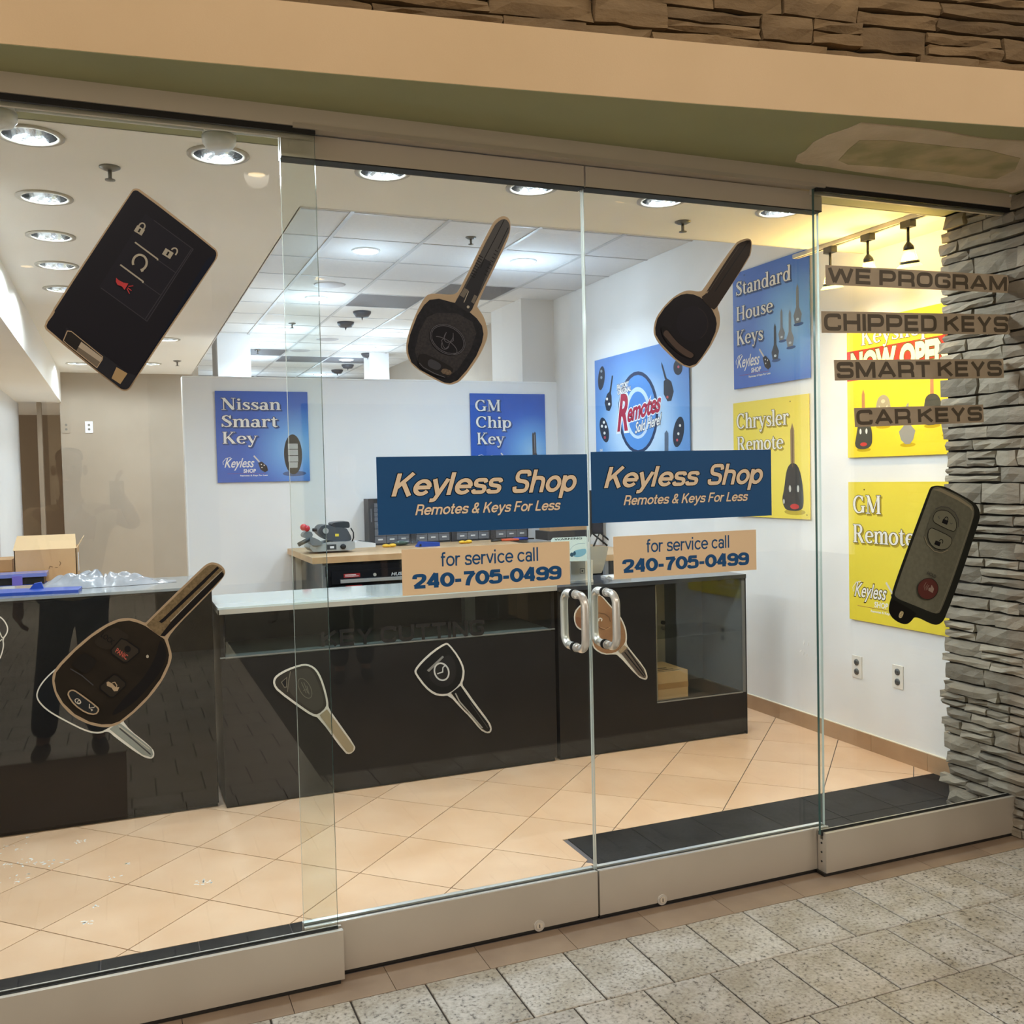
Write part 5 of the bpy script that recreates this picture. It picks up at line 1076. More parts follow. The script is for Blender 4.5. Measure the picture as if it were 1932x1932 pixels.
rm = pface(P, 'printed_remote', [ell(.82, .30, .10, .225)], ink((44, 48, 54)), .0068); pface(P, 'remote_buttons', [[(.765, .42), (.875, .42), (.875, .36), (.765, .36)], [(.765, .352), (.875, .352), (.875, .29), (.765, .29)], [(.765, .282), (.875, .282), (.875, .22), (.765, .22)], [(.77, .212), (.87, .212), (.865, .15), (.775, .15)]], ink((176, 176, 178)), .0072, rm); pface(P, 'print_shadow', [ell(.83, .085, .13, .03)], ink((72, 96, 140)), .0063)
logo(P, .075, .075); 
P = poster('blue poster reading GM Chip Key on the white partition', f_, 2.857, 1.53, .716, .724, postermat('blue_print_b', BLUES, .82, .30, .60))
words(P, [('GM', .065, .395, .785, .925), ('Chip', .07, .535, .585, .725), ('Key', .08, .445, .385, .525)])
kk = pface(P, 'printed_key', [[(.815, .50), (.825, .53), (.84, .51), (.85, .535), (.865, .52), (.87, .27), (.885, .24), (.815, .24)]], ink((82, 80, 84)), .0068); pface(P, 'key_head', [ell(.85, .14, .10, .11)], ink((38, 40, 46)), .0072, kk); pline(P, 'blade_line', [[(.845, .50), (.848, .27)]], .006, ink((140, 138, 140)), .0074, parent=kk); logo(P, .075, .06)
# right wall
P = poster('blue poster reading Standard House Keys on the white side wall', pw, -2.323, 2.047, .738, .735, postermat('blue_print_c', BLUES, .75, .45, .62))
words(P, [('Standard', .05, .78, .80, .925), ('House', .05, .555, .585, .705), ('Keys', .05, .42, .375, .50)])
for (u, v, s_, m_) in ((.86, .52, 1.0, (128, 132, 140)), (.66, .40, .82, (128, 134, 146)), (.765, .345, .95, (138, 142, 150)), (.575, .265, .95, (70, 76, 88))):
    kk = pface(P, 'printed_key', [[(u-.015*s_, v+.20*s_), (u, v+.235*s_), (u+.015*s_, v+.20*s_), (u+.018*s_, v+.05*s_), (u+.05*s_, v-.01*s_), (u+.035*s_, v-.075*s_), (u-.035*s_, v-.075*s_), (u-.05*s_, v-.01*s_), (u-.018*s_, v+.05*s_)]], ink(m_), .0068)
    pface(P, 'key_hole', [ell(u, v-.045*s_, .018*s_, .012*s_, n=10)], ink((206, 214, 222)), .0072, kk); pface(P, 'print_shadow', [ell(u+.01, v-.085*s_, .06*s_, .014*s_)], ink((64, 92, 144)), .0064)
logo(P, .05, .09); pin(P, [(.17, .96), (.84, .955)])
P = poster('yellow poster reading Chrysler Remote on the white side wall', pw, -2.337, 1.232, .735, .726, postermat('yellow_print_a', YELLOW, .7, .5, .9))
words(P, [('Chrysler', .05, .76, .77, .905), ('Remote', .055, .69, .575, .70)], OUTY, ink((170, 148, 50)))
kk = pface(P, 'printed_blade', [[(.775, .40), (.775, .72), (.80, .78), (.825, .72), (.825, .40)]], ink((150, 126, 96)), .0068); pline(P, 'blade_line', [[(.80, .74), (.80, .42)]], .008, ink((104, 84, 62)), .0072, parent=kk)
rm = pface(P, 'printed_remote', [smooth2([(.68, .10), (.72, .065), (.90, .065), (.935, .12), (.92, .30), (.87, .44), (.78, .46), (.72, .40), (.69, .24), (.66, .16)], 2)], ink((58, 58, 60)), .007); pface(P, 'remote_buttons', [ell(.765, .245, .014, .028), ell(.865, .245, .014, .028), ell(.685, .14, .012, .02)], ink((196, 196, 190)), .0074, rm); pface(P, 'panic_mark', [ell(.82, .10, .055, .022)], ink((190, 60, 60)), .0074, rm); pface(P, 'print_shadow', [ell(.82, .055, .13, .025)], ink((186, 164, 60)), .0064); pin(P, [(.78, .955), (.97, .035)]); logo(P, .06, .08, .9, OUTY)
P = poster('yellow poster reading GM Remote, behind the slim remote sticker', pw, -1.282, .698, .745, .75, postermat('yellow_print_b', [(0, (232, 212, 70)), (1, (226, 204, 58))], .5, .5, .9))
words(P, [('GM', .05, .325, .775, .905), ('Remote', .05, .64, .565, .695)], OUTY, ink((168, 146, 48)))
rm = pface(P, 'printed_remote', [smooth2([(.66, .10), (.90, .10), (.92, .40), (.86, .52), (.70, .52), (.64, .38)], 2)], ink((58, 58, 60)), .007); logo(P, .055, .085, 1.0, OUTY); pin(P, [(.165, .945), (.93, .6)])
P = poster('yellow and red poster reading Keyshop Now Open on the white side wall', pw, -1.282, 1.58, .738, .725, postermat('yellow_print_c', [(0, (242, 216, 46)), (1, (236, 206, 34))], .5, .5, .9))
rd = pface(P, 'red_band', [[(0, .57), (0, .79), (1, .79), (1, .57)]], ink((200, 58, 48)), .0065)
for txt, g_, m_, h in (('Keyshop', .035, OUTY, .0068), ('Keyshop', 0, CREAM, .0072)):
    t_ = serif(txt, g_); r0 = bbox(serif(txt)); mb = MB(); put(mb, P.pf, t_, P(.15, .82), P(.80, .82), P(.15, .94), h, (r0[0], r0[1], 0, 1)); mb.build('word' if g_ == 0 else 'word_outline', m_, P.root)
for g_, m_, h in ((.09, OUTY, .0069), (.055, ink((240, 234, 196)), .0073)):
    b_ = bbox(sans('NOW OPEN!', 0)); mb = MB(); put(mb, P.pf, sans('NOW OPEN!', g_), P(.05, .605), P(.985, .605), P(.05, .765), h, b_); mb.build('banner_lettering' if g_ < .06 else 'banner_outline', m_, P.root)
for (u, v, kind) in ((.165, .24, 'r'), (.36, .34, 'g'), (.585, .2, 'k'), (.80, .38, 'd'), (.95, .25, 'f')):
    if kind in 'rd':
        kk = pface(P, 'printed_blade', [[(u-.015, v), (u-.015, v+.22), (u, v+.26), (u+.015, v+.22), (u+.015, v)]], ink((186, 130, 90)), .0068)
        rm = pface(P, 'printed_remote', [smooth2([(u-.10, v-.18), (u+.08, v-.18), (u+.09, v-.06), (u+.05, v+.03), (u-.05, v+.03), (u-.07, v-.06)], 2)], ink((76, 74, 66)), .007)
        if kind == 'r': pface(P, 'remote_buttons', [ell(u-.03, v-.05, .01, .02), ell(u+.03, v-.05, .01, .02)], CREAM, .0074, rm); pface(P, 'panic_mark', [ell(u, v-.145, .035, .014)], ink((206, 70, 60)), .0074, rm)
    elif kind == 'k':
        pface(P, 'printed_key', [[(u-.01, v+.15), (u+.01, v+.17), (u+.02, v+.02), (u+.07, v-.03), (u+.05, v-.09), (u+.02, v-.12), (u-.02, v-.12), (u-.06, v-.09), (u-.08, v-.03), (u-.02, v+.02)]], ink((150, 146, 140)), .0068)
    else:
        rm = pface(P, 'printed_remote', [smooth2([(u-.075, v-.12), (u+.075, v-.12), (u+.07, v+.05), (u+.03, v+.10), (u-.03, v+.10), (u-.07, v+.05)], 2)], ink((168, 156, 130)) if kind == 'g' else ink((150, 148, 140)), .0068); pface(P, 'remote_buttons', [[(u-.05, v-.02), (u-.01, v-.01), (u-.04, v+.03)], [(u+.05, v-.02), (u+.01, v-.01), (u+.04, v+.03)], ell(u, v+.055, .02, .014)], ink((206, 196, 168)), .0072, rm)
    pface(P, 'print_shadow', [ell(u, v-.185 if kind in 'rd' else v-.125, .07, .015)], ink((196, 166, 26)), .0063)
pin(P, [(.94, .965)])
# big remotes poster
class XW:
    def __init__(s): pass
yl, yr = 4.277, 2.854; Wp = yl-yr; zt = 2.463; Hp = 1.0
P = poster('blue poster reading Remotes Sold Here on the white side wall', pw, -yl, zt-Hp, Wp, Hp, postermat('blue_print_d', [(0, (210, 226, 240)), (.42, (176, 206, 236)), (.7, (108, 158, 216)), (1, (84, 130, 200))], .5, .42, .62))
def uvp(x, y): v = atX(1100+x/4.2, 460+y/4.2, XR); return ((-v.y+yl)/Wp, (v.z-(zt-Hp))/Hp)
cc = uvp(455, 1330)
rg_ = pface(P, 'black_ring', [[uvp(*q) for q in ell(452, 1335, 160, 325)]], ink((52, 66, 96)), .0064)
pface(P, 'blue_disc', [[uvp(*q) for q in ell(452, 1337, 140, 298)]], ink((92, 146, 214)), .0067); pface(P, 'glow_disc', [[uvp(*q) for q in ell(450, 1340, 100, 205)]], ink((196, 216, 238)), .0069); pface(P, 'inner_disc', [[uvp(*q) for q in ell(450, 1345, 78, 175)]], ink((84, 138, 208)), .0071)
def ptq(name, t_, BL, BR, TL, m_, h, ref=None):
    mb = MB(); put(mb, P.pf, t_, P(*uvp(*BL)), P(*uvp(*BR)), P(*uvp(*TL)), h, ref); mb.build(name, m_, P.root)
for bold, m_, h in ((.075, ink((232, 236, 240)), .0075), (.03, ink((170, 52, 74)), .0080)):
    ptq('banner_letter', sans('R', bold, .15), (287, 1490), (372, 1480), (300, 1195), m_, h, bbox(sans('R', .03, .15)))
    ptq('banner_word', sans('emotes', bold, .15), (366, 1420), (630, 1330), (372, 1285), m_, h, bbox(sans('emotes', .03, .15)))
for bold, m_, h in ((.06, ink((60, 70, 96)), .0076), (.02, CREAM, .0081)): ptq('banner_line', sans('Sold Here!', bold, .2), (428, 1505), (635, 1430), (432, 1415), m_, h, bbox(sans('Sold Here!', .02, .2)))
for tx, bl_, br_, tl_ in (('FACTORY', (284, 1160), (380, 1128), (284, 1118)), ('ORIGINAL', (290, 1200), (398, 1165), (290, 1160))):
    for bold, m_, h in ((.09, ink((60, 70, 96)), .0076), (.04, CREAM, .0081)): ptq('small_line', sans(tx, bold, .1), bl_, br_, tl_, m_, h, bbox(sans(tx, .04, .1)))
REMK = ink((52, 58, 70))
for q, nm in (([ell(160, 1065, 26, 95, 5)], 'printed_remote'), ([[(185, 1260), (205, 1190), (225, 1170), (240, 1200), (243, 1280), (225, 1325), (200, 1320)], [(222, 1185), (243, 1045), (253, 1045), (235, 1190)]], 'printed_key'), ([ell(183, 1475, 34, 100, -10)], 'printed_remote'), ([[(655, 1090), (680, 1065), (715, 1090), (735, 1170), (715, 1245), (685, 1248), (655, 1190)], [(635, 935), (648, 960), (680, 1070), (665, 1075), (638, 970)]], 'printed_key'), ([ell(768, 980, 36, 60)], 'printed_remote'), ([ell(773, 1490, 42, 122, 8)], 'printed_remote'), ([[(662, 1650), (662, 1500), (678, 1478), (692, 1500), (692, 1650)]], 'printed_blade')):
    o = pface(P, nm, [[uvp(*p) for p in r] for r in q], REMK if nm != 'printed_blade' else ink((96, 110, 130)), .0068)
for c_, m_ in (((180, 1415), CREAM), ((165, 1445), CREAM), ((195, 1450), CREAM), ((185, 1500), CREAM), ((188, 1535), ink((180, 80, 90))), ((160, 1010), ink((140, 150, 160))), ((160, 1060), ink((140, 150, 160))), ((685, 1215), ink((190, 90, 90))), ((772, 975), ink((190, 90, 110))), ((762, 1555), ink((190, 90, 100))), ((772, 1505), CREAM), ((785, 1440), CREAM), ((205, 1230), CREAM), ((222, 1270), CREAM)):
    pface(P, 'button_print', [[uvp(*p) for p in ell(c_[0], c_[1], 9, 12, n=8)]], m_, .0072)
ptq('corner_lettering', sans('THE', .04), (148, 1648), (170, 1643), (148, 1630), CREAM, .0072)

# ---- outlets low on the right wall
for px, py, lb in ((1618, 1258, 'white double outlet low on the side wall, farther from the stone pillar'), (1695, 1277, 'white double outlet low on the side wall, nearer the stone pillar')):
    c = atX(px, py, XR); t = thing('wall_outlet', lb, 'outlet', (XR, c.y, c.z))
    MB().box(XR-.006, XR, c.y-.037, c.y+.037, c.z-.06, c.z+.06).build('plate', mat('outlet_plate', (224, 218, 208), .4), t)
    for dz in (-.026, .026):
        s_ = MB().lathe([(.0, .004), (.017, .004), (.0175, 0)], (XR-.006, c.y, c.z+dz), 16, axis=(-1, 0, 0)).build('socket', mat('outlet_grey', (92, 92, 90), .5), t)
        MB().box(XR-.0106, XR-.0098, c.y-.008, c.y-.005, c.z+dz-.004, c.z+dz+.006).box(XR-.0106, XR-.0098, c.y+.005, c.y+.008, c.z+dz-.004, c.z+dz+.006).build('slots', BLACK, s_)
# ================================================================== WORK AREA AGAINST THE PARTITION
ZB = .975; YB = 3.95
def slab(name, crop, sc, pts, y0, y1, m, parent, it=0):
    q = [atY(crop[0]+a/sc, crop[1]+b/sc, y0) for a, b in (smooth2(pts, it) if it else pts)]
    return MB().prism([(v.x, y0, v.z) for v in q], (0, y1-y0, 0), smooth=it > 1).build(name, m, parent)
XB = 1.245; XB2 = 3.02
t = thing('workbench', 'black tool workbench with wood top against the white partition', 'workbench', ((XB+XB2)/2, 4.5, 0))
MB().box(XB, XB2, YB, 5.05, ZB-.045, ZB).build('wood_top', WOOD, t)
MB().box(XB+.10, XB2-.03, YB+.03, 5.0, .12, ZB-.045).build('cabinet_body', mat('gloss_black_enamel', (20, 21, 26), .25), t)
for x, y in ((XB+.02, 4.95), (XB+.075, YB+.03)): MB().box(x, x+.025, y, y+.03, 0, ZB-.045).build('leg_post', mat('grey_post', (136, 138, 142), .4, metal=.4), t)
for x in (XB2-.06,): MB().box(x, x+.03, YB+.02, YB+.05, 0, ZB-.045).build('leg_post', mat('grey_post', (136, 138, 142), .4, metal=.4), t)
h1 = atY(642, 1097, YB); lk = atY(707, 1084, YB); GB = mat('gloss_black_enamel', (20, 21, 26), .25)
MB().box(h1.x-.10, XB2-.08, YB+.01, YB+.03, ZB-.145, ZB-.07).build('top_drawer', GB, t)
dr = MB().box(h1.x-.06, XB2-.08, YB, YB+.03, h1.z-.02, lk.z+.04).build('drawer', GB, t)
MB().box(h1.x, XB2-.14, YB-.022, YB-.002, h1.z-.012, h1.z+.012).build('drawer_handle', mat('silver_pull', (214, 216, 218), .25, metal=.6), dr)
MB().cyl((lk.x, YB-.006, lk.z), (lk.x, YB, lk.z), .012, n=14).build('lock', STEEL, dr)
dr2 = MB().box(h1.x-.06, XB2-.08, YB, YB+.03, h1.z-.28, h1.z-.03).build('drawer', GB, t)
f_ = front(YB-.0006)
for px, py, par in ((664, 1086, dr), (668, 1108, dr2)):
    c = atY(px, py, YB); mb = MB(); flat(mb, f_, [(c.x-.06, c.z-.013), (c.x+.06, c.z-.013), (c.x+.06, c.z+.015), (c.x-.06, c.z+.015)], 0, .0008); o = mb.build('red_label', ink((150, 40, 44)), par)
    mb = MB(); line(mb, f_, [(c.x-.05, c.z+.006), (c.x+.03, c.z+.006)], .007, .0012); line(mb, f_, [(c.x-.05, c.z-.004), (c.x+.05, c.z-.004)], .004, .0012); mb.build('label_print', ink((216, 200, 200)), o)
c = atY(738, 1083, YB); mb = MB(); put(mb, f_, sans('HUSKY', .03, .2), (c.x, c.z-.012), (c.x+.14, c.z-.012), (c.x, c.z+.012), .001); mb.build('maker_lettering', ink((190, 192, 196)), dr)
# parts drawer towers
YF = 4.90; CABM = mat('charcoal_cabinet', (58, 58, 62), .45); DRM = mat('smoky_drawer', (104, 106, 112), .3); cab0 = None
zt_ = 1.36
uw = .352; x = atY(696, 1000, YF).x
ORD = ['leftmost', 'second', 'third', 'fourth', 'fifth']
for k in range(4):
    lb = 'grey small parts drawer cabinet on the workbench, %s from the left' % ('first' if k == 0 else ORD[k])
    if cab0:
        copy_tree(cab0, None, (x+uw/2+k*(uw+.006), YF, ZB), lb); continue
    t = cab0 = thing('drawer_cabinet', lb, 'cabinet', (x+uw/2, YF, ZB), 'parts drawer cabinets on the workbench')
    MB().box(x, x+uw, YF+.01, YF+.155, ZB, zt_).build('cabinet_back', CABM, t)
    mb = MB().box(x, x+.045, YF-.004, YF+.012, ZB, zt_).box(x+uw-.008, x+uw, YF-.004, YF+.012, ZB, zt_).box(x, x+uw, YF-.004, YF+.012, zt_-.01, zt_).box(x, x+uw, YF-.004, YF+.012, ZB, ZB+.008); mb.build('cabinet_frame', CABM, t)
    MB().box(x+.018, x+.026, YF-.006, YF-.003, 1.17, 1.28).build('frame_slot', ink((120, 122, 126)), t)
    cw = (uw-.055)/3; zz = ZB+.012; hs = [.062, .062, .062, .038, .038, .038, .038, .034]
    for h_ in hs:
        if zz+h_ > zt_-.008: break
        for c_ in range(3):
            xa = x+.046+c_*cw; o = MB().box(xa+.002, xa+cw-.002, YF-.001, YF+.01, zz+.002, zz+h_-.002).build('drawer', DRM, t)
            MB().box(xa+cw*.3, xa+cw*.7, YF-.003, YF-.001, zz+h_*.45, zz+h_*.65).build('drawer_label', ink((206, 206, 204)), o)
        zz += h_
# key cutting machine
CRM, SC_ = (540, 920), 6.0375; Y0 = 4.30
c0 = atY(625, 1040, Y0); t = thing('key_machine', 'grey key cutting machine with red lever knob on the left end of the workbench', 'machine', (c0.x, Y0+.1, ZB))
GM_ = mat('machine_grey', (112, 118, 124), .4); GMD = mat('machine_dark_grey', (70, 76, 84), .4); GML = mat('machine_light_grey', (160, 164, 166), .4)
def zfix(pts): return pts
slab('machine_base', CRM, SC_, [(270, 690), (290, 640), (420, 640), (500, 618), (778, 612), (786, 690), (745, 712), (310, 732)], Y0, Y0+.26, GML, t)
slab('motor_housing', CRM, SC_, [(360, 500), (395, 440), (440, 424), (520, 430), (540, 455), (680, 460), (700, 480), (748, 572), (730, 612), (512, 612), (440, 580), (385, 535)], Y0+.02, Y0+.22, GMD, t, 1)
slab('top_motor', CRM, SC_, [(515, 412), (560, 396), (690, 384), (720, 394), (726, 452), (700, 462), (540, 456)], Y0+.05, Y0+.2, mat('machine_black', (46, 52, 58), .4), t, 1)
slab('front_guard', CRM, SC_, [(265, 560), (310, 565), (400, 610), (412, 655), (300, 668), (275, 630)], Y0-.02, Y0+.12, GM_, t, 1)
slab('carriage', CRM, SC_, [(190, 545), (215, 505), (285, 495), (310, 545), (265, 590), (200, 570)], Y0-.01, Y0+.1, GM_, t, 1)
pa, pb = atY(540+135/SC_, 920+652/SC_, Y0), atY(540+285/SC_, 920+575/SC_, Y0); MB().tube([pa, pb], .016, 10).build('lever_handle', mat('machine_black', (46, 52, 58), .4), t)
pc, pd = atY(540+222/SC_, 920+480/SC_, Y0), atY(540+255/SC_, 920+530/SC_, Y0); MB().tube([pc, pd], .006, 8).build('knob_stem', STEEL, t)
kb = atY(540+198/SC_, 920+452/SC_, Y0); kb2 = atY(540+235/SC_, 920+465/SC_, Y0); MB().ball(kb, .026).ball(kb2, .024).build('red_knob', mat('red_plastic', (196, 40, 56), .3), t)
cw_ = atY(540+448/SC_, 920+492/SC_, Y0+.015); MB().cyl(cw_, cw_+Vector((0, -.012, 0)), .022, n=18).build('wheel_hub', GML, t)
cw_ = atY(540+345/SC_, 920+480/SC_, Y0); MB().cyl(cw_, cw_+Vector((-.03, 0, 0)), .012, n=12).build('side_knob', BLACK, t)
slab('yellow_label', CRM, SC_, [(558, 526), (600, 526), (600, 556), (558, 556)], Y0+.016, Y0+.0195, mat('yellow_label_print', (222, 204, 70), .5), t)
slab('switch_plate', CRM, SC_, [(465, 650), (570, 645), (572, 705), (466, 708)], Y0-.003, Y0, mat('machine_black', (46, 52, 58), .4), t)
slab('switch_label', CRM, SC_, [(500, 668), (545, 666), (545, 690), (500, 692)], Y0-.005, Y0-.003, PAPER, t)
pl_ = atY(540+645/SC_, 920+670/SC_, Y0); MB().ball((pl_.x, Y0-.012, pl_.z), .022, .014, .02).build('power_plug', BLACK, t)
cb = [atY(540+a/SC_, 920+b/SC_, Y0+.01) for a, b in ((735, 460), (765, 510), (768, 570), (750, 612))]; MB().tube(cb, .005, 8).build('power_cord', BLACK, t)
# small things on the bench
def onb(px, py, z=ZB): return atZ(px, py, z)
c = onb(685, 1030); c.y = min(c.y, 4.80); k = (c.y-CAM.y)
c = atY(685, 1027, 4.80)
t = thing('card_terminal', 'white card terminal lying beside the key machine', 'terminal', (c.x, 4.80, ZB)); MB().prism([(c.x-.085, 4.72, ZB), (c.x+.085, 4.72, ZB), (c.x+.085, 4.72, ZB+.03), (c.x-.06, 4.72, ZB+.055), (c.x-.085, 4.72, ZB+.045)], (0, .10, 0)).build('terminal_case', mat('white_plastic', (222, 224, 226), .4), t); MB().prism([(c.x-.04, 4.74, ZB+.054), (c.x+.055, 4.74, ZB+.038), (c.x+.055, 4.74, ZB+.041), (c.x-.04, 4.74, ZB+.057)], (0, .06, 0)).build('screen', ink((66, 74, 78)), t)
for px, lb in ((734, 'small yellow plastic clip near the key machine end of the workbench'), (878, 'small yellow plastic clip near the middle of the workbench')):
    c = atY(px, 1027 if px < 800 else 1020, 4.6); t = thing('plastic_clip', lb, 'clip', (c.x, 4.6, ZB)); MB().ball((c.x-.028, 4.6, ZB+.014), .03, .022, .014).ball((c.x+.03, 4.6, ZB+.015), .03, .022, .015).build('clip_body', mat('yellow_plastic', (230, 182, 50), .4), t); MB().tube([(c.x-.03, 4.6, ZB+.012), (c.x+.03, 4.6, ZB+.012)], .012, 8).build('clip_waist', mat('yellow_plastic', (230, 182, 50), .4), t)
c = atY(764, 1023, 4.72); t = thing('plastic_bag', 'clear plastic bag with green parts on the workbench', 'bag', (c.x, 4.72, ZB)); MB().ball((c.x, 4.72, ZB+.028), .13, .06, .03).build('bag_film', PLASTIC_C, t); MB().ball((c.x-.03, 4.72, ZB+.022), .06, .035, .02).build('green_parts', ink((74, 96, 80)), t)
c = atY(808, 1024, 4.5); t = thing('blue_case', 'flat blue plastic case lying on the workbench', 'case', (c.x, 4.5, ZB)); MB().prism([(c.x-.10, 4.46, ZB), (c.x+.085, 4.46, ZB), (c.x+.085, 4.46, ZB+.03), (c.x-.07, 4.46, ZB+.042)], (0, .08, 0)).build('case_body', mat('blue_plastic', (30, 66, 156), .4), t); MB().box(c.x-.085, c.x-.07, 4.455, 4.46, ZB+.008, ZB+.024).build('latch', BLACK, t)
c = atY(950, 1018, 4.62); t = thing('pliers', 'pliers with orange handles on the workbench', 'pliers', (c.x, 4.62, ZB)); MB().tube([(c.x-.02, 4.62, ZB+.012), (c.x+.05, 4.63, ZB+.014), (c.x+.13, 4.60, ZB+.012)], .010, 8).tube([(c.x-.02, 4.62, ZB+.014), (c.x+.05, 4.60, ZB+.014), (c.x+.12, 4.57, ZB+.012)], .010, 8).build('handle_grips', mat('orange_grip', (206, 84, 50), .5), t); MB().tube([(c.x-.11, 4.62, ZB+.010), (c.x-.02, 4.62, ZB+.012)], .009, 8).build('jaws', BLACKM, t)
c = atY(985, 1017, 4.66); t = thing('hand_tool', 'blue handled hand tool on the workbench beside the pliers', 'tool', (c.x, 4.66, ZB)); MB().tube([(c.x-.08, 4.66, ZB+.014), (c.x+.05, 4.66, ZB+.012)], .013, 8).build('grip', mat('blue_plastic', (30, 66, 156), .4), t); MB().tube([(c.x+.05, 4.66, ZB+.012), (c.x+.11, 4.66, ZB+.010)], .006, 8).build('shaft', BLACKM, t)
# tan carton on top of the drawer cabinets' end
c = atY(1075, 999, 4.55); t = carton('cardboard_box', 'flat tan carton at the right end of the workbench', c.x-.21, c.x+.20, 4.5, 4.72, 1.05, 1.28, False)
MB().box(c.x-.24, c.x+.21, 4.48, 4.74, ZB, 1.05).build('base_tray', ink((70, 70, 72)), t)
# desk with screen along the right wall
c = atZ(1143, 1047, .93); XK = c.x
t = thing('side_desk', 'wood topped desk along the white side wall', 'desk', ((XK+XR)/2, 3.6, 0)); y0 = c.y
MB().box(XK, XR-.015, y0, 5.02, .885, .93).build('wood_top', WOOD, t); MB().box(XK+.03, XR-.03, y0+.06, 5.0, .1, .885).build('cabinet_body', GB, t); MB().box(XK, XK+.03, y0+.02, y0+.05, 0, .885).box(XR-.05, XR-.02, y0+.02, y0+.05, 0, .885).build('leg_post', mat('grey_post', (136, 138, 142), .4, metal=.4), t)
ym = 4.15; a = atY(1116, 1008, ym); b = atY(1226, 1012, ym); xb = min(b.x, XR-.03); t = thing('monitor', 'black flat screen monitor on the side desk, half hidden by the right blue sign', 'monitor', ((a.x+xb)/2, ym, .93))
MB().box(a.x, xb, ym, ym+.05, a.z, a.z+.36).build('screen_case', BLACKM, t); MB().box(a.x+.012, xb-.012, ym-.002, ym, a.z+.012, a.z+.348).build('screen', mat('dark_screen', (40, 38, 46), .2), t)
for s_ in (.12, .78):
    xf = a.x+(xb-a.x)*s_; MB().tube([(xf-.10, ym-.06, .936), (xf, ym+.02, a.z+.01), (xf+.10, ym-.06, .936)], .008, 8).build('stand_leg', BLACKM, t)
MB().tube([(xb-.01, ym+.03, a.z+.1), (xb+.015, ym+.04, a.z+.03), (xb+.02, ym+.05, .94)], .004, 8).build('power_cord', BLACKM, t)
# payment stand and card on the right counter
ZQ = .928; t = thing('payment_stand', 'white tablet payment stand on the counter behind the door gap', 'stand', (2.36, 1.9, ZQ)); CRQ, SQ = (1040, 970), 8.78; PLW = mat('warm_white_plastic', (214, 206, 190), .4)
slab('stand_post', CRQ, SQ, [(325, 780), (690, 760), (690, 1140), (490, 1128), (330, 1108)], 1.86, 1.93, PLW, t)
q = [atY(CRQ[0]+x/SQ, CRQ[1]+y/SQ, 1.95) for x, y in smooth2([(560, 540), (940, 535), (945, 575), (850, 970), (790, 980), (560, 990)], 1)]
MB().prism([(v.x, 1.95, v.z) for v in q], (0, .014, 0)).build('tablet_back', mat('tablet_grey', (160, 154, 142), .4), t)
mb = MB(); fq = front(1.8595); P2 = lambda x, y: (lambda v: (v.x, v.z))(atY(CRQ[0]+x/SQ, CRQ[1]+y/SQ, 1.8595))
line(mb, fq, [P2(*p) for p in rr([(478, 902), (552, 898), (552, 978), (478, 982)], 12, True)], .0022, .0004, True); face(mb, fq, [P2(498, 922), P2(530, 922), P2(530, 958), P2(498, 958)], .0004) if False else face(mb, fq, [P2(503, 928), P2(527, 927), P2(527, 954), P2(503, 955)], .0004); mb.build('square_mark', ink((30, 28, 28)), t)
MB().box(2.26, 2.40, 1.84, 1.98, ZQ, ZQ+.012).build('stand_foot', PLW, t)
t = thing('warning_card', 'pale blue warning card with camera picture in front of the tablet stand', 'card', (2.26, 1.80, ZQ)); fq = front(1.80)
q = [atY(CRQ[0]+x/SQ, CRQ[1]+y/SQ, 1.80) for x, y in ((-10, 790), (595, 775), (590, 380), (570, 368), (30, 395), (0, 430))]
MB().prism([(v.x, 1.80, v.z) for v in q], (0, .003, 0)).build('card', mat('pale_blue_card', (196, 214, 212), .5), t); MB().box(q[0].x+.01, q[1].x-.01, 1.803, 1.83, ZQ, q[0].z+.02).build('card_holder', PLASTIC_C, t)
P2 = lambda x, y: (lambda v: (v.x, v.z))(atY(CRQ[0]+x/SQ, CRQ[1]+y/SQ, 1.80))
mb = MB(); put(mb, fq, serif('WARNING'.replace('W', 'M').replace('A', 'R')) if False else sans('WARNING', .02), P2(50, 440), P2(510, 415), P2(50, 405), .0006); mb.build('warning_lettering', ink((60, 70, 72)), t)
mb = MB(); face(mb, fq, [P2(*p) for p in smooth2([(360, 620), (430, 590), (560, 570), (580, 590), (575, 660), (470, 715), (390, 712), (355, 680)], 1)], .0006); o = mb.build('camera_picture', ink((120, 168, 190)), t); mb = MB(); face(mb, fq, [P2(*p) for p in ell(340, 672, 30, 36)], .001); face(mb, fq, [P2(*p) for p in ell(385, 650, 22, 34)], .001); mb.build('camera_lens', ink((46, 78, 98)), o); mb = MB(); line(mb, fq, [P2(310, 590), P2(360, 530), P2(440, 490), P2(560, 484)], .0014, .0006); mb.build('camera_cable', ink((110, 140, 170)), o)
c = atY(1150, 1088, 1.95); t = thing('paper_stack', 'small white papers on the right counter top', 'paper', (c.x, 1.95, ZQ)); MB().box(c.x-.02, c.x+.10, 1.88, 2.02, ZQ, ZQ+.012).build('paper_pile', PAPER, t); MB().tube([(c.x-.05, 1.9, ZQ+.008), (c.x-.03, 1.91, ZQ+.02), (c.x-.01, 1.9, ZQ+.006)], .004, 8).build('key_loop', STEEL, t)
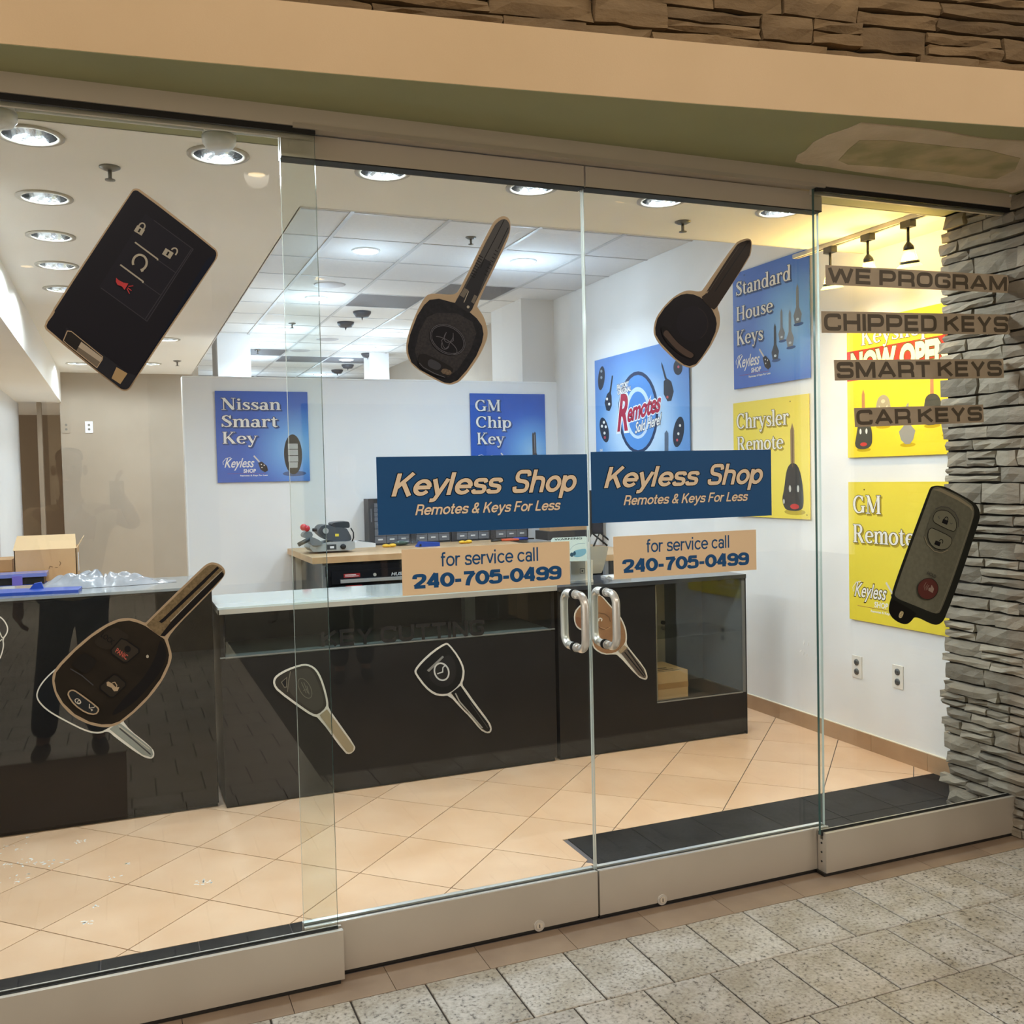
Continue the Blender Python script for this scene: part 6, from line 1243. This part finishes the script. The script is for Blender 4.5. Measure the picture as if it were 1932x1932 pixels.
# ---- left side: table, cartons, blue cases, bag
t = thing('work_table', 'wood table behind the left counter', 'table', (-.9, 3.4, 0)); MB().box(-1.9, -.205, 2.92, 3.83, .905, .945).build('table_top', WOOD, t)
for x, y in ((-.26, 2.97), (-.26, 3.75), (-1.85, 2.97), (-1.85, 3.75)): MB().box(x, x+.045, y, y+.045, 0, .905).build('leg', BLACKM, t)
t = thing('cardboard_box', 'open cardboard box with raised flap on the wood table', 'box', (-.40, 3.3, .945)); zt2 = atY(100, 1036, 3.14).z
MB().box(-.565, -.245, 3.14, 3.145, .945, zt2).box(-.565, -.245, 3.515, 3.52, .945, zt2).box(-.565, -.56, 3.14, 3.52, .945, zt2).box(-.25, -.245, 3.14, 3.52, .945, zt2).box(-.565, -.245, 3.14, 3.52, .945, .95).build('box_walls', CARD, t)
fz = atY(90, 1010, 3.14).z; MB().prism([(-.57, 3.14, zt2), (-.245, 3.14, zt2), (-.25, 3.19, fz), (-.55, 3.19, fz)], (0, .004, 0)).build('front_flap', CARDL, t)
MB().prism([(-.245, 3.145, zt2), (-.245, 3.515, zt2), (-.215, 3.5, zt2+.055), (-.215, 3.16, zt2+.055)], (.004, 0, 0)).build('side_flap', CARDL, t)
MB().box(-.244, -.2432, 3.30, 3.40, 1.02, 1.13).build('shipping_label', PAPER, t); mb = MB(); f_ = front(3.1395); line(mb, f_, [(-.39, 1.055), (-.385, 1.07), (-.37, 1.065)], .003, .0004); line(mb, f_, [(-.36, 1.062), (-.345, 1.06)], .003, .0004); line(mb, f_, [(-.335, 1.095), (-.328, 1.085), (-.335, 1.07)], .003, .0004); mb.build('pen_marks', ink((110, 80, 60)), t)
carton('cardboard_box', 'brown cardboard box at the left edge behind the open box', -.92, -.60, 3.4, 3.7, .9455, 1.10)
for k, (x0, x1, y0, z0, lb) in enumerate(((-.98, -.40, 2.95, .9455, 'blue and black tool case on the wood table in front of the open box'),)):
    t = thing('tool_case', lb, 'case', ((x0+x1)/2, y0+.1, z0)); MB().box(x0, x1, y0, y0+.16, z0, z0+.045).build('case_base', mat('blue_plastic', (30, 66, 156), .4), t); MB().box(x0+.01, x1-.005, y0+.005, y0+.155, z0+.045, z0+.085).build('case_middle', BLACKM, t); MB().box(x0-.005, x1+.01, y0-.005, y0+.165, z0+.085, z0+.105).build('case_lid', mat('blue_clear_lid', (120, 130, 196), .2), t); MB().box(x1-.16, x1-.11, y0-.012, y0, z0+.03, z0+.095).build('latch', mat('violet_latch', (110, 100, 190), .4), t)
c = atZ(40, 1131, 1.042); t = thing('blue_pouch', 'blue plastic pouch on the left counter beside the grey bag', 'pouch', (-.36, 1.95, 1.042)); MB().prism([(-.62, 1.88, 1.042), (-.19, 1.83, 1.042), (-.18, 1.98, 1.042), (-.6, 2.08, 1.042)], (0, 0, .014)).build('pouch_sheet', mat('blue_plastic', (30, 66, 156), .4), t); MB().prism([(-.40, 1.98, 1.056), (-.34, 1.98, 1.056), (-.35, 1.98, 1.085), (-.38, 1.98, 1.08)], (0, .03, 0)).build('pouch_clip', mat('blue_plastic', (30, 66, 156), .4), t)
t = thing('plastic_bag', 'grey translucent plastic bag lying on the left counter', 'bag', (-.12, 2.12, 1.042)); mb = MB()
nu, nv = 44, 16; bv = []
for i in range(nu+1):
    for j in range(nv+1):
        a, b = i/nu, j/nv; x = -.36+.60*a; prof = (math.sin(math.pi*min(1, a*1.15)**.8)**.7 if a < .87 else math.sin(math.pi*.87**.8*1.0)*(1-a)/.13*.4)*(1-.45*math.exp(-((a-.46)/.03)**2))
        y = 2.13+(b-.5)*.24*(.55+.45*math.sin(math.pi*a)); z = 1.0435+.062*max(0, prof)*math.sin(math.pi*b)**.6*(1+.18*math.sin(23*a+9*b)+.12*math.sin(41*a-17*b))
        bv.append((x, y, z))
mb.add(bv, [(i*(nv+1)+j, (i+1)*(nv+1)+j, (i+1)*(nv+1)+j+1, i*(nv+1)+j+1) for i in range(nu) for j in range(nv)], True); mb.prism([(-.36, 2.05, 1.0425), (.22, 2.05, 1.0425), (.22, 2.2, 1.0425), (-.36, 2.2, 1.0425)], (0, 0, .001)); mb.build('bag_film', mat('grey_bag_film', (150, 154, 162), .18, rgb2=(120, 124, 132), scale=9, bump=.5, bscale=14), t)
MB().tube([(-.085, 2.045, 1.05), (-.08, 2.1, 1.085), (-.08, 2.15, 1.088), (-.085, 2.22, 1.05)], .007, 8).build('bag_fold', mat('grey_bag_fold', (196, 200, 206), .2), t)

# ================================================================== CEILING FIXTURES AND LIGHTS
COOL = (.64, .81, 1.0); NEUT = (.83, .92, 1.0); WARM = (1, .72, .40); WARM2 = (1, .91, .79)
ORDN = ['first', 'second', 'third', 'fourth', 'fifth', 'sixth', 'seventh']
can0 = None
def can(x, y, label, power, group, lampm=LAMP):
    global can0
    if can0 is None:
        t = can0 = thing('recessed_downlight', label, 'ceiling light', (x, y, ZG), group)
        MB().lathe([(.083, .004), (.105, .0), (.105, -.004), (.083, -.006), (.083, .004)], (x, y, ZG), 32).build('trim_ring', mat('trim_ring_grey', (178, 172, 160), .35), t)
        MB().lathe([(.083, 0), (.080, .03), (.07, .075), (.055, .11), (.0, .115)], (x, y, ZG), 32).build('reflector', CHROME, t)
        MB().lathe([(.0, .088), (.042, .088), (.048, .10), (.048, .112)], (x, y, ZG), 20).build('lamp', LAMP, t)
    else: t = copy_tree(can0, None, (x, y, ZG), label); t['group'] = group
    l = light('lamp_light', 'SPOT', (x, y, ZG-.012), power, NEUT, t, spot_size=math.radians(172), spot_blend=.35, shadow_soft_size=.07)
    return t
for k, (x, y) in enumerate(CANS_F): can(x, y, 'recessed downlight, %s from the left in the row just behind the glass' % (ORDN[k-1] if k else 'outside the frame'), P_CAN*(.6 if k == 6 else 1), 'downlights in the row behind the glass')
for k, (x, y) in enumerate(CANS_L): can(x, y, 'recessed downlight, %s nearest the glass in the line running back beside the left bulkhead' % ORDN[k], P_CAN*.32, 'downlights running back at the left')
for (x, y), lb in zip(CANS_B, ('recessed downlight in front of the beige back wall, nearer the hallway opening', 'recessed downlight in front of the beige back wall, nearer the partition', 'recessed downlight in the left ceiling strip above the partition end')): can(x, y, lb, P_CAN*.35, 'downlights at the back left')
dr0 = None; n = 0
for yy_, row in ((3.71, 'nearest the glass'), (5.53, 'in the second row'), (7.34, 'in the third row'), (8.53, 'in the fourth row'), (9.73, 'in the fifth row'), (11.56, 'in the rearmost row')):
    for xx, cl_ in ((1.635, 'left'), (2.82, 'right')):
        if (yy_, xx) == (5.53, 2.82): continue
        lb = 'bright round LED light in the suspended ceiling, %s column, %s' % (cl_, row)
        if dr0 is None:
            t = dr0 = thing('led_downlight', lb, 'ceiling light', (xx, yy_, ZD), 'LED lights in the suspended ceiling')
            MB().lathe([(.10, .0), (.098, -.008), (.086, -.011), (.084, -.010)], (xx, yy_, ZD), 28).build('trim_ring', mat('white_plastic', (222, 224, 226), .4), t); MB().lathe([(.0, -.016), (.05, -.0145), (.086, -.010)], (xx, yy_, ZD), 28).build('lens', LAMPD, t)
        else: t = copy_tree(dr0, None, (xx, yy_, ZD), lb)
        light('led_light', 'AREA', (xx, yy_, ZD-.02), P_DROP, COOL, t, shape='DISK', size=.17, spread=math.radians(135)); light('ceiling_fill', 'POINT', (xx, yy_, ZD-.30), P_DROP*.5, COOL, t, shadow_soft_size=.06)  # second light: bodiless fill point below the lens, added to brighten the ceiling
def sprinkler(x, y, z, lb):
    t = thing('sprinkler_head', lb, 'sprinkler', (x, y, z), 'ceiling sprinkler heads'); MB().lathe([(.0, .0), (.036, 0), (.036, -.004), (.02, -.012), (.0, -.012)], (x, y, z), 20).build('escutcheon', mat('sprinkler_metal', (120, 118, 114), .4, metal=.5), t); MB().cyl((x, y, z-.012), (x, y, z-.045), .007, n=10).build('stem', mat('sprinkler_metal', (120, 118, 114), .4, metal=.5), t); MB().lathe([(.0, -.045), (.018, -.045), (.018, -.048), (.0, -.05)], (x, y, z), 14).build('deflector', mat('sprinkler_metal', (120, 118, 114), .4, metal=.5), t)
sprinkler(.005, .865, ZG, 'sprinkler head in the plaster ceiling above the black remote sticker'); sprinkler(2.41, .893, ZG, 'sprinkler head in the plaster ceiling above the plain dark key sticker'); sprinkler(2.21, 3.16, ZD, 'sprinkler head in the suspended ceiling left of the chip key blade')
c = atZ(551, 610, ZD); sprinkler(c.x, c.y, ZD, 'sprinkler head in the suspended ceiling beside the glass overlap'); c = atZ(486, 660, ZD); sprinkler(c.x, c.y, ZD, 'sprinkler head in the suspended ceiling beside the white pillar'); c = atZ(330, 690, ZG); sprinkler(c.x, c.y-.4, ZG, 'sprinkler head near the beige back wall')
det0 = None
for px, py, lb in ((683, 588, 'first'), (652, 608, 'second'), (694, 667, 'third'), (656, 688, 'fourth'), (636, 698, 'fifth')):
    c = atZ(px, py, ZD); lab = 'dark dome ceiling detector in the suspended ceiling, %s nearest the glass' % lb
    if det0: copy_tree(det0, None, (c.x, c.y, ZD), lab); continue
    t = det0 = thing('ceiling_detector', lab, 'detector', (c.x, c.y, ZD), 'dark ceiling detectors'); MB().lathe([(.0, 0), (.085, 0), (.082, -.02), (.06, -.05), (.0, -.055)], (c.x, c.y, ZD), 24).build('dome', mat('dark_detector', (72, 72, 78), .5), t); MB().cyl((c.x, c.y, ZD-.055), (c.x, c.y, ZD-.08), .008, .003, n=8).build('tip', mat('dark_detector', (72, 72, 78), .5), t)
sp0 = None
for px, py, lb in ((622, 537, 'nearest the glass'), (618, 640, 'farther back'), (566, 661, 'farthest back')):
    c = atZ(px, py, ZD); lab = 'flush grey round ceiling speaker in the suspended ceiling, %s' % lb
    if sp0: copy_tree(sp0, None, (c.x, c.y, ZD), lab); continue
    t = sp0 = thing('ceiling_speaker', lab, 'speaker', (c.x, c.y, ZD), 'flush ceiling speakers'); MB().lathe([(.0, -.006), (.115, -.006), (.125, -.003), (.125, 0)], (c.x, c.y, ZD), 28).build('grille', mat('speaker_grille', (176, 174, 178), .6), t); MB().lathe([(.125, 0), (.132, -.004), (.132, 0)], (c.x, c.y, ZD), 28).build('rim', mat('white_plastic', (222, 224, 226), .4), t)
# smoke detectors and conduit under the soffit
for x, lb in ((.318, 'white smoke detector under the green soffit, above the second downlight'), (-.285, 'white smoke detector under the green soffit at the left edge')):
    t = thing('smoke_detector', lb, 'smoke detector', (x, .2, ZS)); MB().box(x-.045, x+.045, .155, .245, ZS-.022, ZS).build('mounting_box', mat('white_plastic', (222, 224, 226), .4), t); MB().lathe([(.0, -.058), (.04, -.058), (.05, -.045), (.052, -.024), (.0, -.022)], (x, .2, ZS), 24).build('sensor', mat('white_plastic', (222, 224, 226), .4), t)
tag(MB().tube([(-1.3, .2, ZS-.008), (-.6, .2, ZS-.007), (.2, .2, ZS-.008), (.45, .19, ZS-.008), (.62, .2, ZS-.007)], .006, 8).build('wire_conduit', mat('white_plastic', (222, 224, 226), .4), loc=(0, .2, ZS)), 'thin white wire conduit under the green soffit', 'conduit')
# track lights
XT = 3.36
t = thing('light_track', 'white ceiling track with three hanging spotlights by the side wall', 'track', (XT, .8, ZG)); MB().box(XT-.018, XT+.018, .32, 1.30, ZG-.02, ZG).build('track_rail', mat('track_white', (206, 198, 184), .4), t); MB().box(XT-.004, XT+.004, .32, 1.30, ZG-.021, ZG-.02).build('track_slot', BLACKM, t)
tk0 = None
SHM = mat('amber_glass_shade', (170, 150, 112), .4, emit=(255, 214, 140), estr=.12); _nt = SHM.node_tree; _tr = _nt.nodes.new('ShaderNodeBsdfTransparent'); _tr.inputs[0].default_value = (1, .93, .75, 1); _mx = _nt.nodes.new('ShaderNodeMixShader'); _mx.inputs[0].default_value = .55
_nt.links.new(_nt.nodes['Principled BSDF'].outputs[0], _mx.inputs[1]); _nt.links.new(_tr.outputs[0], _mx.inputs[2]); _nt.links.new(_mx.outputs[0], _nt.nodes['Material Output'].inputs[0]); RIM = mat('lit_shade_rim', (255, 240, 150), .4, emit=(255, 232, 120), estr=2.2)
for k, y in enumerate((.509, .764, 1.028)):
    lb = 'black stem track spotlight with bell glass shade, %s' % ('nearest the stone pillar', 'in the middle of the track', 'farthest from the stone pillar')[k]; ax = Vector((.18, .1, -1)).normalized()
    if tk0: t = copy_tree(tk0, None, (XT, y, ZG-.02), lb)
    else:
        t = tk0 = thing('track_spotlight', lb, 'spotlight', (XT, y, ZG-.02), 'track spotlights by the side wall'); z = ZG-.02
        MB().box(XT-.018, XT+.018, y-.03, y+.03, z-.03, z).build('track_adapter', BLACKM, t); MB().cyl((XT, y, z-.03), (XT, y, z-.10), .0065, n=10).build('stem', BLACKM, t)
        MB().lathe([(.0, -.005), (.008, 0), (.022, .018), (.026, .035), (.0, .036)], (XT, y, z-.095), 20, axis=ax).build('socket_cap', BLACKM, t)
        p_ = Vector((XT, y, z-.095))+ax*.034
        MB().lathe([(.024, .0), (.030, .02), (.036, .04), (.042, .058)], p_, 24, axis=ax).build('glass_shade', SHM, t); MB().lathe([(.0425, .05), (.044, .058), (.0425, .062)], p_, 24, axis=ax).build('shade_band', BLACKM, t); MB().lathe([(.042, .062), (.054, .074), (.056, .078), (.03, .07)], p_, 24, axis=ax).build('shade_rim', RIM, t)
    p_ = Vector((XT, y, ZG-.115))+ax*.085
    light('spot_bulb', 'POINT', p_-ax*.005, P_TRACK, (1, .68, .24), t, shadow_soft_size=.015)
# mall ceiling lights
for k, (x, y, z) in enumerate(((-.6, -3.6, 4.03), (2.3, -3.7, 4.03), (4.7, -3.7, 4.03), (1.126, -5.33, 4.03), (-2.2, -4.6, 4.03), (4.4, -5.0, 4.03), (-.9, -9.5, 4.03), (2.4, -9.2, 4.03))):
    t = thing('mall_downlight', 'warm round downlight in the mall ceiling, number %s from the shop side' % ['one', 'two', 'three', 'four', 'five', 'six', 'seven', 'eight'][k], 'ceiling light', (x, y, 4.05), 'mall ceiling downlights'); MB().lathe([(.07, 0), (.095, 0), (.095, -.01), (.07, -.012)], (x, y, 4.05), 24).build('trim_ring', mat('white_plastic', (222, 224, 226), .4), t); MB().lathe([(.0, -.005), (.07, -.005)], (x, y, 4.05), 24).build('lens', LAMPW, t)
    light('mall_light', 'SPOT', (x, y, 4.03), P_MALL if k < 3 else P_MALLFAR if k < 6 else P_MALLBACK, WARM2, t, spot_size=math.radians(177 if k < 3 else 150), spot_blend=.15 if k < 3 else .8, shadow_soft_size=.10)

# ================================================================== PEOPLE IN THE WALKWAY (they show as reflections in the glass)
def skinmesh(name, nodes, edges, material, parent, base, levels=2, root=0):
    """grow a continuous surface round a skeleton: nodes {key: (point, radius)}"""
    ks = list(nodes); ix = {k: i for i, k in enumerate(ks)}
    me = bpy.data.meshes.new(name); me.from_pydata([Vector(nodes[k][0])-base for k in ks], [(ix[a], ix[b]) for a, b in edges], [])
    o = bpy.data.objects.new(name, me); COL.objects.link(o)
    m1 = o.modifiers.new('skin', 'SKIN')
    sk = me.skin_vertices[0].data
    for k in ks:
        r = nodes[k][1]; r = r if isinstance(r, tuple) else (r, r); sk[ix[k]].radius = r; sk[ix[k]].use_root = (ix[k] == root)
    m1.use_smooth_shade = True; m1.branch_smoothing = .4
    m2 = o.modifiers.new('sub', 'SUBSURF'); m2.levels = levels; m2.render_levels = levels
    me.materials.append(material); o.parent = parent; o['wl'] = list(base); return o
def person(label, base, face_dir, H, shirt, trousers, shoes, skin, hair, armR, armL, footR, footL, kn=.02, hold=None, necklace=False, bent=0.0):
    """standing figure; local x = the figure's right hand side as seen from the front is -x, y = forward"""
    root = thing('person', label, 'person', base); B = Vector(base); a = math.atan2(face_dir[1], face_dir[0])-math.pi/2
    ca, sa = math.cos(a), math.sin(a)
    L = lambda x, y, z: B+Vector((x*ca-y*sa, x*sa+y*ca, z))
    k = H/1.75; N = {}; E = []
    def n(key, x, y, z, r): N[key] = (L(x*k, y*k, z*k), (r[0]*k, r[1]*k) if isinstance(r, tuple) else r*k)
    n('pelvis', 0, 0, .95, (.15, .11)); n('belly', 0, .02, 1.08, (.145, .115)); n('chest', 0, .01, 1.28, (.165, .115)); n('neckbase', 0, 0, 1.44, (.085, .07)); n('neck', 0, .01, 1.50, .055)
    n('jaw', 0, .035, 1.56, (.06, .07)); n('cheek', 0, .03, 1.62, (.072, .092)); n('brow', 0, .02, 1.685, (.076, .096)); n('crown', 0, .01, 1.73, (.055, .065))
    E += [('pelvis', 'belly'), ('belly', 'chest'), ('chest', 'neckbase'), ('neckbase', 'neck'), ('neck', 'jaw'), ('jaw', 'cheek'), ('cheek', 'brow'), ('brow', 'crown')]
    def arm(s, pts):
        n('sh'+s, *pts[0], .062); n('el'+s, *pts[1], .042); n('fa'+s, *[(p*.5+q*.5) for p, q in zip(pts[1], pts[2])], .041); n('wr'+s, *pts[2], .028)
        E.extend([('chest', 'sh'+s), ('sh'+s, 'el'+s), ('el'+s, 'fa'+s), ('fa'+s, 'wr'+s)])
        w, pd, side_, up = Vector(pts[2]), Vector(pts[3]), Vector(pts[4]), None
        pd.normalize(); side_ = (side_-pd*side_.dot(pd)).normalized(); curl = pd.cross(side_)
        pm_ = w+pd*.045; n('pa'+s, *pm_, (.036, .020)); pk = w+pd*.085; n('pk'+s, *pk, (.038, .018)); E.extend([('wr'+s, 'pa'+s), ('pa'+s, 'pk'+s)])
        for i, (off, ln) in enumerate(((-.030, .075), (-.010, .085), (.010, .080), (.030, .062))):
            b0 = pk+side_*off+pd*.012; b1 = b0+pd*ln*.45+curl*pts[5]*.018; b2 = b1+pd*ln*.25+curl*pts[5]*.030
            n('f%d0%s' % (i, s), *b0, .0105); n('f%d1%s' % (i, s), *b1, .0095); n('f%d2%s' % (i, s), *b2, .008); E.extend([('pk'+s, 'f%d0%s' % (i, s)), ('f%d0%s' % (i, s), 'f%d1%s' % (i, s)), ('f%d1%s' % (i, s), 'f%d2%s' % (i, s))])
        t0 = w+pd*.03-side_*.035; t1 = t0+pd*.035-side_*.022; t2 = t1+pd*.028+curl*pts[5]*.012; n('t0'+s, *t0, .013); n('t1'+s, *t1, .011); n('t2'+s, *t2, .009); E.extend([('pa'+s, 't0'+s), ('t0'+s, 't1'+s), ('t1'+s, 't2'+s)])
    arm('R', armR); arm('L', armL)
    for s, sx, ft in (('R', 1, footR), ('L', -1, footL)):
        hip = (sx*.085, 0, .90); an = (ft[0], ft[1], .085); kn_ = ((hip[0]+an[0])/2, (hip[1]+an[1])/2+.04, .49)
        n('hip'+s, *hip, .092); n('kn'+s, *kn_, .058); n('calf'+s, (kn_[0]+an[0])/2, (kn_[1]+an[1])/2-.02, .34, .054); n('an'+s, *an, .038); n('toe'+s, ft[0]+sx*.015, ft[1]+.14, .035, (.04, .025))
        E.extend([('pelvis', 'hip'+s), ('hip'+s, 'kn'+s), ('kn'+s, 'calf'+s), ('calf'+s, 'an'+s), ('an'+s, 'toe'+s)])
    skinmesh('body', N, E, skin, root, B)
    g_ = lambda key, m_: (N[key][0], tuple(r+m_*k for r in N[key][1]) if isinstance(N[key][1], tuple) else N[key][1]+m_*k)
    # shirt: torso and short sleeves
    C_ = {q: g_(q, .018) for q in ('belly', 'chest', 'neckbase', 'shR', 'shL')}; C_['hem'] = (L(0, .01*k, .86*k), (.178*k, .138*k)); C_['neckbase'] = (N['neckbase'][0]-Vector((0, 0, .012)), (.092*k, .078*k))
    for s in 'RL': p = N['sh'+s][0]; q = N['el'+s][0]; C_['sl'+s] = (p+(q-p)*.55, .068*k)
    skinmesh('shirt', C_, [('hem', 'belly'), ('belly', 'chest'), ('chest', 'neckbase'), ('chest', 'shR'), ('shR', 'slR'), ('chest', 'shL'), ('shL', 'slL')], shirt, root, B)
    T_ = {'pelvis': (N['pelvis'][0]-Vector((0, 0, .03)), (.165*k, .125*k))}
    ed = []
    for s in 'RL':
        T_['hip'+s] = (N['hip'+s][0]-Vector((0, 0, .06)), .108*k); T_['kn'+s] = (N['kn'+s][0], .082*k); T_['calf'+s] = (N['calf'+s][0], .078*k); T_['cuff'+s] = (N['an'+s][0]+Vector((0, 0, .015)), .074*k); ed += [('pelvis', 'hip'+s), ('hip'+s, 'kn'+s), ('kn'+s, 'calf'+s), ('calf'+s, 'cuff'+s)]
    skinmesh('trousers', T_, ed, trousers, root, B)
    for s, ft in (('R', footR), ('L', footL)):
        sx = .015 if s == 'R' else -.015
        S_ = {'heel': (L(ft[0]*k, (ft[1]-.05)*k, .048), (.042*k, .046)), 'mid': (L(ft[0]*k, (ft[1]+.04)*k, .055), (.046*k, .053)), 'ball': (L((ft[0]+sx)*k, (ft[1]+.13)*k, .042), (.05*k, .040)), 'tip': (L((ft[0]+sx*1.4)*k, (ft[1]+.19)*k, .034), (.036*k, .030))}
        skinmesh('shoe', S_, [('heel', 'mid'), ('mid', 'ball'), ('ball', 'tip')], shoes, root, B)
    skinmesh('hair', {'a': (L(0, -.025*k, 1.66*k), (.080*k, .075*k)), 'b': (L(0, -.005*k, 1.712*k), (.082*k, .094*k)), 'c': (L(0, .005*k, 1.748*k), (.062*k, .075*k))}, [('a', 'b'), ('b', 'c')], hair, root, B)
    for sx in (1, -1):
        MB().ball(L(sx*.082*k, .015*k, 1.625*k), .014*k, .020*k, .030*k, 10, 8).build('ear', skin, root); MB().ball(L(sx*.030*k, .118*k, 1.645*k), .012*k, .008*k, .008*k, 10, 6).build('eye', ink((60, 50, 46)), root)
    MB().tube([L(0, .118*k, 1.645*k), L(0, .135*k, 1.612*k), L(0, .142*k, 1.598*k)], [.009*k, .013*k, .015*k], 10).build('nose', skin, root); MB().tube([L(-.022*k, .108*k, 1.565*k), L(0, .114*k, 1.563*k), L(.022*k, .108*k, 1.565*k)], .006*k, 8).build('mouth', ink((120, 70, 62)), root)
    if necklace: MB().tube([L(x*k, y*k, z*k) for x, y, z in ((-.07, .06, 1.46), (-.045, .115, 1.40), (0, .135, 1.33), (.045, .115, 1.40), (.07, .06, 1.46))], .004, 8).build('necklace', ink((50, 40, 34)), root)
    return root, L
SKIN = mat('brown_skin', (128, 88, 66), .5); HAIR = mat('short_black_hair', (26, 22, 20), .8, bump=.5, bscale=120)
px_, py_ = -.262, -3.14
root, L = person('man in a tan t-shirt and dark trousers raising a phone beside his head', (px_, py_, 0), (0, 1), 1.735, mat('tan_shirt', (206, 180, 140), .85, rgb2=(196, 168, 128), scale=6), mat('navy_trousers', (30, 34, 46), .85), mat('black_shoes', (22, 22, 24), .6), SKIN, HAIR,
    [(.195, .0, 1.385), (.34, .06, 1.30), (.275, .165, 1.46), (-.03, .02, .10), (.0, -1, .0), 1.0],
    [(-.195, 0, 1.385), (-.275, -.03, 1.12), (-.285, .06, .89), (0, .1, -1), (0, 1, 0), 1.0], (.10, .0), (-.19, .02), necklace=True)
ph = thing('phone', 'dark phone held up in the man\'s right hand', 'phone', (CAM.x, CAM.y-.025, CAM.z-.06)); MB().box(CAM.x-.055, CAM.x+.02, CAM.y-.028, CAM.y-.020, CAM.z-.13, CAM.z+.025).build('phone_case', BLACKM, ph); MB().box(CAM.x-.052, CAM.x+.017, CAM.y-.0285, CAM.y-.028, CAM.z-.127, CAM.z+.022).build('screen', mat('lit_screen', (40, 44, 50), .1), ph); MB().box(CAM.x-.018, CAM.x+.016, CAM.y-.020, CAM.y-.017, CAM.z-.018, CAM.z+.020).build('lens_bump', BLACK, ph)
person('person in dark clothes standing farther back in the walkway', (1.60, -4.30, 0), (-.2, 1), 1.72, mat('charcoal_top', (44, 46, 52), .85), mat('black_trousers', (24, 26, 32), .85), mat('black_shoes', (22, 22, 24), .6), mat('tan_skin', (150, 110, 86), .5), HAIR,
    [(.195, .0, 1.385), (.25, -.02, 1.12), (.26, .05, .88), (0, .1, -1), (0, 1, 0), 1.0], [(-.195, 0, 1.385), (-.25, -.02, 1.12), (-.26, .05, .88), (0, .1, -1), (0, 1, 0), 1.0], (.10, .0), (-.10, .05))
